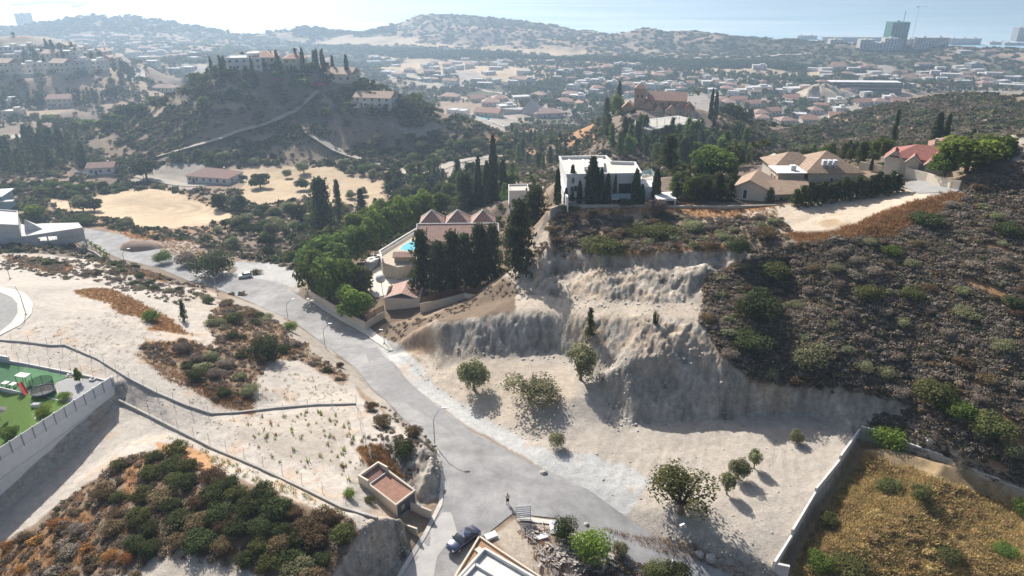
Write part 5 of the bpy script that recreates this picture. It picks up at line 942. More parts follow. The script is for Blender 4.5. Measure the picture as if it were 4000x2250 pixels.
# ---------------------------------------------------------------- tiled transformer hut
def hut():
    A = np.array(at(999,1312,0)); u = np.array((.60,.80,0)); v = np.array((-.80,.60,0)); rz = math.atan2(.80,.60)
    o = empty('tiled_hut', A, rz, 'small cream hut with red tiled roof and grey steel doors beside the junction', 'hut'); w, ln, h = 3.7, 7.0, 2.7; t = .25     # local x along front, y backwards
    m = MB(); 
    for x in (t/2, w-t/2): m.box((x, (ln-1.9)/2, h/2-.5), (t, ln-1.9, h+1)); 
    m.add([(x, y, z) for x in (0, t) for y, z in ((0, h), (ln-1.9, h), (ln-1.9, h+.9), )]+[], [(0,1,2),(5,4,3),(0,3,4,1),(1,4,5,2),(2,5,3,0)])
    m.add([(x, y, z) for x in (w-t, w) for y, z in ((0, h), (ln-1.9, h), (ln-1.9, h+.9), )]+[], [(0,1,2),(5,4,3),(0,3,4,1),(1,4,5,2),(2,5,3,0)])
    m.box((w/2, .12, h-.12), (w-2*t-.004, .2, .25)); m.build('wall', M_['cream'], o)
    m = MB(); y0 = ln-1.9
    m.box((t/2, y0+.95, h/2+.2), (t, 1.9, h+2.4)); m.box((w-t/2, y0+.95, h/2+.2), (t, 1.9, h+2.4)); m.box((w/2, ln-t/2, h/2+.2), (w-2*t, t, h+2.4)); m.build('rear_enclosure', M_['cream'], o)
    m = MB(); m.add([(t, .05, h-.2), (w-t, .05, h-.2), (w-t, y0-.1, h+.45), (t, y0-.1, h+.45), (t, .05, h-.35), (w-t, .05, h-.35), (w-t, y0-.1, h+.3), (t, y0-.1, h+.3)], [(0,1,2,3),(7,6,5,4),(0,4,5,1),(2,6,7,3)]); m.build('roof', T_['red'], o)
    m = MB(); m.add([(t, y0+.1, h+.5), (w-t, y0+.1, h+.5), (w-t, ln-t, h+1.0), (t, ln-t, h+1.0), (t, y0+.1, h+.35), (w-t, y0+.1, h+.35), (w-t, ln-t, h+.85), (t, ln-t, h+.85)], [(0,1,2,3),(7,6,5,4),(0,4,5,1),(2,6,7,3)]); m.build('rear_roof', T_['rust'], o)
    MB().box((w/2, y0, h+.1), (w-2*t, .1, 1.2)).build('flashing', M_['concl'], o)
    gm = mat('grey blue steel', (.10,.115,.13), .5, .06, 1)
    for k in (0, 1): 
        dd_ = MB().box((t+(w-2*t)*(.25+.5*k), .1, 1.2), ((w-2*t)/2-.03, .08, 2.3)).build('door', gm, o); 
        if k == 0: MB().box((t+(w-2*t)*.25+.2, .04, 1.5), (.55, .03, .75)).build('notice', M_['woodl'], dd_)
        lv = MB()
        for q in range(5): lv.box((t+(w-2*t)*(.25+.5*k), .045, .25+.09*q), ((w-2*t)/2-.4, .03, .04))
        lv.build('louvre', M_['black'], dd_)
hut()
q = [at(1034,1286,0), at(1086,1301,0)]; tag(MB().wall([q[0][:2], q[1][:2]], [-.5,-.5], [1.5,1.1], .22).build('wing_wall', M_['cream']), 'low cream wing wall to the right of the hut doors', 'wall')
q = [at(1008,1325,0), at(1050,1343,0)]; tag(MB().wall([q[0][:2], q[1][:2]], [-.6,-.6], [.7,.9], .22).build('wing_wall', M_['cream']), 'low cream wing wall to the left of the hut doors', 'wall')
# ---------------------------------------------------------------- foreground roof
def fore():
    o = empty('flat_roofed_house', at(1260,1440,.6), 0, 'flat grey concrete roof with double parapets at the bottom edge', 'house'); inv = -np.array(at(1260,1440,.6))
    Pz = lambda l, z: [tuple((at(x, y, z)+inv)[:2]) for x, y in l]; b = inv[2]
    A = Pz([(1219,1379),(1362,1462),(1420,1500),(1330,1620),(1080,1560),(1100,1510)], .9)
    MB().prism(A, b-3, b+.35).build('wall', M_['white'], o); rf = MB().prism([( (p[0]-np.mean([a[0] for a in A]))*.94+np.mean([a[0] for a in A]), (p[1]-np.mean([a[1] for a in A]))*.94+np.mean([a[1] for a in A])) for p in A], b+.36, b+.42); rf.build('roof', M_['concl'], o)
    MB().wall(A+[A[0]], b+.3, b+.95, .3).build('parapet', M_['concl'], o)
    B = Pz([(1196,1418),(1320,1490),(1250,1560),(1120,1500)], 1.1); MB().wall(B+[B[0]], b+.43, b+1.1, .3).build('upper_parapet', M_['concl'], o)
    MB().prism(B, b+.43, b+.7).build('upper_slab', M_['concl'], o)
    C = Pz([(1206,1349),(1244,1375),(1292,1407),(1400,1478)], .5); m = MB().wall(C, b-1.5, b+.55, .22); D_ = Pz([(1206,1349),(1183,1387),(1150,1440),(1130,1480)], .5); m.wall(D_, b-1.5, b+.55, .22); m.build('planter_wall', M_['cream'], o)
    E = Pz([(1206,1351),(1244,1377),(1292,1409),(1400,1480),(1219,1385),(1196,1418),(1132,1480),(1150,1440),(1184,1388)], .3); MB().prism(E, b-1.2, b+.25).build('planter_soil', M_['soil'], o)
    MB().box((*Pz([(1205,1386)], .3)[0], b+.35), (.8, .8, .35), .7).build('vent', M_['cream'], o)
fore()
# ---------------------------------------------------------------- metal gate leaf, boards and rubble on the corner plot
p = G(1316,1308); o = empty('gate_panel', p, .12, 'free-standing grey slatted metal gate panel at the corner of the junction', 'gate'); m = MB()
for x in (-.95, .95): m.box((x, 0, 1.2), (.07, .07, 2.4))
m.box((0, 0, 2.37), (1.826, .06, .06)); m.box((0, 0, .25), (1.826, .06, .06)); m.build('frame', M_['steel'], o)
for k in range(6): MB().box((0, .0, .5+.33*k), (1.82, .03, .24)).build('slat', M_['paint'], o)
def slab(name, px, py, d, rz, tilt, mname, lab, cat, dz=.1):
    o = MB().box((0, 0, 0), d).build(name, M_[mname], bevel=.01); o.location = G(px, py)+np.array((0, 0, dz)); o.rotation_euler = (tilt, 0, rz); return tag(o, lab, cat)
slab('white_board', 1401,1330,(1.9,2.2,.06),.05,.15,'paint','large bright white sheet leaning on the rubble beside the dark bush','board',.35)
slab('white_sack', 1362,1352,(1.5,.8,.25),.4,.1,'paint','crumpled white plastic sheet left of the board','plastic sheet',.12)
slab('plastic_bundle', 1235,1352,(1.6,.9,.5),.5,.1,'paint','white plastic bundle dumped beside the planter wall','plastic sheet',.2)
pl = MB(); 
for k in range(230):
    x = rng.normal(1430, 42); y = rng.normal(1410, 22)+(x-1430)*.25
    if k > 170: x = rng.normal(1338, 16); y = rng.normal(1338, 9)
    q = G(x, y); L0 = .3+1.3*random.random()**2; M0 = Matrix.Translation(Vector(q)+Vector((0, 0, .12+.25*random.random()))) @ Matrix.Rotation(random.random()*6.28, 4, 'Z') @ Matrix.Rotation(random.uniform(-.5, .5), 4, 'Y') @ Matrix.Rotation(random.uniform(-.6, .6), 4, 'X'); pl.box((0, 0, 0), (L0, .08+.35*random.random()**2, .03+.04*random.random()), 0, M0)
tag(pl.build('rubble_heap', mat('broken boards', (.36,.32,.29), .9, .35, .6)), 'heap of broken boards and building rubble on the corner plot', 'rubble', None, 'stuff')
for x, y, s, lab in [(1368,1190,.55,'lone boulder at the road edge above the junction'), (1475,1320,.4,'small pale block beside the lower road'), (1760,1395,.6,'pale boulder left of the walled plot'), (1790,1405,.8,'larger pale boulder near the plot wall')]:
    r0 = np.random.default_rng(int(x)); m = MB(); q = [((r0.random()*.3+.85)*math.cos(a), (r0.random()*.3+.85)*math.sin(a)) for a in np.linspace(0, 6.28, 8)[:-1]]; m.add([(a*s, b*s, -.2*s) for a, b in q]+[(a*s*.95, b*s*.9, .45*s) for a, b in q]+[(a*s*.5, b*s*.5, .75*s) for a, b in q], [(i, (i+1) % 7, (i+1) % 7+7, i+7) for i in range(7)]+[(i+7, (i+1) % 7+7, (i+1) % 7+14, i+14) for i in range(7)]+[tuple(range(14, 21))])
    o = m.build('boulder', M_['rock']); o.location = G(x, y); tag(o, lab, 'boulder')
# walled plot on the right
P_ = plan([(1945,1432),(1990,1352),(2050,1243),(2110,1166),(2158,1099)]); o = empty('plot_wall', (0,0,0), 0, 'long pale block wall on the left side of the straw-coloured plot', 'wall')
zt = [-1.0,-.3,.7,1.4,2.1]
for i in range(4): MB().wall([P_[i], P_[i+1]], -5, [zt[i+1]-.1*(i < 3), zt[i+1]+.02], .3).build('wall_bay', M_['concl'], o)
MB().wall([P_[0], (P_[0][0]+1.7, P_[0][1]-.5)], -5, -.6, .35).build('end_pier', M_['concl'], o)
P_ = plan([(2160,1098),(2215,1112),(2275,1128),(2370,1156),(2460,1186),(2530,1210),(2600,1243)]); o = empty('plot_wall', (0,0,0), 0, 'stepped grey block wall with dark railings behind the straw-coloured plot', 'wall'); zz = [2.5,2.45,2.1,1.9,1.7,1.5]
for i in range(6):
    MB().wall([P_[i], P_[i+1]], -3, zz[i], .3).build('wall_bay', M_['conc'], o); MB().wall([P_[i], P_[i+1]], zz[i], zz[i]+.09, .38).build('coping', M_['concl'], o)
    if i:
        f = MB(); 
        for hh in (.35, .65): f.wall([P_[i], P_[i+1]], zz[i]+hh, zz[i]+hh+.05, .05)
        for k in range(5): q = np.array(P_[i])*(1-k/4)+np.array(P_[i+1])*k/4; f.box((q[0], q[1], zz[i]+.4), (.05, .05, .7))
        f.build('railing', M_['black'], o)
P_ = plan([(2590,1449),(2585,1380),(2578,1310),(2572,1285)]); tag(MB().wall(P_, -5, [-.2,.2,.6,.8], .3).build('plot_wall', M_['white']), 'white wall at the right edge of the plot', 'wall')
# ---------------------------------------------------------------- cars and person
def loft(secs, m):
    n = len(secs[0]); b = len(m.V)
    for s in secs: m.V += [tuple(p) for p in s]
    for i in range(len(secs)-1):
        for k in range(n): k2 = (k+1) % n; m.F.append((b+i*n+k, b+(i+1)*n+k, b+(i+1)*n+k2, b+i*n+k2))
    m.F.append(tuple(b+k for k in range(n))); m.F.append(tuple(b+(len(secs)-1)*n+k for k in range(n-1, -1, -1)))
def sect(x, hw, zb, zt, zs): # lower body ring: bottom, shoulder, top
    return [(x, -hw*.92, zb), (x, -hw, zb+.15), (x, -hw, zs), (x, -hw*.9, zt), (x, 0, zt+.04), (x, hw*.9, zt), (x, hw, zs), (x, hw, zb+.15), (x, hw*.92, zb)]
def car(px, py, rz, paint, label, L0=4.8, hatch=False, pt=None):
    p = G(px, py)+np.array((0, 0, .09)); o = empty('parked_car', p, rz, label, 'car'); h = L0/2; m = MB()
    pr = [(-h, .62, .35, .72, .6), (-h+.12, .84, .25, .92, .72), (-h+.6, .91, .2, .98 if not hatch else .95, .74), (-h*.45, .92, .2, .94, .74), (0, .92, .2, .92, .72), (h*.42, .92, .2, .9, .7), (h*.78, .9, .2, .82, .66), (h-.18, .84, .24, .7, .58), (h, .6, .32, .58, .5)]
    loft([sect(*a) for a in pr], m); b = m.build('body', paint, o, .03, True)
    c = MB(); g = [(-h+(.15 if hatch else .75), .74, .93, .96), (-h+(.5 if hatch else 1.45), .64, .93, 1.36), (-.1, .64, .91, 1.42), (h*.17, .66, .9, 1.38), (h*.48, .74, .88, .92)]
    loft([[(x, -w*1.12, zb), (x, -w, zt), (x, 0, zt+.04), (x, w, zt), (x, w*1.12, zb)] for x, w, zb, zt in g], c); c.build('windows', M_['dark'], o, .02, True)
    r_ = MB(); r_.add([(-h+(.55 if hatch else 1.5), -.6, 1.395), (h*.15, -.62, 1.415), (h*.15, .62, 1.415), (-h+(.55 if hatch else 1.5), .6, 1.395), (-.1, 0, 1.49)], [(0,1,4),(1,2,4),(2,3,4),(3,0,4)]); r_.build('roof', paint, o)
    for s in (-1, 1):
        for q in (([(h*.47, s*.8, .9), (h*.16, s*.655, 1.41)], .035), ([(-.25, s*.80, .92), (-.25, s*.66, 1.4)], .035), ([(-h+(.2 if hatch else .85), s*.8, .95), (-h+(.55 if hatch else 1.5), s*.63, 1.38)], .05)): MB().tube(*q).build('pillar', paint, o)
    for x in (-h*.62, h*.63):
        for s in (-1, 1):
            w = MB(); w.prism([(.33*math.cos(a), .33*math.sin(a)) for a in np.linspace(0, 6.28, 19)[:-1]], -.11, .11); wo = w.build('wheel', M_['black'], o); wo.location = (x, s*.84, .33); wo.rotation_euler = (math.pi/2, 0, 0)
            w = MB(); w.prism([(.21*math.cos(a), .21*math.sin(a)) for a in np.linspace(0, 6.28, 11)[:-1]], -.125, .125); w.build('rim', M_['steel'], wo)
    for s in (-1, 1):
        MB().box((h-.14, s*.6, .62), (.22, .34, .12), -s*.35).build('headlight', M_['glassp'], o); MB().box((-h+.08, s*.62, .76), (.12, .3, .12), s*.3).build('tail_light', M_['red'], o); MB().box((h*.36, s*.99, .93), (.14, .2, .13)).build('wing_mirror', paint, o)
    gr_ = MB()
    for s in (-1, 1): gr_.box((h-.0, s*.15, .52), (.1, .24, .16))
    gr_.build('grille', M_['black'], o); MB().box((h+.03, 0, .36), (.04, .52, .11)).build('number_plate', M_['white'], o); MB().box((-h-.01, 0, .62), (.04, .52, .11)).build('number_plate', M_['white'], o)
    return o
navy = mat('navy car paint', (.012,.022,.075), .25, .03, 1, metal=.3, spec=.6, coat=1); wcar = mat('white car paint', (.70,.70,.69), .3, .03, 1, coat=.6)
car(1166,1366,R(226),navy,'dark blue saloon parked on the ramp beside the planter wall',4.8)
car(618,698,R(200),wcar,'white hatchback parked on the grey gravel bay beside the road',3.8,True)
car(2240,457,R(190),wcar,'white car parked at the road end behind the hedge',4.5,True)
def person(px, py):
    p = G(px, py)+np.array((0, 0, .08)); o = empty('person', p, R(200), 'person in white T-shirt and dark shorts standing on the junction holding a remote', 'person')
    sk = mat('skin', (.42,.25,.17), .6, .05, 1)
    J = [(0,0,.94,.13),(0,0,1.12,.12),(0,0,1.32,.15),(0,0,1.47,.07),(0,.01,1.56,.06),(0,.015,1.66,.095),(0,.01,1.74,.075)]; E = [(i, i+1) for i in range(6)]
    for s in (-1, 1):
        b = len(J); J += [(s*.09,0,.86,.095),(s*.11,.02,.48,.06),(s*.12,-.02,.09,.04),(s*.13,.12,.03,.035)]; E += [(0, b), (b, b+1), (b+1, b+2), (b+2, b+3)]
        b = len(J); J += [(s*.19,0,1.42,.06),(s*.25,.0,1.16,.042),(s*.10,.26,1.16,.028),(s*.07,.33,1.17,.028)]; E += [(2, b), (b, b+1), (b+1, b+2), (b+2, b+3)]
        for k, (dx, ln) in enumerate(((-.024, .07), (-.009, .085), (.007, .08), (.022, .065))):
            c = len(J); J += [(s*.07+dx, .345+ln*.5, 1.185+.008, .008), (s*.07+dx-s*.004, .35+ln, 1.165, .007)]; E += [(b+3, c), (c, c+1)]
        c = len(J); J += [(s*.07-s*.035, .33, 1.195, .009), (s*.07-s*.05, .365, 1.2, .008)]; E += [(b+3, c), (c, c+1)]
    def skin(name, idx, ed, m_, grow=0, parent=o):
        mp_ = {k: i for i, k in enumerate(idx)}; me = bpy.data.meshes.new(name); me.from_pydata([J[k][:3] for k in idx], [(mp_[a], mp_[b]) for a, b in ed if a in mp_ and b in mp_], []); ob = bpy.data.objects.new(name, me); S.collection.objects.link(ob); ob.parent = parent
        sm = ob.modifiers.new('s', 'SKIN'); su = ob.modifiers.new('u', 'SUBSURF'); su.levels = 1; su.render_levels = 2; me.materials.append(m_)
        for k, i in mp_.items(): r0 = J[k][3]+grow; me.skin_vertices[0].data[i].radius = (r0, r0*.8 if k < 4 else r0)
        me.skin_vertices[0].data[0].use_root = True; return ob
    skin('body', list(range(len(J))), E, sk)
    skin('t_shirt', [0, 1, 2, 11, 12, 11+0] if False else [0, 1, 2]+[k for k in range(len(J)) if abs(abs(J[k][0])-.19) < 1e-6], E, M_['white'], .022)
    sh = MB(); 
    for s in (-1, 1): sh.tube([(s*.08, 0, .97), (s*.1, .01, .75), (s*.115, .02, .5)], .125, 10, .11)
    sh.build('shorts', M_['black'], o, smooth=True)
    for s in (-1, 1): MB().box((s*.125, .04, .04), (.1, .28, .09)).build('shoe', M_['black'], o, .02)
    me = bpy.data.meshes.new('hair'); import bmesh; bm = bmesh.new(); bmesh.ops.create_icosphere(bm, subdivisions=3, radius=.108); bmesh.ops.delete(bm, geom=[v for v in bm.verts if v.co.z < -.01 and v.co.y > -.04], context='VERTS'); bm.to_mesh(me); bm.free(); me.materials.append(M_['wood']); h_ = bpy.data.objects.new('hair', me); S.collection.objects.link(h_); h_.parent = o; h_.location = (0, -.005, 1.70)
    fc = MB(); fc.box((0, .118, 1.665), (.022, .03, .045)); fc.build('nose', sk, o); e_ = MB()
    for s in (-1, 1): e_.box((s*.035, .107, 1.69), (.024, .012, .012))
    e_.build('eyes', M_['black'], o); MB().box((0, .105, 1.625), (.05, .012, .01)).build('mouth', M_['red'], o)
    r_ = MB().box((0, 0, 0), (.16, .09, .03)).build('remote_control', M_['black']); r_.location = np.array(p)+np.array((.36*math.sin(-R(200)), .36*math.cos(R(200)), 1.2)); r_.rotation_euler = (0, 0, R(200)); tag(r_, 'small dark remote held by the person on the junction', 'remote control')
person(1277,1269)
# ---------------------------------------------------------------- single trees and bushes
def T1(kind, cat, px, py, w, h, col, label, group=None, **k):
    nm = {'cyp': 'cypress', 'farcyp': 'cypress', 'conifer': 'conifer', 'ragged': 'conifer', 'farconifer': 'conifer', 'palm': 'palm_tree', 'olive': 'olive_tree', 'olivewide': 'olive_tree', 'round': 'tree', 'farround': 'tree'}.get(kind, 'bush')
    return place(kind, nm, cat, px, py, w, h, col, label, group, **k)
for a in [('olive',1193,980,86,96,'dense rounded olive tree on the left of the lower sandy bench',0), ('olivewide',1333,1003,150,95,'wide open-crowned olive tree in the middle of the sandy bench',1), ('olive',1460,955,90,100,'olive tree standing on the small earth mound at the foot of the cut',1),
          ('olivewide',1712,1287,178,140,'largest dark spreading olive tree on the pale platform',1), ('olive',1828,1243,48,62,'smallest of the three slim olives, nearest the big olive',2), ('olive',1857,1203,60,66,'middle one of the three slim olives on the platform',0), ('olive',1896,1178,42,58,'farthest right of the three slim olives on the platform',2)]:
    T1(a[0], 'tree', a[1], a[2], a[3], a[4], 'carob' if a[1] == 1712 else 'olive', a[5], 'olive trees left standing on the graded ground', var=a[6])
B1 = [('bigshrub',1400,1124,44,54,'olive','lone bush at the foot of the bank left of the platform'), ('bigshrub',2003,1114,42,50,'olive','small round bush alone on the back of the pale platform'), ('bigshrub',2232,1120,95,75,'bright','bright green rounded bush just behind the corner of the plot wall'),
  ('conifer',1483,855,38,78,'carob','slender leafy sapling rooted on the upper edge of the cut face'), ('tuft',1648,812,12,30,'carob','thin sapling on the edge of the middle bench'),
  ('bigshrub',1420,1347,72,70,'dark','dark olive bush at the corner beside the white sheet'), ('bigshrub',1488,1400,105,95,'bright','large yellow green bush on the corner plot by the lower road'), ('bigshrub',1560,1392,46,46,'olive','small pale olive bush right of the yellow green bush'),
  ('bigshrub',1652,1449,70,55,'carob','left bush beside the straight street pole'), ('bigshrub',1702,1455,76,62,'dark','right bush beside the straight street pole'), ('bigshrub',878,1247,36,28,'bright','small bright green bush against the left side of the tiled hut'),
  ('bigshrub',930,1262,28,22,'carob','tiny bush in the ditch beside the hut wall'), ('bigshrub',1014,1140,66,48,'dark','dark bush on top of the knoll above the bend'), ('bigshrub',1040,1095,50,40,'brown','brown bush at the top of the knoll beside the lamp'),
  ('bigshrub',932,1030,34,28,'brown','small brown bush near the end of the upper kerb wall'), ('bigshrub',966,1072,50,44,'brown','rounded brown bush beside the road below the kerb wall end'), ('bigshrub',733,834,36,38,'bright','small bright green bush beside a street lamp on the left verge'),
  ('bigshrub',590,812,50,42,'carob','yellowish green bush on the crest above the road'), ('bigshrub',668,900,90,78,'dark','largest dark green bush on the left knoll'), ('bigshrub',383,807,50,40,'green','round green bush alone on the rusty grass bank'), ('conifer',464,806,26,50,'dark','small dark upright young tree on the left knoll'),
  ('bigshrub',535,694,112,88,'dark','big dark round bush beside the road opposite the double lamp'), ('bigshrub',412,662,48,44,'green','round bush at the right foot of the earth heap'), ('bigshrub',468,668,60,50,'grey','greyish bush between the earth heap and the big dark bush'), ('bigshrub',645,690,36,20,'carob','low bush right behind the white hatchback'),
  ('bigshrub',1945,705,84,74,'carob','dense green bush at the upper left end of the scrub slope'), ('bigshrub',1905,800,120,104,'dark','largest dark bush on the left edge of the scrub slope'), ('bigshrub',1880,865,120,60,'dark','dark low thicket below the largest slope bush'), ('bigshrub',2040,915,108,84,'olive','pale olive rounded bush low on the scrub slope'),
  ('bigshrub',2180,748,74,48,'carob','green bush in the middle left of the scrub slope'), ('bigshrub',2290,750,62,44,'carob','green bush at mid height near the centre of the scrub slope'), ('bigshrub',2245,642,58,38,'green','dark green bush high on the slope below the rusty grass'), ('bigshrub',2172,930,56,40,'olive','small yellowish bush low on the scrub slope'),
  ('bigshrub',2340,1012,112,92,'carob','large yellowish green bush just above the grey cut on the right'), ('bigshrub',2400,1045,92,66,'green','green bush just right of the large yellowish bush above the grey cut'), ('bigshrub',2490,1092,112,80,'carob','broad bush low down near the right edge of the slope'), ('bigshrub',2545,1150,60,60,'olive','bush at the right edge behind the stepped wall'),
  ('bigshrub',2430,800,70,40,'olive','low green bush on the right half of the slope'), ('bigshrub',2520,880,66,44,'olive','low green bush near the right edge at mid height'), ('bigshrub',2530,590,70,46,'dark','dark bush high up near the right edge of the slope'), ('bigshrub',2330,566,92,50,'dark','dark green bush just below the rusty grass strip'),
  ('bigshrub',2545,770,60,42,'dark','dark bush by the right edge halfway down the slope'), ('bigshrub',1852,640,62,60,'dark','dark bush at the right end of the upper cut'), ('bigshrub',1651,536,60,56,'grey','grey rounded bush in front of the white villa'), ('bigshrub',1512,638,118,66,'carob','large green bush on the edge of the upper cut'),
  ('bigshrub',1605,588,80,36,'carob','left low green bush in the middle of the plateau scrub'), ('bigshrub',1668,592,96,46,'carob','right low green bush in the middle of the plateau scrub'), ('bigshrub',1742,576,62,34,'olive','olive bush on the right part of the plateau'), ('bigshrub',1928,602,62,50,'brown','brown bush at the right end of the plateau scrub'),
  ('bigshrub',1430,527,60,24,'carob','low bush at the left corner of the plateau wall'), ('bigshrub',1575,516,50,24,'carob','low bush against the middle of the plateau wall'), ('bigshrub',2060,1430,72,62,'green','bright green bush at the bottom of the straw-coloured plot'), ('bigshrub',2140,1425,110,50,'carob','broad green bush at the bottom of the straw-coloured plot'), ('bigshrub',2085,1320,54,46,'carob','green bush against the left wall of the straw plot'),
  ('bigshrub',2238,1230,70,44,'carob','green bush on top of the mound in the straw plot'), ('bigshrub',2315,1250,60,50,'carob','green bush on the shaded side of the mound in the straw plot'), ('bigshrub',2385,1400,70,40,'carob','low green bush near the lower right of the straw plot'), ('bigshrub',2530,1390,66,38,'green','small bright bush near the right wall of the straw plot'), ('bigshrub',2565,1290,50,56,'green','rounded bluish green bush at the far right corner of the straw plot'),
  ('bigshrub',192,944,24,10,'bright','x')]
for a in B1[:-1]: T1(a[0], 'bush' if a[0] != 'conifer' else 'sapling', a[1], a[2], a[3], a[4], a[5], a[6], 'single bushes standing out from the scrub')
T1('round','tree',202,962,24,48,'bright','thin young tree in the gravel bed beside the tyres','garden plants behind the retaining wall'); T1('bigshrub','bush',163,1004,36,28,'bright','round green shrub between gravel and lawn','garden plants behind the retaining wall')
T1('bigshrub','bush',112,1040,44,32,'bright','yellow green shrub against the retaining wall beside the lawn','garden plants behind the retaining wall'); T1('bigshrub','bush',22,1100,58,44,'green','dark green shrub at the lower end of the lawn','garden plants behind the retaining wall')
# bushes of the lower left hill and the knolls: separate plants
def many(poly, n, dmin, dmax, wr, hr, kinds, cols, name, cat, label, group, mind, parts=False, rag=3, mask=None, var_lab=None):
    mask = nohouse if mask is None else mask
    q = scatter_pts(poly, n*6, dmin, dmax, mind, rag, mask)[:n]; out = []
    for p in q:
        s = random.random(); w = wr[0]+(wr[1]-wr[0])*s; h = hr[0]+(hr[1]-hr[0])*(s*.7+.3*random.random()); k = random.choice(kinds); c = random.choice(cols)
        lb = label if not isinstance(label, dict) else label[c]
        out.append(plant(k, name, cat, p-np.array((0, 0, .05)), w, h, c, lb, group, None, parts))
    return out
many([(250,1230),(330,1150),(450,1145),(540,1200),(560,1300),(520,1380),(300,1400),(200,1300)], 26, 0, 120, (2.2, 4.2), (1.4, 2.4), ['bigshrub'], ['dark', 'dark', 'dark', 'carob', 'brown'], 'bush', 'bush', {'dark': 'dark green lentisk bush in the thicket left of the dry path', 'carob': 'olive green bush in the thicket left of the dry path', 'brown': 'brown bush in the thicket left of the dry path'}, 'bushes on the lower left hill', 2.1)
many([(540,1200),(700,1260),(850,1300),(870,1340),(800,1480),(680,1440),(560,1400)], 34, 0, 110, (2.2, 4.2), (1.4, 2.6), ['bigshrub'], ['carob', 'dark', 'brown', 'dark', 'brown', 'dark', 'olive'], 'bush', 'bush', {'carob': 'olive green bush on the hill below the tiled hut', 'dark': 'dark green bush on the hill below the tiled hut', 'olive': 'greyish olive bush on the hill below the tiled hut', 'brown': 'brown bush on the hill below the tiled hut'}, 'bushes on the lower left hill', 2.0)
many([(-40,1400),(150,1310),(300,1380),(350,1480),(-40,1480)], 20, 0, 110, (1.4, 2.8), (1., 1.7), ['bigshrub', 'shrub'], ['brown', 'grey', 'grey', 'brown', 'rust'], 'bush', 'bush', {'brown': 'brown bush at the bottom left corner', 'grey': 'dry grey bush at the bottom left corner', 'rust': 'rust coloured dry bush at the bottom left corner'}, 'bushes on the lower left hill', 1.6)
many(NK, 48, 0, 175, (1.6, 3.6), (1., 2.), ['bigshrub', 'shrub'], ['olive', 'brown', 'grey', 'dark'], 'bush', 'bush', {'olive': 'olive green bush on the left knoll above the road', 'brown': 'brown bush on the left knoll above the road', 'grey': 'dry grey bush on the left knoll above the road', 'dark': 'dark green bush on the left knoll above the road'}, 'bushes on the left knoll', 1.7, rag=5)
many([(150,680),(330,685),(560,760),(600,790),(440,740),(260,700)], 22, 0, 190, (1.8, 3.4), (1., 1.8), ['bigshrub', 'shrub'], ['olive', 'grey', 'dark'], 'bush', 'bush', {'olive': 'olive bush on the crest below the unfinished house', 'grey': 'grey bush on the crest below the unfinished house', 'dark': 'dark bush on the crest below the unfinished house'}, 'bushes on the left knoll', 2.2)
many(SL, 130, 60, 230, (1.8, 3.4), (1.2, 2.), ['bigshrub', 'shrub'], ['grey', 'grey', 'brown', 'olive'], 'bush', 'bush', {'grey': 'dry grey bush among the scrub of the right slope', 'brown': 'brown bush among the scrub of the right slope', 'olive': 'small olive green bush among the scrub of the right slope'}, 'bushes on the right slope', 3)
many([(1400,545),(1950,545),(1980,590),(1900,625),(1480,642),(1360,600)], 46, 100, 170, (1.6, 3.2), (1., 1.8), ['bigshrub', 'shrub'], ['grey', 'brown', 'olive'], 'bush', 'bush', {'grey': 'dry grey bush on the plateau in front of the white villa', 'brown': 'brown bush on the plateau in front of the white villa', 'olive': 'small olive bush on the plateau in front of the white villa'}, 'bushes on the plateau', 2.4)
many([(2190,1150),(2590,1300),(2590,1480),(1990,1480),(2100,1250)], 40, 55, 112, (1.2, 2.4), (.6, 1.1), ['shrub'], ['straw'], 'weed_clump', 'weed clump', 'tall straw coloured weed clump in the walled plot', 'weed clumps in the walled plot', 2.2)
# tall trees round the villa with the pool
V1 = [('round',795,748,120,150,'green','leftmost bright green tree at the villa boundary wall'), ('round',850,765,130,170,'green','tall bright green tree behind the villa boundary wall'), ('round',895,795,105,105,'bright','low spreading tree overhanging the boundary wall near the garage'), ('round',850,700,150,150,'green','broad green tree at the top left of the villa garden'), ('round',905,745,95,100,'carob','green tree beside the bright villa courtyard'), ('round',785,705,90,120,'green','green tree at the left end of the villa garden'), ('round',820,660,110,120,'carob','olive green tree behind the left end of the villa garden'), ('round',880,668,110,120,'green','dense green tree at the head of the villa drive')]
for a in V1: T1(a[0], 'tree', a[1], a[2], a[3], a[4], a[5], a[6], 'garden trees of the villa with the pool', var=None)
for i, (x, y) in enumerate([(905,652),(928,640),(950,628),(972,616),(995,604),(1018,592),(1040,580),(1062,568)]): T1('round','hedge tree',x,y,78,112,'bright' if i % 2 else 'green','tall clipped hedge tree along the drive of the villa','hedge beside the villa drive', pt=at(x,y,-6), parts=False)
for i, (x, y) in enumerate([(960,560),(1000,552),(1040,548),(1080,545),(930,575),(1110,540),(890,590)]): T1('round','tree',x,y,75,70,'green' if i % 2 else 'bright','bright green tree behind the villa hedge','trees behind the villa', pt=at(x,y,-8), parts=False)
V2 = [('ragged',1066,738,96,154), ('ragged',1106,738,98,128), ('ragged',1140,735,100,148), ('ragged',1172,728,98,136), ('ragged',1208,718,102,150), ('ragged',1240,706,84,138)]
for i, a in enumerate(V2): T1(a[0],'conifer',a[1],a[2],a[3],a[4],'pine' if i % 2 else 'dark',['leftmost','second','third','fourth','fifth','rightmost'][i]+' in the row of tall dark conifers in front of the villa','row of conifers in front of the villa')
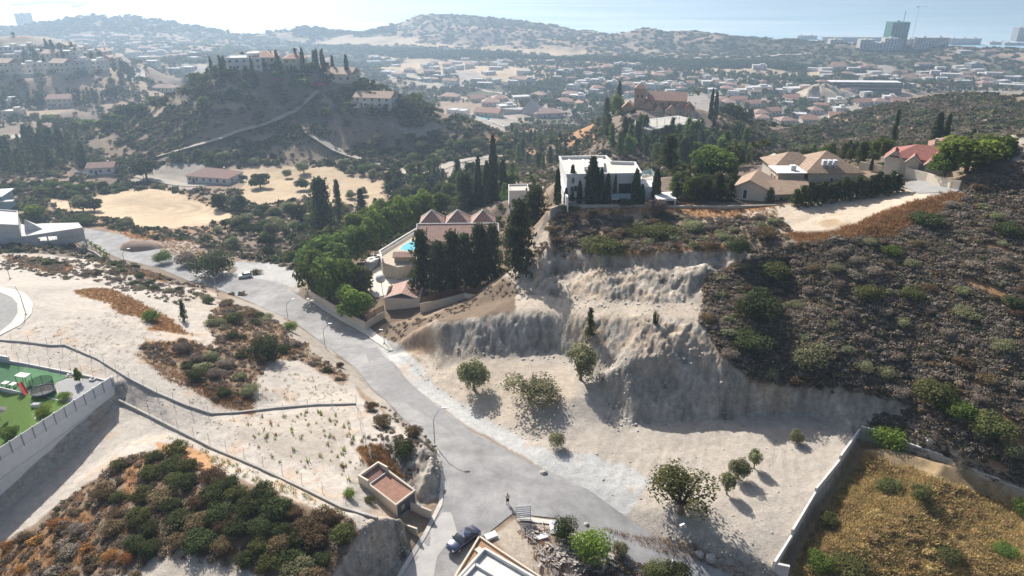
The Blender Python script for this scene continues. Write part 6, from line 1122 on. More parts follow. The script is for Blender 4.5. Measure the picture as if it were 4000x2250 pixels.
V3 = [('ragged',1305,676,130,165,'pine','big dark conifer beside the plateau cliff'), ('ragged',1345,565,120,95,'dark','dark conifer at the left corner of the plateau'), ('ragged',815,592,110,140,'dark','tall dark fir rising from the valley scrub left of the villa'), ('ragged',856,565,40,110,'pine','thin ragged fir beside the tall dark fir'), ('ragged',912,556,48,80,'dark','short dark fir in front of the pale field'), ('ragged',948,560,34,60,'pine','small ragged fir right of the short dark fir'),
      ('conifer',1152,480,42,80,'dark','dark cone-shaped conifer behind the villa'), ('ragged',1170,548,110,115,'pine','bushy conifer left of the tall cypresses'), ('cyp',1205,556,26,152,'cyp','leftmost of the tall cypresses behind the villa'), ('cyp',1226,556,30,140,'cyp','second of the tall cypresses behind the villa'), ('cyp',1242,552,30,195,'cyp','tallest cypress behind the villa'), ('cyp',1266,552,30,140,'cyp','rightmost of the tall cypresses behind the villa'),
      ('palm',1255,600,50,60,'carob','palm beside the right gable of the villa'), ('palm',1340,500,60,70,'carob','palm beside the lawn of the white villa')]
for a in V3: T1(a[0],{'cyp':'cypress','palm':'palm'}.get(a[0],'conifer'),a[1],a[2],a[3],a[4],a[5],a[6],'tall trees around the villas', pt=at(a[1],a[2],{1152:-18,1170:-6,1205:-6,1226:-6,1242:-6,1266:-5,1255:-1.5,1340:3,815:-18,856:-19,912:-21,948:-21}.get(a[1], G(a[1],a[2])[2])))
for a, b in zip([(1438,507,18,89),(1423,512,10,40),(1457,509,14,54),(1488,509,36,110),(1510,509,15,84),(1527,510,15,72),(1545,510,9,70),(1597,511,21,84),(1613,512,15,48),(1648,504,23,77),(1402,514,17,87)], ['second from the left, tall','tiny','short','widest and tallest','slim','slim shorter','thin pale','broad','low','isolated right-hand','leftmost']):
    T1('cyp','cypress',*a[:2],a[2]*1.3,a[3],'cyp','%s cypress in front of the white villa' % b,'cypresses in front of the white villa', pt=at(a[0],a[1]+2,20.2))
for i, x in enumerate(range(2000,2270,17)): T1('conifer','hedge conifer',x,518-(x-2000)*.135,48,42+(i*7) % 17,'pine','small conifer in the hedge between beige house and dirt lot','conifer hedge beside the dirt lot')
for x, y, w, h, c, l in [(1700,508,40,50,'dark','dark conifer left of the palms'),(1740,508,60,75,'green','green tree beside the carport of the white villa'),(1775,508,56,60,'pine','bushy conifer in the garden between the villas'),(1805,508,54,70,'dark','tall dark conifer in the garden between the villas'),(1835,508,44,55,'pine','conifer at the left corner of the beige house'),(1934,518,34,46,'pine','single conifer before the long tiled roof'),(1790,450,130,100,'green','large green tree mass between the two villas'),(1680,430,80,90,'dark','dark conifer mass behind the white villa')]:
    T1('ragged' if c != 'green' else 'round','tree',x,y,w,h,c,l,'garden trees between the villas', parts=False, pt=at(x,y,20.6))
for i, (x, y) in enumerate([(1715,480),(1735,470),(1830,420),(1850,415),(1890,410),(1920,405)]): T1('palm','palm',x,y,44,60,'carob',['first','second','third','fourth','fifth','sixth'][i]+' palm from the left in the gardens beside the beige house','palms beside the beige house', pt=at(x,y,21))
T1('round','tree',2430,432,175,120,'bright','huge bright green tree beside the red-roofed house','trees by the red-roofed house', pt=at(2430,432,28.5), parts=True); T1('round','tree',2375,440,90,70,'green','lower green tree in front of the red-roofed house','trees by the red-roofed house', pt=at(2375,440,28)); T1('round','tree',2500,400,110,80,'green','green tree between the huge tree and the right edge','trees by the red-roofed house', pt=at(2500,400,30.5))
T1('cyp','cypress',2350,362,32,75,'cyp','broad cypress left of a leaning one on the right skyline','cypresses on the right skyline', pt=at(2350,362,22)); T1('cyp','cypress',2373,362,20,72,'cyp','slim leaning cypress on the right skyline','cypresses on the right skyline', pt=at(2373,362,22), lean=.1); T1('cyp','cypress',2440,372,20,45,'cyp','small cypress rising behind the huge bright tree','cypresses on the right skyline', pt=at(2440,372,26)); T1('ragged','conifer',2238,372,26,110,'pine','thin bare-stemmed pine behind the beige house','cypresses on the right skyline', pt=at(2238,390,18))
T1('bigshrub','topiary',2202,402,24,34,'dark','taller clipped dark cone in the garden of the red-roofed house','clipped cones', pt=at(2200,408,25)); T1('bigshrub','topiary',2222,425,18,34,'dark','clipped dark dome beside the garden wall','clipped cones', pt=at(2222,432,25)); T1('cyp','cypress',2190,420,10,34,'dark','slim cypress beside the clipped cones','clipped cones', pt=at(2190,428,25))
# valley trees one can tell apart
VT = [(210,530,60,48,'left of two touching dark trees at the edge of the stubble field'),(238,532,50,42,'right of two touching dark trees at the edge of the stubble field'),(315,572,54,32,'low green bush on the near edge of the stubble field'),(205,566,90,34,'long green bush left of the stubble field'),(370,452,78,66,'large dark tree beside the white farmhouse'),(550,525,56,48,'left dark tree at the right end of the stubble field'),(602,530,56,50,'right dark tree at the right end of the stubble field'),
 (612,572,62,48,'broad dark tree below the stubble field corner'),(690,602,48,58,'dark upright tree in the lower valley'),(748,556,62,60,'grey green tree below the ploughed field'),(656,474,60,48,'dark tree on the left edge of the ploughed field'),(726,448,32,28,'small tree on the ploughed field'),(765,436,46,38,'larger tree at the top of the ploughed field'),(760,478,44,34,'dark round bush on the ploughed field'),(690,548,50,36,'bush between stubble and ploughed field'),(640,590,50,34,'grey bush under the valley trees'),(885,498,34,26,'round bush on the right of the ploughed field'),(912,492,28,28,'small pointed bush on the right of the ploughed field')]
for a in VT: T1('round','tree',a[0],a[1],a[2],a[3],'dark' if a[0] % 3 else 'olive','%s' % a[4],'trees around the valley fields', parts=a[2] > 45)
hd = many([(100,480),(200,470),(300,462),(300,482),(200,497),(110,500)], 16, 200, 400, (4, 6.5), (3, 4), ['farround', 'round'], ['green', 'carob'], 'hedge_tree', 'hedge tree', 'green tree in the long hedge behind the stubble field', 'hedge behind the stubble field', 3)
many([(0,400),(100,350),(200,370),(220,420),(150,440),(0,450)], 34, 250, 480, (3, 5), (8, 12), ['farconifer', 'farcyp'], ['dark', 'pine'], 'conifer', 'conifer', 'dark conifer in the wood behind the farmhouse', 'wood behind the farmhouse', 3.5)
many([(1290,350),(1400,340),(1440,380),(1500,420),(1400,440),(1290,420)], 34, 180, 460, (3, 5.5), (6, 11), ['farconifer', 'farround', 'ragged'], ['dark', 'pine', 'green'], 'tree', 'tree', {'dark': 'dark conifer on the slope left of the white villa', 'pine': 'olive green conifer on the slope left of the white villa', 'green': 'green tree on the slope left of the white villa'}, 'trees on the slope left of the white villa', 4.5)
many([(1520,340),(1700,350),(1850,340),(1880,400),(1700,420),(1540,400)], 70, 200, 400, (4, 7), (7, 13), ['farconifer', 'ragged', 'farround', 'round'], ['dark', 'pine', 'green'], 'tree', 'tree', {'dark': 'dark conifer below the tennis court', 'pine': 'grey green conifer below the tennis court', 'green': 'green tree below the tennis court'}, 'wood below the tennis court', 4.2)
many([(980,440),(1100,440),(1290,440),(1290,520),(1100,540),(960,520)], 60, 170, 400, (4, 7), (5, 9), ['farround', 'round', 'farconifer'], ['green', 'carob', 'pine', 'dark'], 'tree', 'tree', {'green': 'green tree in the gully behind the villa', 'carob': 'yellowish tree in the gully behind the villa', 'pine': 'pine in the gully behind the villa', 'dark': 'dark tree in the gully behind the villa'}, 'trees in the gully behind the villa', 4.5)
for x, y, w, h, c, l in [(1555,285,18,75,'cyp','tall cypress left of the orange villa'),(1786,302,13,74,'cyp','left of two tall cypresses beside the tennis court'),(1797,304,15,70,'cyp','right of two tall cypresses beside the tennis court'),(1522,360,34,110,'pine','tall dark pine left of the tennis court'),(1545,300,60,70,'bright','yellow green tree left of the orange villa'),(1880,340,44,64,'pine','dark tree at the right foot of the tennis court hill'),(1835,330,90,80,'dark','dark tree mass right of the tennis court'),(1780,350,90,40,'green','green trees in front of the tennis court'),(1750,256,26,30,'carob','palm beside the orange villa')]:
    k = 'palm' if 'palm' in l else 'cyp' if c == 'cyp' else 'ragged' if c == 'pine' else 'round'; T1(k,'palm' if k == 'palm' else 'cypress' if c == 'cyp' else 'tree',x,y,w,h,c,l,'trees around the orange villa', parts=False, pt=at(x,y,{1555:-6,1786:0,1797:0,1522:-10,1545:-4,1880:-22,1835:-12,1780:-4,1750:4}[x]))
HL = [(440,250),(500,200),(560,175),(640,155),(760,160),(870,190),(960,235),(1060,265),(1100,290),(1000,300),(900,300),(800,300),(740,270),(640,290),(520,270)]
many(HL, 170, 330, 470, (5, 10), (4, 8), ['farround', 'round', 'farconifer'], ['dark', 'green', 'pine', 'dark', 'carob'], 'hillside_tree', 'hillside tree', {'dark': 'dark tree in the gardens of the villa hill', 'green': 'green tree in the gardens of the villa hill', 'pine': 'pine in the gardens of the villa hill', 'carob': 'yellowish tree in the gardens of the villa hill'}, 'trees on the villa hill', 5)
many([(500,200),(640,165),(860,180),(900,210),(700,240)], 26, 330, 470, (1.8, 3), (9, 14), ['farcyp'], ['cyp'], 'cypress', 'cypress', 'slim dark cypress among the villas on the hilltop', 'cypresses on the villa hill', 6)
many([(0,215),(300,190),(330,230),(250,260),(0,280)], 90, 430, 640, (6, 9), (6, 11), ['farround', 'farconifer'], ['dark', 'pine'], 'tree', 'tree', {'dark': 'dark tree on the slope below the white estate', 'pine': 'pine on the slope below the white estate'}, 'trees below the white estate', 5)
many([(60,135),(280,130),(290,175),(60,180)], 30, 500, 760, (2.5, 4), (8, 14), ['farcyp'], ['cyp'], 'cypress', 'cypress', 'dark cypress among the white estate houses', 'cypresses in the white estate', 8)
many([(300,215),(345,195),(355,170),(320,150),(290,150),(320,175)], 22, 430, 760, (2.2, 3.2), (8, 12), ['farcyp'], ['cyp'], 'cypress', 'cypress', 'cypress lining the curved estate road', 'cypresses along the estate road', 7)
many([(250,250),(400,230),(430,260),(300,330),(150,340),(120,310)], 60, 330, 560, (6, 10), (4.5, 8), ['farround'], ['dark', 'green', 'carob'], 'tree', 'tree', {'dark': 'dark tree in the valley left of the villa hill', 'green': 'green tree in the valley left of the villa hill', 'carob': 'yellowish tree in the valley left of the villa hill'}, 'trees in the left valley', 6)
many([(1350,190),(2050,190),(2300,240),(2100,290),(1900,290),(1500,300),(1300,260)], 210, 560, 1150, (6, 11), (5, 8), ['farround', 'farround', 'farcyp'], ['dark', 'green'], 'garden_tree', 'garden tree', {'dark': 'dark garden tree between the houses of the valley town', 'green': 'green garden tree between the houses of the valley town'}, 'trees of the valley town', 9)
many([(2440,340),(2500,330),(2576,330),(2576,400),(2500,400)], 12, 110, 300, (2, 4), (1.5, 2.4), ['bigshrub'], ['dark', 'olive'], 'bush', 'bush', 'bush on the rocky rise at the right edge', 'bushes on the rocky rise', 3)
for x, y in [(203,780)]: pass
many([(1535,285),(1600,275),(1650,290),(1570,318)], 12, 250, 420, (2.5, 5), (2, 4), ['round', 'farround'], ['dark', 'carob', 'olive'], 'bush', 'bush', {'dark': 'dark bush between the orange villa and its court', 'carob': 'yellowish bush between the orange villa and its court', 'olive': 'greyish bush between the orange villa and its court'}, 'bushes beside the tennis court', 3, mask=np.ones(GX.shape, bool))
for pl_, n, hh, lab_v in (([(1690,450),(1840,440),(1845,505),(1700,508)], 26, (2.5, 5), 'in the gardens between the white villa and the beige house'), ([(1850,385),(2250,370),(2260,410),(2150,425),(1950,400),(1850,430)], 34, (3, 6), 'behind the beige house')):
    many(pl_, n, 120, 260, (2.5, 5), hh, ['round', 'ragged', 'round'], ['green', 'dark', 'carob'], 'villa_garden_tree', 'garden tree', {'green': 'green tree '+lab_v, 'dark': 'dark tree '+lab_v, 'carob': 'olive green tree '+lab_v}, 'trees '+lab_v, 2.6, mask=np.ones(GX.shape, bool))
for pl_, n, lab_v in (([(560,545),(780,525),(960,545),(900,630),(740,680),(600,650),(500,610)], 46, 'the lower valley between the fields and the road'), ([(940,330),(1100,345),(1290,345),(1290,400),(1100,420),(980,400)], 50, 'the gully right of the villa hill'), ([(420,400),(600,390),(900,420),(1000,450),(960,470),(820,420),(600,415),(440,440)], 34, 'the foot of the villa hill')):
    many(pl_, n, 180, 480, (3.5, 7), (2.8, 5.5), ['round', 'farround', 'bigshrub'], ['dark', 'green', 'olive', 'dark'], 'valley_tree', 'valley tree', {'dark': 'dark bushy tree in '+lab_v, 'green': 'green bushy tree in '+lab_v, 'olive': 'greyish bushy tree in '+lab_v}, 'trees in '+lab_v, 4, mask=(COL.min(-1) < .205) & nohouse)
# magenta bougainvillea
for x, y, w, h, l in [(1243,545,26,40,'pink flowering climber in front of the tall cypresses'),(695,205,30,22,'magenta bougainvillea on the left villa hill'),(800,218,34,20,'magenta bougainvillea beside the hill villa drive')]: T1('shrub','climber',x,y,w,h,'magenta',l,'flowering climbers', pt=at(x,y,-4) if x == 1243 else None)
# ---------------------------------------------------------------- villa with pool
def frame2(a, b):      # origin a, local x towards b
    a, b = np.array(a), np.array(b); return math.atan2(b[1]-a[1], b[0]-a[0]), float(np.hypot(b[0]-a[0], b[1]-a[1]))
def villa():
    a, b = at(1047,606,2.2), at(1253,604,2.2); rz, w = frame2(a, b); o = empty('villa', (a[0], a[1], 0), rz, 'cream villa with three pointed roofs and broad pink tiled slope above a pool', 'villa'); h = 2.2
    m = MB(); m.box((w/2, 6, h/2-2.5), (w-1, 11, h+5)); m.build('wall', M_['cream'], o)
    m = MB(); m.add([(0,-.5,h),(w,-.5,h),(w,5.2,h+2.6),(0,5.2,h+2.6),(0,-.5,h-.2),(w,-.5,h-.2),(w,5.2,h+2.4),(0,5.2,h+2.4)], [(0,1,2,3),(7,6,5,4),(0,4,5,1),(2,6,7,3)]); m.build('front_roof', T_['pink'], o)
    m = MB()
    for x in (-.12, w+.12): m.add([(x-.14,-.6,h-.3),(x+.14,-.6,h-.3),(x+.14,5.3,h+2.35),(x-.14,5.3,h+2.35),(x-.14,-.6,h+.15),(x+.14,-.6,h+.15),(x+.14,5.3,h+2.8),(x-.14,5.3,h+2.8)], [(0,3,2,1),(4,5,6,7),(0,1,5,4),(1,2,6,5),(2,3,7,6),(3,0,4,7)])
    m.box((w/2, 5.3, h+2.65), (w, .2, .3)); m.build('verge', M_['white'], o)
    for k in range(3):
        cx = w*(.17+.325*k); q = w*.155; m = MB(); m.add([(cx-q,5.4,h+2.4),(cx+q,5.4,h+2.4),(cx+q,5.4+2*q,h+2.4),(cx-q,5.4+2*q,h+2.4),(cx,5.4+q,h+5.3)], [(0,1,4),(1,2,4),(2,3,4),(3,0,4),(3,2,1,0)]); r = m.build('pyramid_roof', T_['pink'], o)
        e = MB()
        for x, y in ((-q,0),(q,0),(q,2*q),(-q,2*q)): e.tube([(cx+x,5.4+y,h+2.45),(cx,5.4+q,h+5.38)], .13, 5)
        e.build('ridge_cap', M_['white'], r)
    for k in range(4): window(o, w*(.1+.08*k), 0, .5, 1.2, 1.5, 'f', True)
    tp = [at(x, y, -1.0) for x, y in [(956,640),(1000,612),(1046,584),(1085,600),(1085,655),(1045,665),(1000,672),(962,660)]]; iv = Matrix.Rotation(-rz, 4, 'Z') @ Matrix.Translation((-a[0], -a[1], 0)); T = [tuple((iv @ Vector(p))[:2]) for p in tp]
    MB().prism(T, -6.5, -1.0).build('terrace', M_['stone'], o); pp = [tuple((iv @ Vector(at(x, y, -1)))[:2]) for x, y in [(1006,627),(1013,619),(1030,609),(1048,604),(1056,612),(1050,628),(1028,632)]]
    cx, cy = np.mean(pp, 0); MB().prism([(cx+(x-cx)*1.15, cy+(y-cy)*1.15) for x, y in pp], -.998, -.95).build('pool_surround', M_['pave'], o); MB().prism(pp, -.94, -.92).build('pool', M_['pool'], o)
    m = MB(); L0 = [T[3], T[2], T[1], T[0], T[7]]; m.wall(L0, -.995, -.86, .3); m.wall(L0, -.05, .06, .3)
    for i in range(4):
        n = max(2, int(math.dist(L0[i], L0[i+1])/.45))
        for k in range(n): q = np.array(L0[i])*(1-k/n)+np.array(L0[i+1])*k/n; m.box((q[0], q[1], -.45), (.13, .13, .8))
    m.build('balustrade', M_['white'], o)
    q = iv @ Vector(at(1018,664,-2)); m = MB(); m.box((q.x, q.y, -3), (4.6, 3, 7)); m.build('stone_annex', M_['stone'], o); hip(MB(), q.x-2.3, q.x+2.3, q.y-1.5, q.y+1.5, .52, .8, .35, 'gable').build('annex_roof', T_['pink'], o)
    m = MB()
    for k in range(9): m.box((q.x-3+.42*k, q.y-5+.3*k, -5.2+.2*k), (1.6, .35, .2))
    for k in range(7): m.box((q.x-3.6+.45*k, q.y-5+.3*k, -4.7+.2*k), (.08, .08, .9))
    m.build('outdoor_stair', M_['white'], o)
    # garage
    a, b = at(971,790,-6.2), at(1057,778,-4.6); rz, w = frame2(a, b); o = empty('garage', (a[0], a[1], -6), rz, 'cream garage with shallow brown gable roof at the villa boundary', 'garage'); m = MB(); gwall(m, 0, w, 0, 7, -1.5, 3.9, 1.3, 'gable' if 7 <= w else '')
    if w < 7: 
        for y in (0, 6.8): m.add([(0,y,3.9),(w,y,3.9),(w/2,y,5.15),(0,y+.2,3.9),(w,y+.2,3.9),(w/2,y+.2,5.15)], [(0,1,2),(3,5,4),(0,2,5,3),(1,4,5,2)])
    m.build('wall', M_['cream'], o); m = MB(); x0, x1 = -.25, w+.25
    for s in (0, 1):
        e = x0 if s == 0 else x1; m.add([(e,-.15,3.85),(w/2,-.15,5.3),(w/2,7.2,5.3),(e,7.2,3.85),(e,-.15,3.7),(w/2,-.15,5.15),(w/2,7.2,5.15),(e,7.2,3.7)], [(0,1,2,3),(7,6,5,4),(0,4,5,1),(1,5,6,2),(2,6,7,3),(3,7,4,0)])
    m.build('roof', T_['pink'], o); m = MB(); m.tube([(x0,-.2,3.82),(w/2,-.2,5.28),(x1,-.2,3.82)], .1, 4); m.build('verge', M_['white'], o)
    return
villa()
drape('courtyard', [(918,720),(925,690),(955,672),(1000,680),(1050,690),(1060,740),(1040,735),(960,745),(945,750),(925,735)], .12, M_['pave'], 1.5, 'bright paved courtyard of the villa')
drape('villa_drive', [(925,690),(950,665),(958,640),(930,640),(905,690)], .12, M_['concl'], 1.5, 'shaded drive between hedge and pool terrace')
p = G(960,715); o = empty('satellite_dish', at(960,716,-2), -.9, 'large pale satellite dish on a mast beside the garage roof', 'satellite dish'); MB().tube([(0,0,-4),(0,0,1)], .06).build('mast', M_['steel'], o)
m = MB(); rg = [[(r*math.cos(a), -.35+.5*r*r, 1.6+r*math.sin(a)) for a in np.linspace(0, 6.28, 19)[:-1]] for r in (.02, .4, .8, 1.15)]; b_ = []
for i in range(3): m.add(rg[i]+rg[i+1], [(k, (k+1) % 18, (k+1) % 18+18, k+18) for k in range(18)])
m.build('dish', M_['concl'], o, smooth=True); o.rotation_euler = (-.7, 0, .3)
# villa boundary wall and slatted fences
def hwall(name, label, line, tops, m, t=.3, sink=1.6, cat='wall'):
    P_ = plan(line); o = MB().wall(P_, [HZ(*p)-sink for p in P_], tops, t).build(name, M_[m]); return tag(o, label, cat)
hwall('boundary_wall','cream boundary wall between the footway and the villa trees',[(778,745),(815,768),(850,788),(885,808),(920,829)],[-8.2,-7.5,-6.6,-5.7,-4.9],'cream')
hwall('boundary_wall','cream boundary wall between the footway corner and the garage',[(921,830),(945,812),(968,800)],[-4.9,-4.4,-4.0],'cream')
hwall('boundary_wall','long cream boundary wall climbing from the garage to the cliff below the conifers',[(1058,788),(1110,772),(1170,752),(1230,726),(1278,702)],[-1.6,-.6,.9,2.6,4.6],'cream')
def slatf(label, line, tops, h):
    P_ = plan(line); o = empty('slatted_fence', (0,0,0), 0, label, 'fence'); n = 7; sl_ = MB()
    for k in range(n): f = k/n*h+.12; sl_.wall(P_, [t+f for t in tops], [t+f+h/n*.62 for t in tops], .05)
    sl_.build('slats', M_['wood'], o)
    for i, q in enumerate(P_): MB().box((q[0], q[1]-.08, tops[i]+h*.3), (.12, .12, h*1.5)).build('post', M_['black'], o)
slatf('dark slatted wooden fence on the wall left of the garage',[(922,829),(945,811),(967,799)],[-4.9,-4.4,-4.0],1.5); slatf('dark slatted wooden fence along the wall under the conifers',[(1060,787),(1110,771),(1170,751),(1230,725),(1276,702)],[-1.6,-.6,.9,2.6,4.5],1.4)
# ---------------------------------------------------------------- white modern villa
def whitev():
    z1 = 26.6; A = [(1427,437),(1613,434),(1597,407),(1538,405),(1524,391),(1408,393)]; P0 = np.array((*at(1427,437,z1)[:2], 0)); pl_ = lambda l, z: [tuple((at(x, y, z)-P0)[:2]) for x, y in l]
    o = empty('white_villa', P0, 0, 'large white flat-roofed modern villa behind a row of cypresses', 'villa'); m = MB(); B = pl_(A, z1); m.prism(B, 18, z1-.7); m.wall(B+[B[0]], z1-.7, z1, .35); m.build('wall', M_['white'], o)
    MB().prism([tuple(np.array(p)*.965+np.mean(B, 0)*.035) for p in B], z1-.69, z1-.62).build('roof', M_['pave'], o)
    C = pl_([(1470,418),(1520,418),(1517,396),(1486,396)], z1+.5); MB().prism(C, z1-.5, z1+.35).build('roof_canopy', M_['concl'], o)
    for x0 in (1445, 1480): C = pl_([(x0,428),(x0+4,428),(x0-12,398),(x0-16,398)], z1+.4); MB().prism(C, z1-.6, z1+.25).build('roof_beam', M_['white'], o)
    f, g = np.array(B[0]), np.array(B[1]); dr = (g-f)/np.hypot(*(g-f)); rz = math.atan2(dr[1], dr[0]); W_ = float(np.hypot(*(g-f)))
    for t, z, w, h in ((.47,23.1,.8,1.), (.56,23.5,.9,1.6), (.79,22.9,2.6,2.9), (.80,19.9,3.2,2.4), (.12,23.4,.7,1.2)):
        q = f+dr*W_*t; ob = window(o, 0, 0, 0, w, h, 'f', True); ob.location = (q[0]+dr[1]*.04, q[1]-dr[0]*.04, z); ob.rotation_euler = (0, 0, rz)
    q = f+dr*W_*.78; MB().box((q[0], q[1]-.6, 21.3), (5.4, 1.2, .25), rz).build('balcony_slab', M_['white'], o); MB().box((q[0], q[1]-1.2, 22), (5.4, .04, 1.), rz).build('glass_rail', M_['glassp'], o)
    for key, pl2, za, zb, mm in (('side_terrace', [(1613,470),(1643,470),(1643,440),(1610,436)], 18, 23.4, 'white'), ('terrace_floor', [(1615,452),(1640,452),(1640,440),(1613,438)], 23.41, 23.5, 'beige'), ('carport', [(1650,502),(1702,500),(1690,482),(1645,484)], 21.6, 22.0, 'white')):
        MB().prism(pl_(pl2, zb), za, zb).build(key, M_[mm], o)
    for x, y in ((1653,501),(1699,499),(1688,484)): q = at(x, y, 22)-P0; MB().box((q[0], q[1], 20.9), (.35, .35, 1.6)).build('column', M_['white'], o)
    q = [tuple(p) for p in pl_([(1402,443),(1406,425),(1427,470),(1430,500)], 23)]; MB().prism(q, 20, 22.6).build('side_wing', M_['white'], o)
    m = MB(); G0 = pl_([(1613,428),(1638,420),(1655,440)], 25); m.wall(G0, 23.5, 24.6, .04); m.build('roof_rail', M_['glassp'], o)
whitev()
P_ = [p[:2] for p in (at(1385,523,20.6), at(1405,517,20.6), at(1530,516,20.6), at(1700,517,20.9), at(1820,518,21.3), at(1965,514,21.7))]; tag(MB().wall(P_, 17.5, [20.5,20.7,20.7,20.9,21.3,21.7], .28).build('garden_wall', M_['beige']), 'long low pale wall along the back of the plateau', 'wall')
b = at(1306,520,6); o = empty('white_block', (b[0], b[1], 5), .05, 'small white flat-roofed block left of the white villa', 'outbuilding'); MB().box((0, 3, 1), (5.4, 6, 8.2)).build('wall', M_['white'], o); MB().wall([(-2.6,.1),(2.6,.1),(2.6,5.9),(-2.6,5.9),(-2.6,.1)], 5.1, 5.6, .2).build('parapet', M_['white'], o); MB().box((0, 3, 5.14), (4.9, 5.5, .06)).build('roof', M_['beige'], o)
o = MB().prism([tuple(at(x, y, 6.5)[:2]) for x, y in [(1374,494),(1390,497),(1388,484),(1376,483)]], 6., 6.5).build('swimming_pool', M_['pool']); tag(o, 'small blue swimming pool left of the white villa', 'swimming pool')
o = MB().prism([tuple(at(x, y, 6.1)[:2]) for x, y in [(1345,505),(1405,512),(1402,470),(1350,468)]], 1., 6.1).build('pool_terrace', M_['pave']); tag(o, 'pale terrace around the small pool', 'terrace', None, 'structure')
# ---------------------------------------------------------------- beige house and neighbours
def beige():
    a, b = at(2032,436,25.3), at(2174,436,25.3); rz, w = frame2(a, b); o = empty('beige_house', (a[0], a[1], 21), rz, 'beige house with large brown hipped roof and three white water tanks', 'house'); m = MB(); h = 4.3
    m.box((w/2, 6.5, h/2-1.5), (w-.8, 12, h+3)); m.build('wall', M_['beige'], o); hip(MB(), 0, w, .5, 12.5, h, 3.4, .45).build('roof', T_['tan'], o)
    m = MB(); hip(m, -5.5, 5, 5, 13.5, h-.02, 2.4, .4); m.build('side_roof', T_['tan'], o); MB().box((-1., 9.2, h/2-1.5), (8.6, 7.6, h+2.9)).build('side_wall', M_['beige'], o)
    MB().box((-3.6, 2.2, h/2-1.2), (5.6, 5.4, h+2.6)).build('stone_tower', M_['stone'], o); MB().box((-3.6, 2.2, h+.22), (6.4, 6.2, .2)).build('flat_roof', M_['white'], o); MB().box((-2.8, 1.5, h+.85), (1.1, 1.1, 1.1)).build('roof_box', M_['white'], o)
    for k in range(3):
        t = MB().box((w*.34+1.15*k, 2.2, h+1.75), (.85, 1.1, 1.2)).build('water_tank', M_['paint'], o, .08); MB().box((w*.34+1.15*k, 1.6, h+1.0), (.7, .1, .6)).build('tank_stand', M_['steel'], t)
    for x, z, ww in ((w*.46, 2.6, .5), (w*.57, 2.3, .8), (w*.77, 2.5, 1.1)): window(o, x, z, .5, ww, 1.2, 'f', True)
    for y in (1.5, 3.2): window(o, y, 2.8, -6.4, .7, 1.2, 'l', True)
    # long low wing
    a, b = at(1948,486,23.3), at(2046,482,23.3); rz, w = frame2(a, b); o = empty('tiled_wing', (a[0], a[1], 20), rz, 'long low wing with sandy tiled roof in front of the beige house', 'house'); m = MB(); m.box((w/2, 4, .6), (w, 7, 5)); m.build('wall', M_['cream'], o)
    m = MB(); m.add([(-.8,-.4,3.1),(w+.8,-.4,3.1),(w+.8,5.4,4.5),(-.8,5.4,4.5),(-.8,-.4,2.9),(w+.8,-.4,2.9),(w+.8,5.4,4.3),(-.8,5.4,4.3)], [(0,1,2,3),(7,6,5,4),(0,4,5,1),(2,6,7,3),(1,5,6,2),(3,7,4,0)]); m.build('roof', T_['tan'], o); window(o, w*.22, 1.9, .5, .6, .7, 'f', True); window(o, w*.6, 1.9, .5, .9, .9, 'f', True)
    a = at(1884,505,21.2); o = empty('gabled_wing', (a[0]+2.6, a[1]+4.2, 20.8), R(-28), 'gable-ended cream wing with plain brown roof left of the long tiled wing', 'house'); m = MB(); w, d = 7.4, 8.5; m.box((0, 0, .9), (w, d, 4))
    for y in (-d/2, d/2-.2): m.add([(-w/2,y,2.9),(w/2,y,2.9),(-.8,y,4.5),(-w/2,y+.2,2.9),(w/2,y+.2,2.9),(-.8,y+.2,4.5)], [(0,1,2),(3,5,4),(0,2,5,3),(1,4,5,2)])
    m.build('wall', M_['cream'], o); m = MB()
    for e, s in ((-w/2-.4, 1), (w/2+.4, 1)): m.add([(e,-d/2-.4,2.75),(-.8,-d/2-.4,4.7),(-.8,d/2+.4,4.7),(e,d/2+.4,2.75),(e,-d/2-.4,2.6),(-.8,-d/2-.4,4.52),(-.8,d/2+.4,4.52),(e,d/2+.4,2.6)], [(0,1,2,3),(7,6,5,4),(0,4,5,1),(1,5,6,2),(2,6,7,3),(3,7,4,0)])
    m.build('roof', T_['brown'], o); window(o, -1.4, 1.5, -d/2, .7, 1.8, 'f', True)
beige()
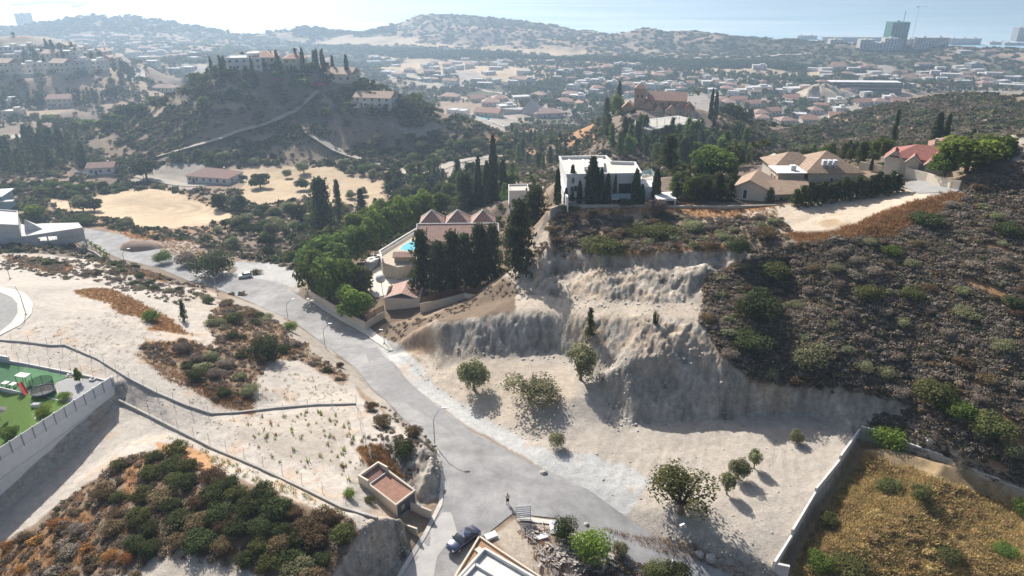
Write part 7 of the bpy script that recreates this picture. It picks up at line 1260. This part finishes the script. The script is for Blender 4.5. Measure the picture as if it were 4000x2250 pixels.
def redh():
    a = at(2330,442,26.2); o = empty('red_roofed_house', (a[0], a[1]+3, 25.6), R(-30), 'house with several steep red tiled gables beside the huge tree', 'house')
    MB().box((0, 3, 1), (11, 8, 5)).build('wall', M_['cream'], o); hip(MB(), -5.5, 5.5, -1, 7, 3.5, 2.2, .5).build('roof', T_['wine'], o)
    for x, y, s in ((-5.2, -1.2, 3.0), (-1.4, -2.2, 2.4), (2.6, -3.2, 3.4)):
        g = MB(); g.add([(x-s/2,y,3.1),(x+s/2,y,3.1),(x,y,3.1+s*.5),(x-s/2,y+4,3.1),(x+s/2,y+4,3.1),(x,y+4,3.1+s*.5)], [(0,1,2),(3,5,4),(0,3,4,1)]); g.box((x, y+2, 1.1), (s, 4, 4)); gg = g.build('gable', M_['cream'], o)
        r = MB()
        for e in (-1, 1): r.add([(x+e*(s/2+.35),y-.3,2.95),(x,y-.3,3.35+s*.5),(x,y+4.2,3.35+s*.5),(x+e*(s/2+.35),y+4.2,2.95),(x+e*(s/2+.35),y-.3,2.8),(x,y-.3,3.2+s*.5),(x,y+4.2,3.2+s*.5),(x+e*(s/2+.35),y+4.2,2.8)], [(0,1,2,3),(7,6,5,4),(0,4,5,1),(1,5,6,2),(2,6,7,3),(3,7,4,0)])
        r.build('gable_roof', T_['wine'], gg); v = MB(); v.tube([(x-s/2-.35,y-.35,2.9),(x,y-.35,3.3+s*.5),(x+s/2+.35,y-.35,2.9)], .09, 4); v.build('barge_board', M_['white'], gg)
    MB().box((2, 5, 6.1), (.7, .7, 1.6)).build('chimney', M_['cream'], o); hip(MB(), 1, 7.5, 4, 10.5, 5.1, 2.2, .5).build('upper_roof', T_['rust'], o); MB().box((4.25, 7.25, 3.8), (6, 6, 2.6)).build('upper_wall', M_['wood'], o)
redh()
hwall('garden_wall','tan garden wall along the road end below the huge tree',[(2275,447),(2330,457),(2390,473),(2412,478)],[27.3,27.6,28.3,28.6],'cream',.25)
hwall('garden_wall','cream wall in front of the clipped cones',[(2160,428),(2200,432),(2260,440)],[26.2,26.4,26.6],'cream',.25)
for pts, l in (([(1915,400),(1945,412),(1975,400),(1948,385)], 'cream triangular shade sail beside the palms'),):
    q = [at(x, y, 24.5+.6*(i % 2)) for i, (x, y) in enumerate(pts)]; o = MB().add([tuple(p) for p in q]+[tuple(p-np.array((0,0,.03))) for p in q], [(0,1,2,3),(7,6,5,4),(0,4,5,1),(1,5,6,2),(2,6,7,3),(3,7,4,0)]).build('shade_sail', M_['cloth']); tag(o, l, 'shade sail')
# small red roofs peeping over the villas
for x, y, s, l in [(1418,398,9,'left of three pink roof tips behind the white villa'),(1456,397,8,'middle of three pink roof tips behind the white villa'),(1495,396,8,'right of three pink roof tips behind the white villa'),(1745,392,9,'pink gabled house half hidden by trees behind the gardens'),(1790,388,7,'tiny pink-roofed house right of the half hidden gable'),(1935,382,10,'pink-roofed house behind the shade sail')]:
    p = atd(x, 205, -1); house('villa', l, 'house', (p[0], p[1], -1+(405-y)*.05), R(10), s, s, 3.6, 'hip', 'cream', 'pink', 'roofs behind the plateau', base=6, extra=False)
# ---------------------------------------------------------------- unfinished concrete building, left
def concrete():
    zr = -9.6; P0 = np.array((*at(62,600,zr)[:2], 0)); o = empty('unfinished_building', P0, 0, 'unfinished angular concrete building with pyramid skylight and scaffolding', 'building'); pl_ = lambda l, z: [tuple((at(x, y, z)-P0)[:2]) for x, y in l]
    A = pl_([(62,594),(208,572),(197,560),(105,562),(62,566),(0,545),(-80,545),(-80,600),(0,596)], zr); m = MB(); m.prism(A, zr-.35, zr); m.build('roof_slab', M_['concl'], o)
    F = pl_([(-80,600),(0,596),(62,594),(208,572)], zr); 
    m = MB(); f2, f3 = np.array(F[2]), np.array(F[3]); dr = f3-f2
    m.wall([F[2], tuple(f2+dr*.2)], zr-4.4, zr-.36, .3); m.wall([tuple(f2+dr*.2), tuple(f2+dr*.52)], zr-4.4, zr-2.6, .3); m.wall([tuple(f2+dr*.2), tuple(f2+dr*.52)], zr-1.1, zr-.36, .3); m.wall([tuple(f2+dr*.52), F[3]], zr-4.4, zr-.36, .3); m.box((*(f2+dr*.36), zr-1.85), (.3,.3,1.5)); m.build('facade', M_['concl'], o)
    b2 = pl_([(62,594),(208,572),(197,560),(62,566)], zr); MB().prism(b2, zr-4.5, zr-4.2).build('floor_slab', M_['concl'], o)
    m = MB(); m.wall(F[:3], zr-6, zr-.36, .3); m.build('lower_wall', M_['concl'], o); q = np.array(F[1])*.4+np.array(F[2])*.6; MB().box((q[0]-1, q[1]-.2, zr-3.4), (4, .1, 2.4)).build('opening', M_['dark'], o)
    T0 = pl_([(-80,560),(45,565),(43,530),(-80,520)], zr+4); m = MB(); m.prism(T0, zr-.3, zr+3.6); m.wall(T0+[T0[0]], zr+3.6, zr+4, .25); m.build('upper_block', M_['concl'], o)
    t = pl_([(62,584),(108,576),(97,566)], zr); ap = at(67,543,zr+3.6)-P0; m = MB(); V = [(*t[0], zr), (*t[1], zr), (*t[2], zr), (t[0][0]*.8+t[2][0]*.2, t[0][1]*.8+t[2][1]*.2, zr+3.8)]; m.add(V, [(0,1,3),(1,2,3),(2,0,3),(2,1,0)]); m.build('pyramid_skylight', M_['concl'], o)
    m = MB(); e = f3; 
    for k in range(7):
        for s in (0, 1.1): q = f2+dr*(.45+.09*k)+np.array((.2*s, -.4-s)); m.tube([(q[0], q[1], zr-8), (q[0], q[1], zr-.2)], .035, 4)
    for z in (zr-6, zr-4.2, zr-2.2): a, b = f2+dr*.45+np.array((0,-.4)), f2+dr*1.0+np.array((0,-.4)); m.tube([(*a, z), (*b, z)], .035, 4); m.tube([(a[0]+.2, a[1]-1.1, z), (b[0]+.2, b[1]-1.1, z)], .035, 4)
    m.build('scaffolding', M_['steel'], o)
    m = MB()
    for k in range(16):
        q = f2+dr*(.6+.45*random.random())+np.array((random.uniform(-.5,2.5), random.uniform(-2,.5))); M0 = Matrix.Translation((q[0], q[1], zr-5.5-random.random()*1.6)) @ Matrix.Rotation(random.random()*3, 4, 'Z') @ Matrix.Rotation(random.uniform(-.6,.6), 4, 'Y'); m.box((0,0,0), (2.5+2*random.random(), .25, .12), 0, M0)
    m.build('formwork_boards', M_['woodl'], o)
    for x in (.3, .6, .95): q = f2+dr*x+np.array((0, 1.2)); MB().box((q[0], q[1], zr-6.2), (.4, .4, 3.5)).build('column', M_['concl'], o)
concrete()
a = at(-10,512,-12); o = empty('blue_sheeted_building', (a[0], a[1], -14), .2, 'building wrapped in blue and white sheeting at the left edge', 'building'); MB().box((-3, 3, 1.9), (12, 9, 5.8)).build('wall', mat('blue sheeting', (.30,.40,.50), .7, .25, 1.2), o); MB().box((-3, 3, 4.95), (13, 10, .3)).build('roof', M_['paint'], o); MB().box((1, -2.5, 3.4), (12, 2, .25)).build('balcony_slab', M_['concl'], o)
lowall('kerb_wall', 'low wall at the foot of the unfinished building', [(215,630),(240,640),(256,652)], .8, .3, 'conc')
for i, (x, y) in enumerate([(222,622),(232,628),(243,634),(252,640),(262,647),(272,654)]): T1('palm','palm',x,y,20,22,'bright','young palm in the short row beside the unfinished building','row of young palms')
T1('round','tree',95,552,60,50,'bright','bright green tree behind the unfinished building','trees behind the unfinished building'); T1('palm','palm',70,545,50,40,'carob','palm behind the unfinished building','trees behind the unfinished building')
# heap of brown earth
hp = G(358,622); m = MB(); n_ = 18; ringv = []
for j, (r, z) in enumerate(((1, 0), (.8, .55), (.5, .9), (.2, 1.05))): ringv += [(r*(8.5+random.uniform(-.7,.7))*math.cos(a), r*(4.2+random.uniform(-.4,.4))*math.sin(a), z*2.1*(.9+.2*random.random())-.3*(j == 0)) for a in np.linspace(0, 6.283, n_+1)[:-1]]
m.add(ringv, [(j*n_+k, j*n_+(k+1) % n_, (j+1)*n_+(k+1) % n_, (j+1)*n_+k) for j in range(3) for k in range(n_)]+[tuple(3*n_+k for k in range(n_))]); o = m.build('earth_heap', M_['sandh'], smooth=True); o.location = hp; o.rotation_euler = (0,0,-.25); tag(o, 'long heap of brown earth tipped beside the far road', 'earth heap')
# power poles
for x, y, h, l in [(186,556,54,'wooden power pole at the left end of the stubble field'),(108,520,30,'small wooden pole left of the stubble field'),(361,448,58,'wooden pole beside the white farmhouse'),(520,398,30,'thin pole at the foot of the villa hill')]:
    p = G(x, y); hh = h*mpp(p)/math.cos(dep(p)); o = empty('power_pole', p, 0, l, 'power pole', 'wooden power poles'); MB().tube([(0,0,-.3),(0,0,hh)], .14, 7, .09).build('pole', M_['wood'], o); MB().box((0,0,hh*.93), (1.6,.1,.12)).build('crossarm', M_['wood'], o)
# ---------------------------------------------------------------- houses further off
def H1(px, py, wpx, d, h, roof, wm, tm, label, rz=0, cat='house', name='house', group=None, dmin=0, floors=1, pt=None, **k):
    p = G(px, py, dmin) if pt is None else np.array(pt); w = wpx*mpp(p); return house(name, label, cat, p+np.array((0, d/2, 0)), R(rz), w, d, h, roof, wm, tm, group, floors, **k)
H1(250,440,62,8,3.4,'gable','white','rust','small white farmhouse with russet gable roof',12,rich=True); H1(530,462,118,12,3.,'hip','white','rust','wide white bungalow with broad russet hipped roof in the valley',-14,rich=True)
H1(150,270,62,12,6,'gable','cream','rust','pinkish villa with brown roof and white verges in the left valley',8,floors=2,rich=True); H1(408,232,64,11,3.5,'hip','cream','rust','broad pinkish house at the left foot of the villa hill',-8,dmin=300)
H1(15,272,44,9,5,'flat','white','red','white flat-roofed house at the left edge, upper one',5); H1(28,300,42,9,5,'flat','cream','red','cream flat-roofed house at the left edge, lower one',5); H1(105,338,34,8,4,'gable','cream','pink','small pink house beside the bare lot',20); H1(42,322,0,0,0,'flat','white','red','x') if 0 else None
def crest(px, d):
    q = atd(px, d, 12); return np.array((q[0], q[1], HZ(q[0], q[1])))
for a in HV: H1(*a[:9], pt=crest(a[0], 428) if a[1] < 170 else None, rz=-10 if a[0] > 800 else 8, dmin=300, floors=a[9], cat='villa', name='villa', group='villas on the hill left of centre')
p = G(1152,292,300); o = house('white_hall', 'long low white flat-roofed building at the right end of the villa hill', 'building', p+np.array((0,6,0)), R(-24), 19, 12, 5, 'flat', 'white', 'red', nwin=3, extra=False, base=8)
MB().box((0, 0, 5.5), (1.5, 10, .3)).build('skylight', M_['concl'], o)
pw = [G(1190,294,300), G(1240,310,300), G(1275,325,300)]; tag(MB().wall([q[:2] for q in pw], [q[2]-4 for q in pw], [q[2]+1.5 for q in pw], .6).build('white_wall', M_['white']), 'curving white wall dropping from the long white building', 'wall')
q = G(1215,300,300); tag(MB().box((q[0], q[1], q[2]+.6), (11, 5, 1.2), R(-28)).build('swimming_pool', M_['pool']), 'long turquoise pool beside the long white building', 'swimming pool')
# orange villa and tennis court
def orange():
    a, b = at(1600,262,6), at(1745,268,6); rz, w = frame2(a, b); o = empty('orange_villa', (a[0], a[1], 0), rz, 'sprawling sandstone villa with square tower and pink tiled gables above the tennis court', 'villa'); s = w/145.
    X = lambda px: (px-1600)*s
    MB().box((w*.52, 6, 4.5), (w*.72, 9, 7)).build('wall', M_['sand'], o); hip(MB(), w*.20, w*.86, 1.5, 11, 8, 3.4, .5, 'gable').build('roof', T_['pink'], o)
    MB().box((X(1608), 4, 6.5), (X(1628)-X(1600), X(1628)-X(1600), 13)).build('tower', M_['sand'], o); q = (X(1628)-X(1600))/2+.4; m = MB(); x = X(1608); m.add([(x-q,4-q,13),(x+q,4-q,13),(x+q,4+q,13),(x-q,4+q,13),(x,4,15.4)], [(0,1,4),(1,2,4),(2,3,4),(3,0,4),(3,2,1,0)]); m.build('tower_roof', T_['pink'], o)
    for z in (9.5,): 
        for dx in (-1, 1): window(o, x+dx, z, 4-q+.4, .8, 1.4)
    for px, wd, z, y in ((1632,26,5.2,-1),(1658,20,4,-3),(1690,24,4.2,-3),(1733,26,5,-1),(1580,30,4.2,0)):
        x = X(px); h = wd*s/2; m = MB(); m.box((x, y+3, z/2), (2*h, 6, z)); m.add([(x-h,y,z),(x+h,y,z),(x,y,z+h*.95),(x-h,y+6,z),(x+h,y+6,z),(x,y+6,z+h*.95)], [(0,1,2),(3,5,4),(0,3,4,1)]); g = m.build('gable', M_['sand'], o); r = MB()
        for e in (-1, 1): r.add([(x+e*(h+.4),y-.3,z-.35),(x,y-.3,z+h*.95+.05),(x,y+6.3,z+h*.95+.05),(x+e*(h+.4),y+6.3,z-.35),(x+e*(h+.4),y-.3,z-.15),(x,y-.3,z+h*.95+.25),(x,y+6.3,z+h*.95+.25),(x+e*(h+.4),y+6.3,z-.15)], [(0,1,2,3),(7,6,5,4),(0,4,5,1),(1,5,6,2),(2,6,7,3),(3,7,4,0)])
        r.build('gable_roof', T_['pink'] if px != 1733 else T_['wine'], g); window(o, x, z*.5, y, 1.1, 1.5)
    for k in range(4): window(o, w*(.34+.12*k), 6.4, 1.5, 1.1, 1.3)
    zc = 2.9; A = [at(x, y, zc) for x, y in [(1568,307),(1634,327),(1776,304),(1706,290)]]; P0 = A[0].copy(); P0[2] = 0; c = empty('tennis_court', P0, 0, 'pale walled tennis court with tall mesh fence in front of the orange villa', 'tennis court'); B = [tuple((q-P0)[:2]) for q in A]
    MB().prism(B, -6, zc-.1).build('retaining_wall', M_['beige'], c); MB().prism([tuple(np.array(p)*.97+np.mean(B, 0)*.03) for p in B], zc-.09, zc).build('court_surface', M_['concl'], c); cs = [tuple(np.array(p)*.66+np.mean(B, 0)*.34) for p in B]; MB().prism(cs, zc+.005, zc+.02).build('playing_area', M_['pave'], c); m = MB(); m.wall(cs+[cs[0]], zc+.03, zc+.05, .25); m.build('court_lines', M_['turf'], c)
    m = MB(); po = MB()
    for i in range(4):
        a_, b_ = np.array(B[i]), np.array(B[(i+1) % 4]); n = 8
        for k in range(n): q = a_*(1-k/n)+b_*k/n; po = MB().tube([(q[0], q[1], zc), (q[0], q[1], zc+3.6)], .07, 4); po.build('fence_post', M_['steel'], c)
    m.wall(B+[B[0]], zc, zc+3.5, .03); m.build('mesh_fence', M_['mesh'], c)
    for i, (px, py) in enumerate([(1650,322),(1700,312),(1610,318),(1745,306)]):
        q = at(px, py, zc); o2 = empty('floodlight_mast', q, 0, ['second','third','leftmost','rightmost'][i]+' tall floodlight mast at the tennis court', 'floodlight', 'floodlights of the tennis court'); MB().tube([(0,0,0),(0,0,8)], .08, 5).build('mast', M_['steel'], o2); MB().box((0,0,8.1), (.9,.3,.3)).build('lamp', M_['steel'], o2)
orange()
# white estate on the left spur
for i, (x, y, w, h) in enumerate(ES): H1(x, y, w, 12, h+1, 'flat' if i % 3 else 'gable', ['cream','farwhite','farwhite'][i % 3], 'tan', ('front row' if y > 165 else 'middle row' if y > 145 else 'upper row')+(' cream gabled' if i % 3 == 0 else ' white flat-roofed')+' estate house on the left spur, number %d from the left' % (sorted([e[0] for e in ES if (e[1] > 165) == (y > 165) and (e[1] > 145) == (y > 145)]).index(x)+1), rz=(-12, 8, 0)[i % 3], dmin=450, floors=2, group='houses of the white estate', base=5, nwin=3)
a = [at(*q) for q in ((-140,188,-8),(0,188,-9),(150,182,-11),(240,174,-13),(288,164,-15))]; tag(MB().wall([q[:2] for q in a], -24, [-8,-9,-11,-13,-15], .8).build('estate_wall', M_['concl']), 'long grey retaining wall below the white estate', 'retaining wall')
a = [G(300,222,400), G(335,200,400), G(352,185,400), G(358,170,400)]; tag(MB().wall([q[:2] for q in a], [q[2]-5 for q in a], [q[2]+1 for q in a], .8).build('road_wall', M_['concl']), 'pale wall supporting the outer bend of the estate road', 'retaining wall')
# valley town
town = []
for i, (ox, u, v, w, t) in enumerate(TW):
    px, py = ox+u/4, v/4
    if w > 60 and t == 'F': w *= .8
    h = {'W': 6, 'r': 4.2, 'F': 3.6}[t]; rf = 'flat' if t in 'WF' else ('gable' if i % 3 == 0 else 'hip'); wm = {'W': 'farwhite', 'F': 'farwhite', 'r': 'cream'}[t]; tm = ['red','pink','pink'][i % 3]
    reg = 'beyond the white estate' if ox == o1 else 'in the valley right of the villa hill' if ox == o2 and py > 230 else 'on the pale ground behind the villa hill' if ox == o2 else 'on the slopes below the coastal flats' if px > 2280 else 'near the dark office block' if px > 2080 else 'near the conical chalk mound' if px > 1930 else 'behind the orange villa' if px > 1560 and py < 240 else 'right of the orange villa hill' if px > 1780 else 'left of the orange villa'
    lb = {'W': 'white flat-roofed two-storey house', 'F': 'low white flat-roofed house', 'r': ('pink-tiled' if tm == 'pink' else 'red-tiled')+(' gabled' if rf == 'gable' else ' hipped')+' house'}[t]+' '+reg
    o = H1(px, py, w, 10+w*.08, h, rf, wm, tm, lb, rz=(i*37) % 50-25, dmin=560, floors=2 if t == 'W' else 1, group='houses of the valley town', base=4, extra=t == 'W', nwin=3); town.append((px, o))
lab_ = {}
for px, o in town: lab_.setdefault(o['label'], []).append((px, o))
ORD = ['leftmost','second from the left','third from the left','fourth from the left','fifth from the left','sixth from the left','seventh from the left','eighth from the left','ninth from the left','tenth from the left']
for l_, v in lab_.items():
    if len(v) > 1:
        for k, (px, o) in enumerate(sorted(v, key=lambda t: t[0])): o['label'] = l_+', '+ORD[min(k, 9)]
for nm, poly_, n_, sc in (('in the middle of the valley town', [(1380,185),(1700,190),(2050,215),(2260,245),(2150,280),(1900,270),(1560,250),(1400,230)], 70, 9), ('on the far side of the valley right of the mound', [(2050,175),(2300,170),(2576,190),(2576,215),(2250,215),(2060,200)], 45, 12), ('on the far plain behind the villa hill', [(930,150),(1200,155),(1360,175),(1360,230),(1150,215),(980,200)], 30, 12), ('in the hazy valley beyond the white estate', [(300,120),(480,130),(500,185),(420,200),(330,140)], 18, 12)):
    for k, q in enumerate(scatter_pts(poly_, n_*3, 560, 1500, 19, 2)[:n_]):
        t = random.random(); rf = 'flat' if t < .6 else random.choice(['hip', 'gable']); ww = random.uniform(sc, sc*1.7); house('house', ('small white flat-roofed house ' if rf == 'flat' else 'small tile-roofed house ')+nm, 'house', q+np.array((0, 5, 0)), R(random.uniform(-35, 35)), ww, sc*.9, random.choice([3.4, 5.5, 6.2]), rf, 'farwhite', random.choice(['pink', 'red', 'tan']), 'small houses '+nm, base=4, extra=False, nwin=2)
p = G(1338,285,480); o = empty('grey_chapel', p, R(-15), 'grey chapel with tall pyramid roof at the near edge of the town', 'chapel'); MB().box((0,0,1.5), (16,16,5)).build('wall', M_['farwhite'], o); m = MB(); m.add([(-9,-9,4),(9,-9,4),(9,9,4),(-9,9,4),(0,0,14)], [(0,1,4),(1,2,4),(2,3,4),(3,0,4),(3,2,1,0)]); m.build('pyramid_roof', M_['conc'], o); MB().box((-22,-1,1.8), (26,13,5)).build('side_hall', M_['conc'], o)
# conical mound, office block, factory
p = G(2078,250,480); m = MB(); n_ = 26; rv = []
for j, (r, z) in enumerate(((1,-.05),(.75,.28),(.5,.6),(.25,.88),(.08,1))): rv += [(r*44*(1+.2*math.sin(3*a+j))*math.cos(a)-8*z, r*30*(1+.15*math.sin(4*a))*math.sin(a), z*14*(1+.22*math.sin(5*a+j)+.12*math.sin(9*a))) for a in np.linspace(0, 6.283, n_+1)[:-1]]
m.add(rv, [(j*n_+k, j*n_+(k+1) % n_, (j+1)*n_+(k+1) % n_, (j+1)*n_+k) for j in range(4) for k in range(n_)]+[tuple(4*n_+k for k in range(n_))]); o = m.build('chalk_mound', mat('chalk mound', (.45,.38,.29), .95, .2, 9, bump=.5), smooth=True); o.location = p; tag(o, 'conical bare chalk mound beside the town', 'mound')
p = G(2190,236,480); w = 150*mpp(p); o = empty('office_block', p, R(-4), 'long dark glazed office block with white roof edges', 'office building'); MB().box((0,8,5), (w,14,16)).build('wall', M_['dark'], o)
for z in (2, 6.5, 11): MB().box((0,.9,z), (w+1,1.2,.5)).build('floor_band', M_['concl'], o)
MB().box((-w*.1,8,13.3), (w*1.15,15,.6)).build('roof', M_['white'], o)
# apartments and towers on the coast
def block(px, py, wpx, hpx, lab, m='farwhite', fl=6, d=14, cols=None, rz=0, name='apartment_block', dmin=1350, pt=None):
    p = G(px, py, dmin) if pt is None else np.array(pt); s = mpp(p); w, h = wpx*s, hpx*s/math.cos(dep(p)); o = empty(name, p, R(rz), lab, 'apartment block', 'buildings along the coast'); MB().box((0, d/2, h/2-4), (w, d, h+8)).build('wall', M_[m], o); n = cols or max(3, int(w/5)); fh = h/fl
    for f in range(fl):
        for k in range(n):
            if (f*7+k*5) % 6: window(o, -w/2+(k+.5)*w/n, fh*(f+.5), 0, w/n*.5, fh*.45)
    for k in range(max(1, n//4)): MB().box((-w/2+(k+.5)*w/max(1, n//4), d/2, h+1.2), (4, 4, 2.4)).build('roof_room', M_[m], o)
    return o
for a in [(2178,127,34,26,'white mid-rise left of the slim gap below the scaffolded tower',8),(2196,129,20,22,'narrow white mid-rise beside the slim gap',7),(2218,129,34,20,'low white block under the scaffolded tower',6),(2240,128,38,30,'stepped white block directly in front of the scaffolded tower',8),(2262,126,14,24,'thin white tower wing right of the stepped block',7),(2290,118,44,18,'pale block with a dark cypress before it',5),(2345,118,80,22,'left half of the longest white apartment row',6),(2425,118,80,20,'right half of the longest white apartment row',6),(2510,118,44,12,'low white block right of the longest row',4),(2550,120,50,12,'lowest pale block at the right edge of the coast',4),(2104,112,32,12,'small pale hotel left of the mid-rises',4),(2030,100,50,10,'far white houses on the ridge left of the hotel',3)]:
    block(*a[:5], fl=a[5])
p = G(2150,108,1500); w = 160*mpp(p); o = empty('long_hotel', p, R(-3), 'very long low hotel with dark roof on the shore', 'hotel'); MB().box((0,8,6), (w,14,14)).build('wall', M_['conc'], o); MB().box((0,8,13.6), (w+3,16,1)).build('roof', M_['farwhite'], o)
o = block(2256,118,46,58,'high-rise wrapped in green scaffold netting','grn',14,22,5,6,'scaffolded_tower'); mast = MB().box((8,8,66*mpp(G(2256,118,1350))), (1.,1.,36*mpp(G(2256,118,1350)))).build('hoist_mast', M_['steel'], o)
block(2566,112,26,40,'dark high-rise cut off by the right edge','conc',12,22,5,4,'high_rise')
def crane(px, py, hpx, jib, lab, dmin=1350, col='paint'):
    p = G(px, py, dmin); s = mpp(p); h = hpx*s; o = empty('tower_crane', p, R(10), lab, 'tower crane'); m = MB(); r = 1.1
    for x, y in ((-r,-r),(r,-r),(r,r),(-r,r)): m.tube([(x,y,0),(x,y,h)], .22, 4)
    for k in range(int(h/5)): 
        z = k*5; m.tube([(-r,-r,z),(r,-r,z+5)], .14, 3); m.tube([(r,-r,z),(r,r,z+5)], .14, 3); m.tube([(r,r,z),(-r,r,z+5)], .14, 3)
    m.build('mast', M_[col], o); MB().box((jib*.32,0,h+1), (jib*1.1,1.2,1.2)).build('jib', M_[col], o); MB().box((-jib*.16,0,h+.4), (5,3,3)).build('counterweight', M_['conc'], o); MB().tube([(0,0,h),(0,0,h+8)], .5, 4, .2).build('apex', M_[col], o)
crane(2292,112,88,26,'tall slim tower crane beside the scaffolded high-rise'); crane(485,38,30,60,'hazy tower crane on the left headland',1500,'steel')
for x, y, w, h, l in [(238,18,32,10,'round hazy building on the left headland'),(335,34,50,9,'left hazy row of flats on the headland slope'),(385,40,50,9,'right hazy row of flats on the headland slope'),(205,30,24,8,'small hazy block beside the round building'),(460,50,24,8,'hazy house below the left crane')]: block(x, y+6, w, h, l, fl=3, cols=4, dmin=1500)
block(50,44,26,34,'hazy dark tower at the far left', 'conc', 8, 30, 4, dmin=1500)
for i, (x, y) in enumerate([(2294,118)]): T1('farcyp','cypress',x,y,7,18,'cyp','dark cypress before the pale coastal block', dmin=1350, parts=False)
# harbour mole
z = -114.6; q = [atd(40,4400,z), atd(120,4700,z), atd(205,4500,z), atd(190,4100,z)]; tag(MB().wall([p[:2] for p in q], -116, -108, 40).build('harbour_mole', M_['conc']), 'hazy harbour breakwater far out at the left', 'breakwater')
HAZE = .00035
# ---------------------------------------------------------------- haze
hz = bpy.data.meshes.new('haze'); x0,x1,y0,y1,z0,z1 = -9200,9200,-150,9200,-126,72
hv = [(x0,y0,z0),(x1,y0,z0),(x1,y1,z0),(x0,y1,z0),(x0,y0,z1),(x1,y0,z1),(x1,y1,z1),(x0,y1,z1)]
hz.from_pydata(hv, [], [(0,3,2,1),(4,5,6,7),(0,1,5,4),(1,2,6,5),(2,3,7,6),(3,0,4,7)])
ho = bpy.data.objects.new('haze', hz); S.collection.objects.link(ho); ho['kind'] = 'stuff'; ho['label'] = 'pale sea haze hanging over the valley and the coast'; ho['category'] = 'haze'
hm = bpy.data.materials.new('haze'); hm.use_nodes = True; n = hm.node_tree.nodes; n.remove(n['Principled BSDF'])
pv = n.new('ShaderNodeVolumePrincipled'); pv.inputs['Color'].default_value = (.56,.76,1.0,1); pv.inputs['Density'].default_value = HAZE; pv.inputs['Anisotropy'].default_value = .55
hm.node_tree.links.new(pv.outputs[0], n['Material Output'].inputs['Volume']); hz.materials.append(hm)
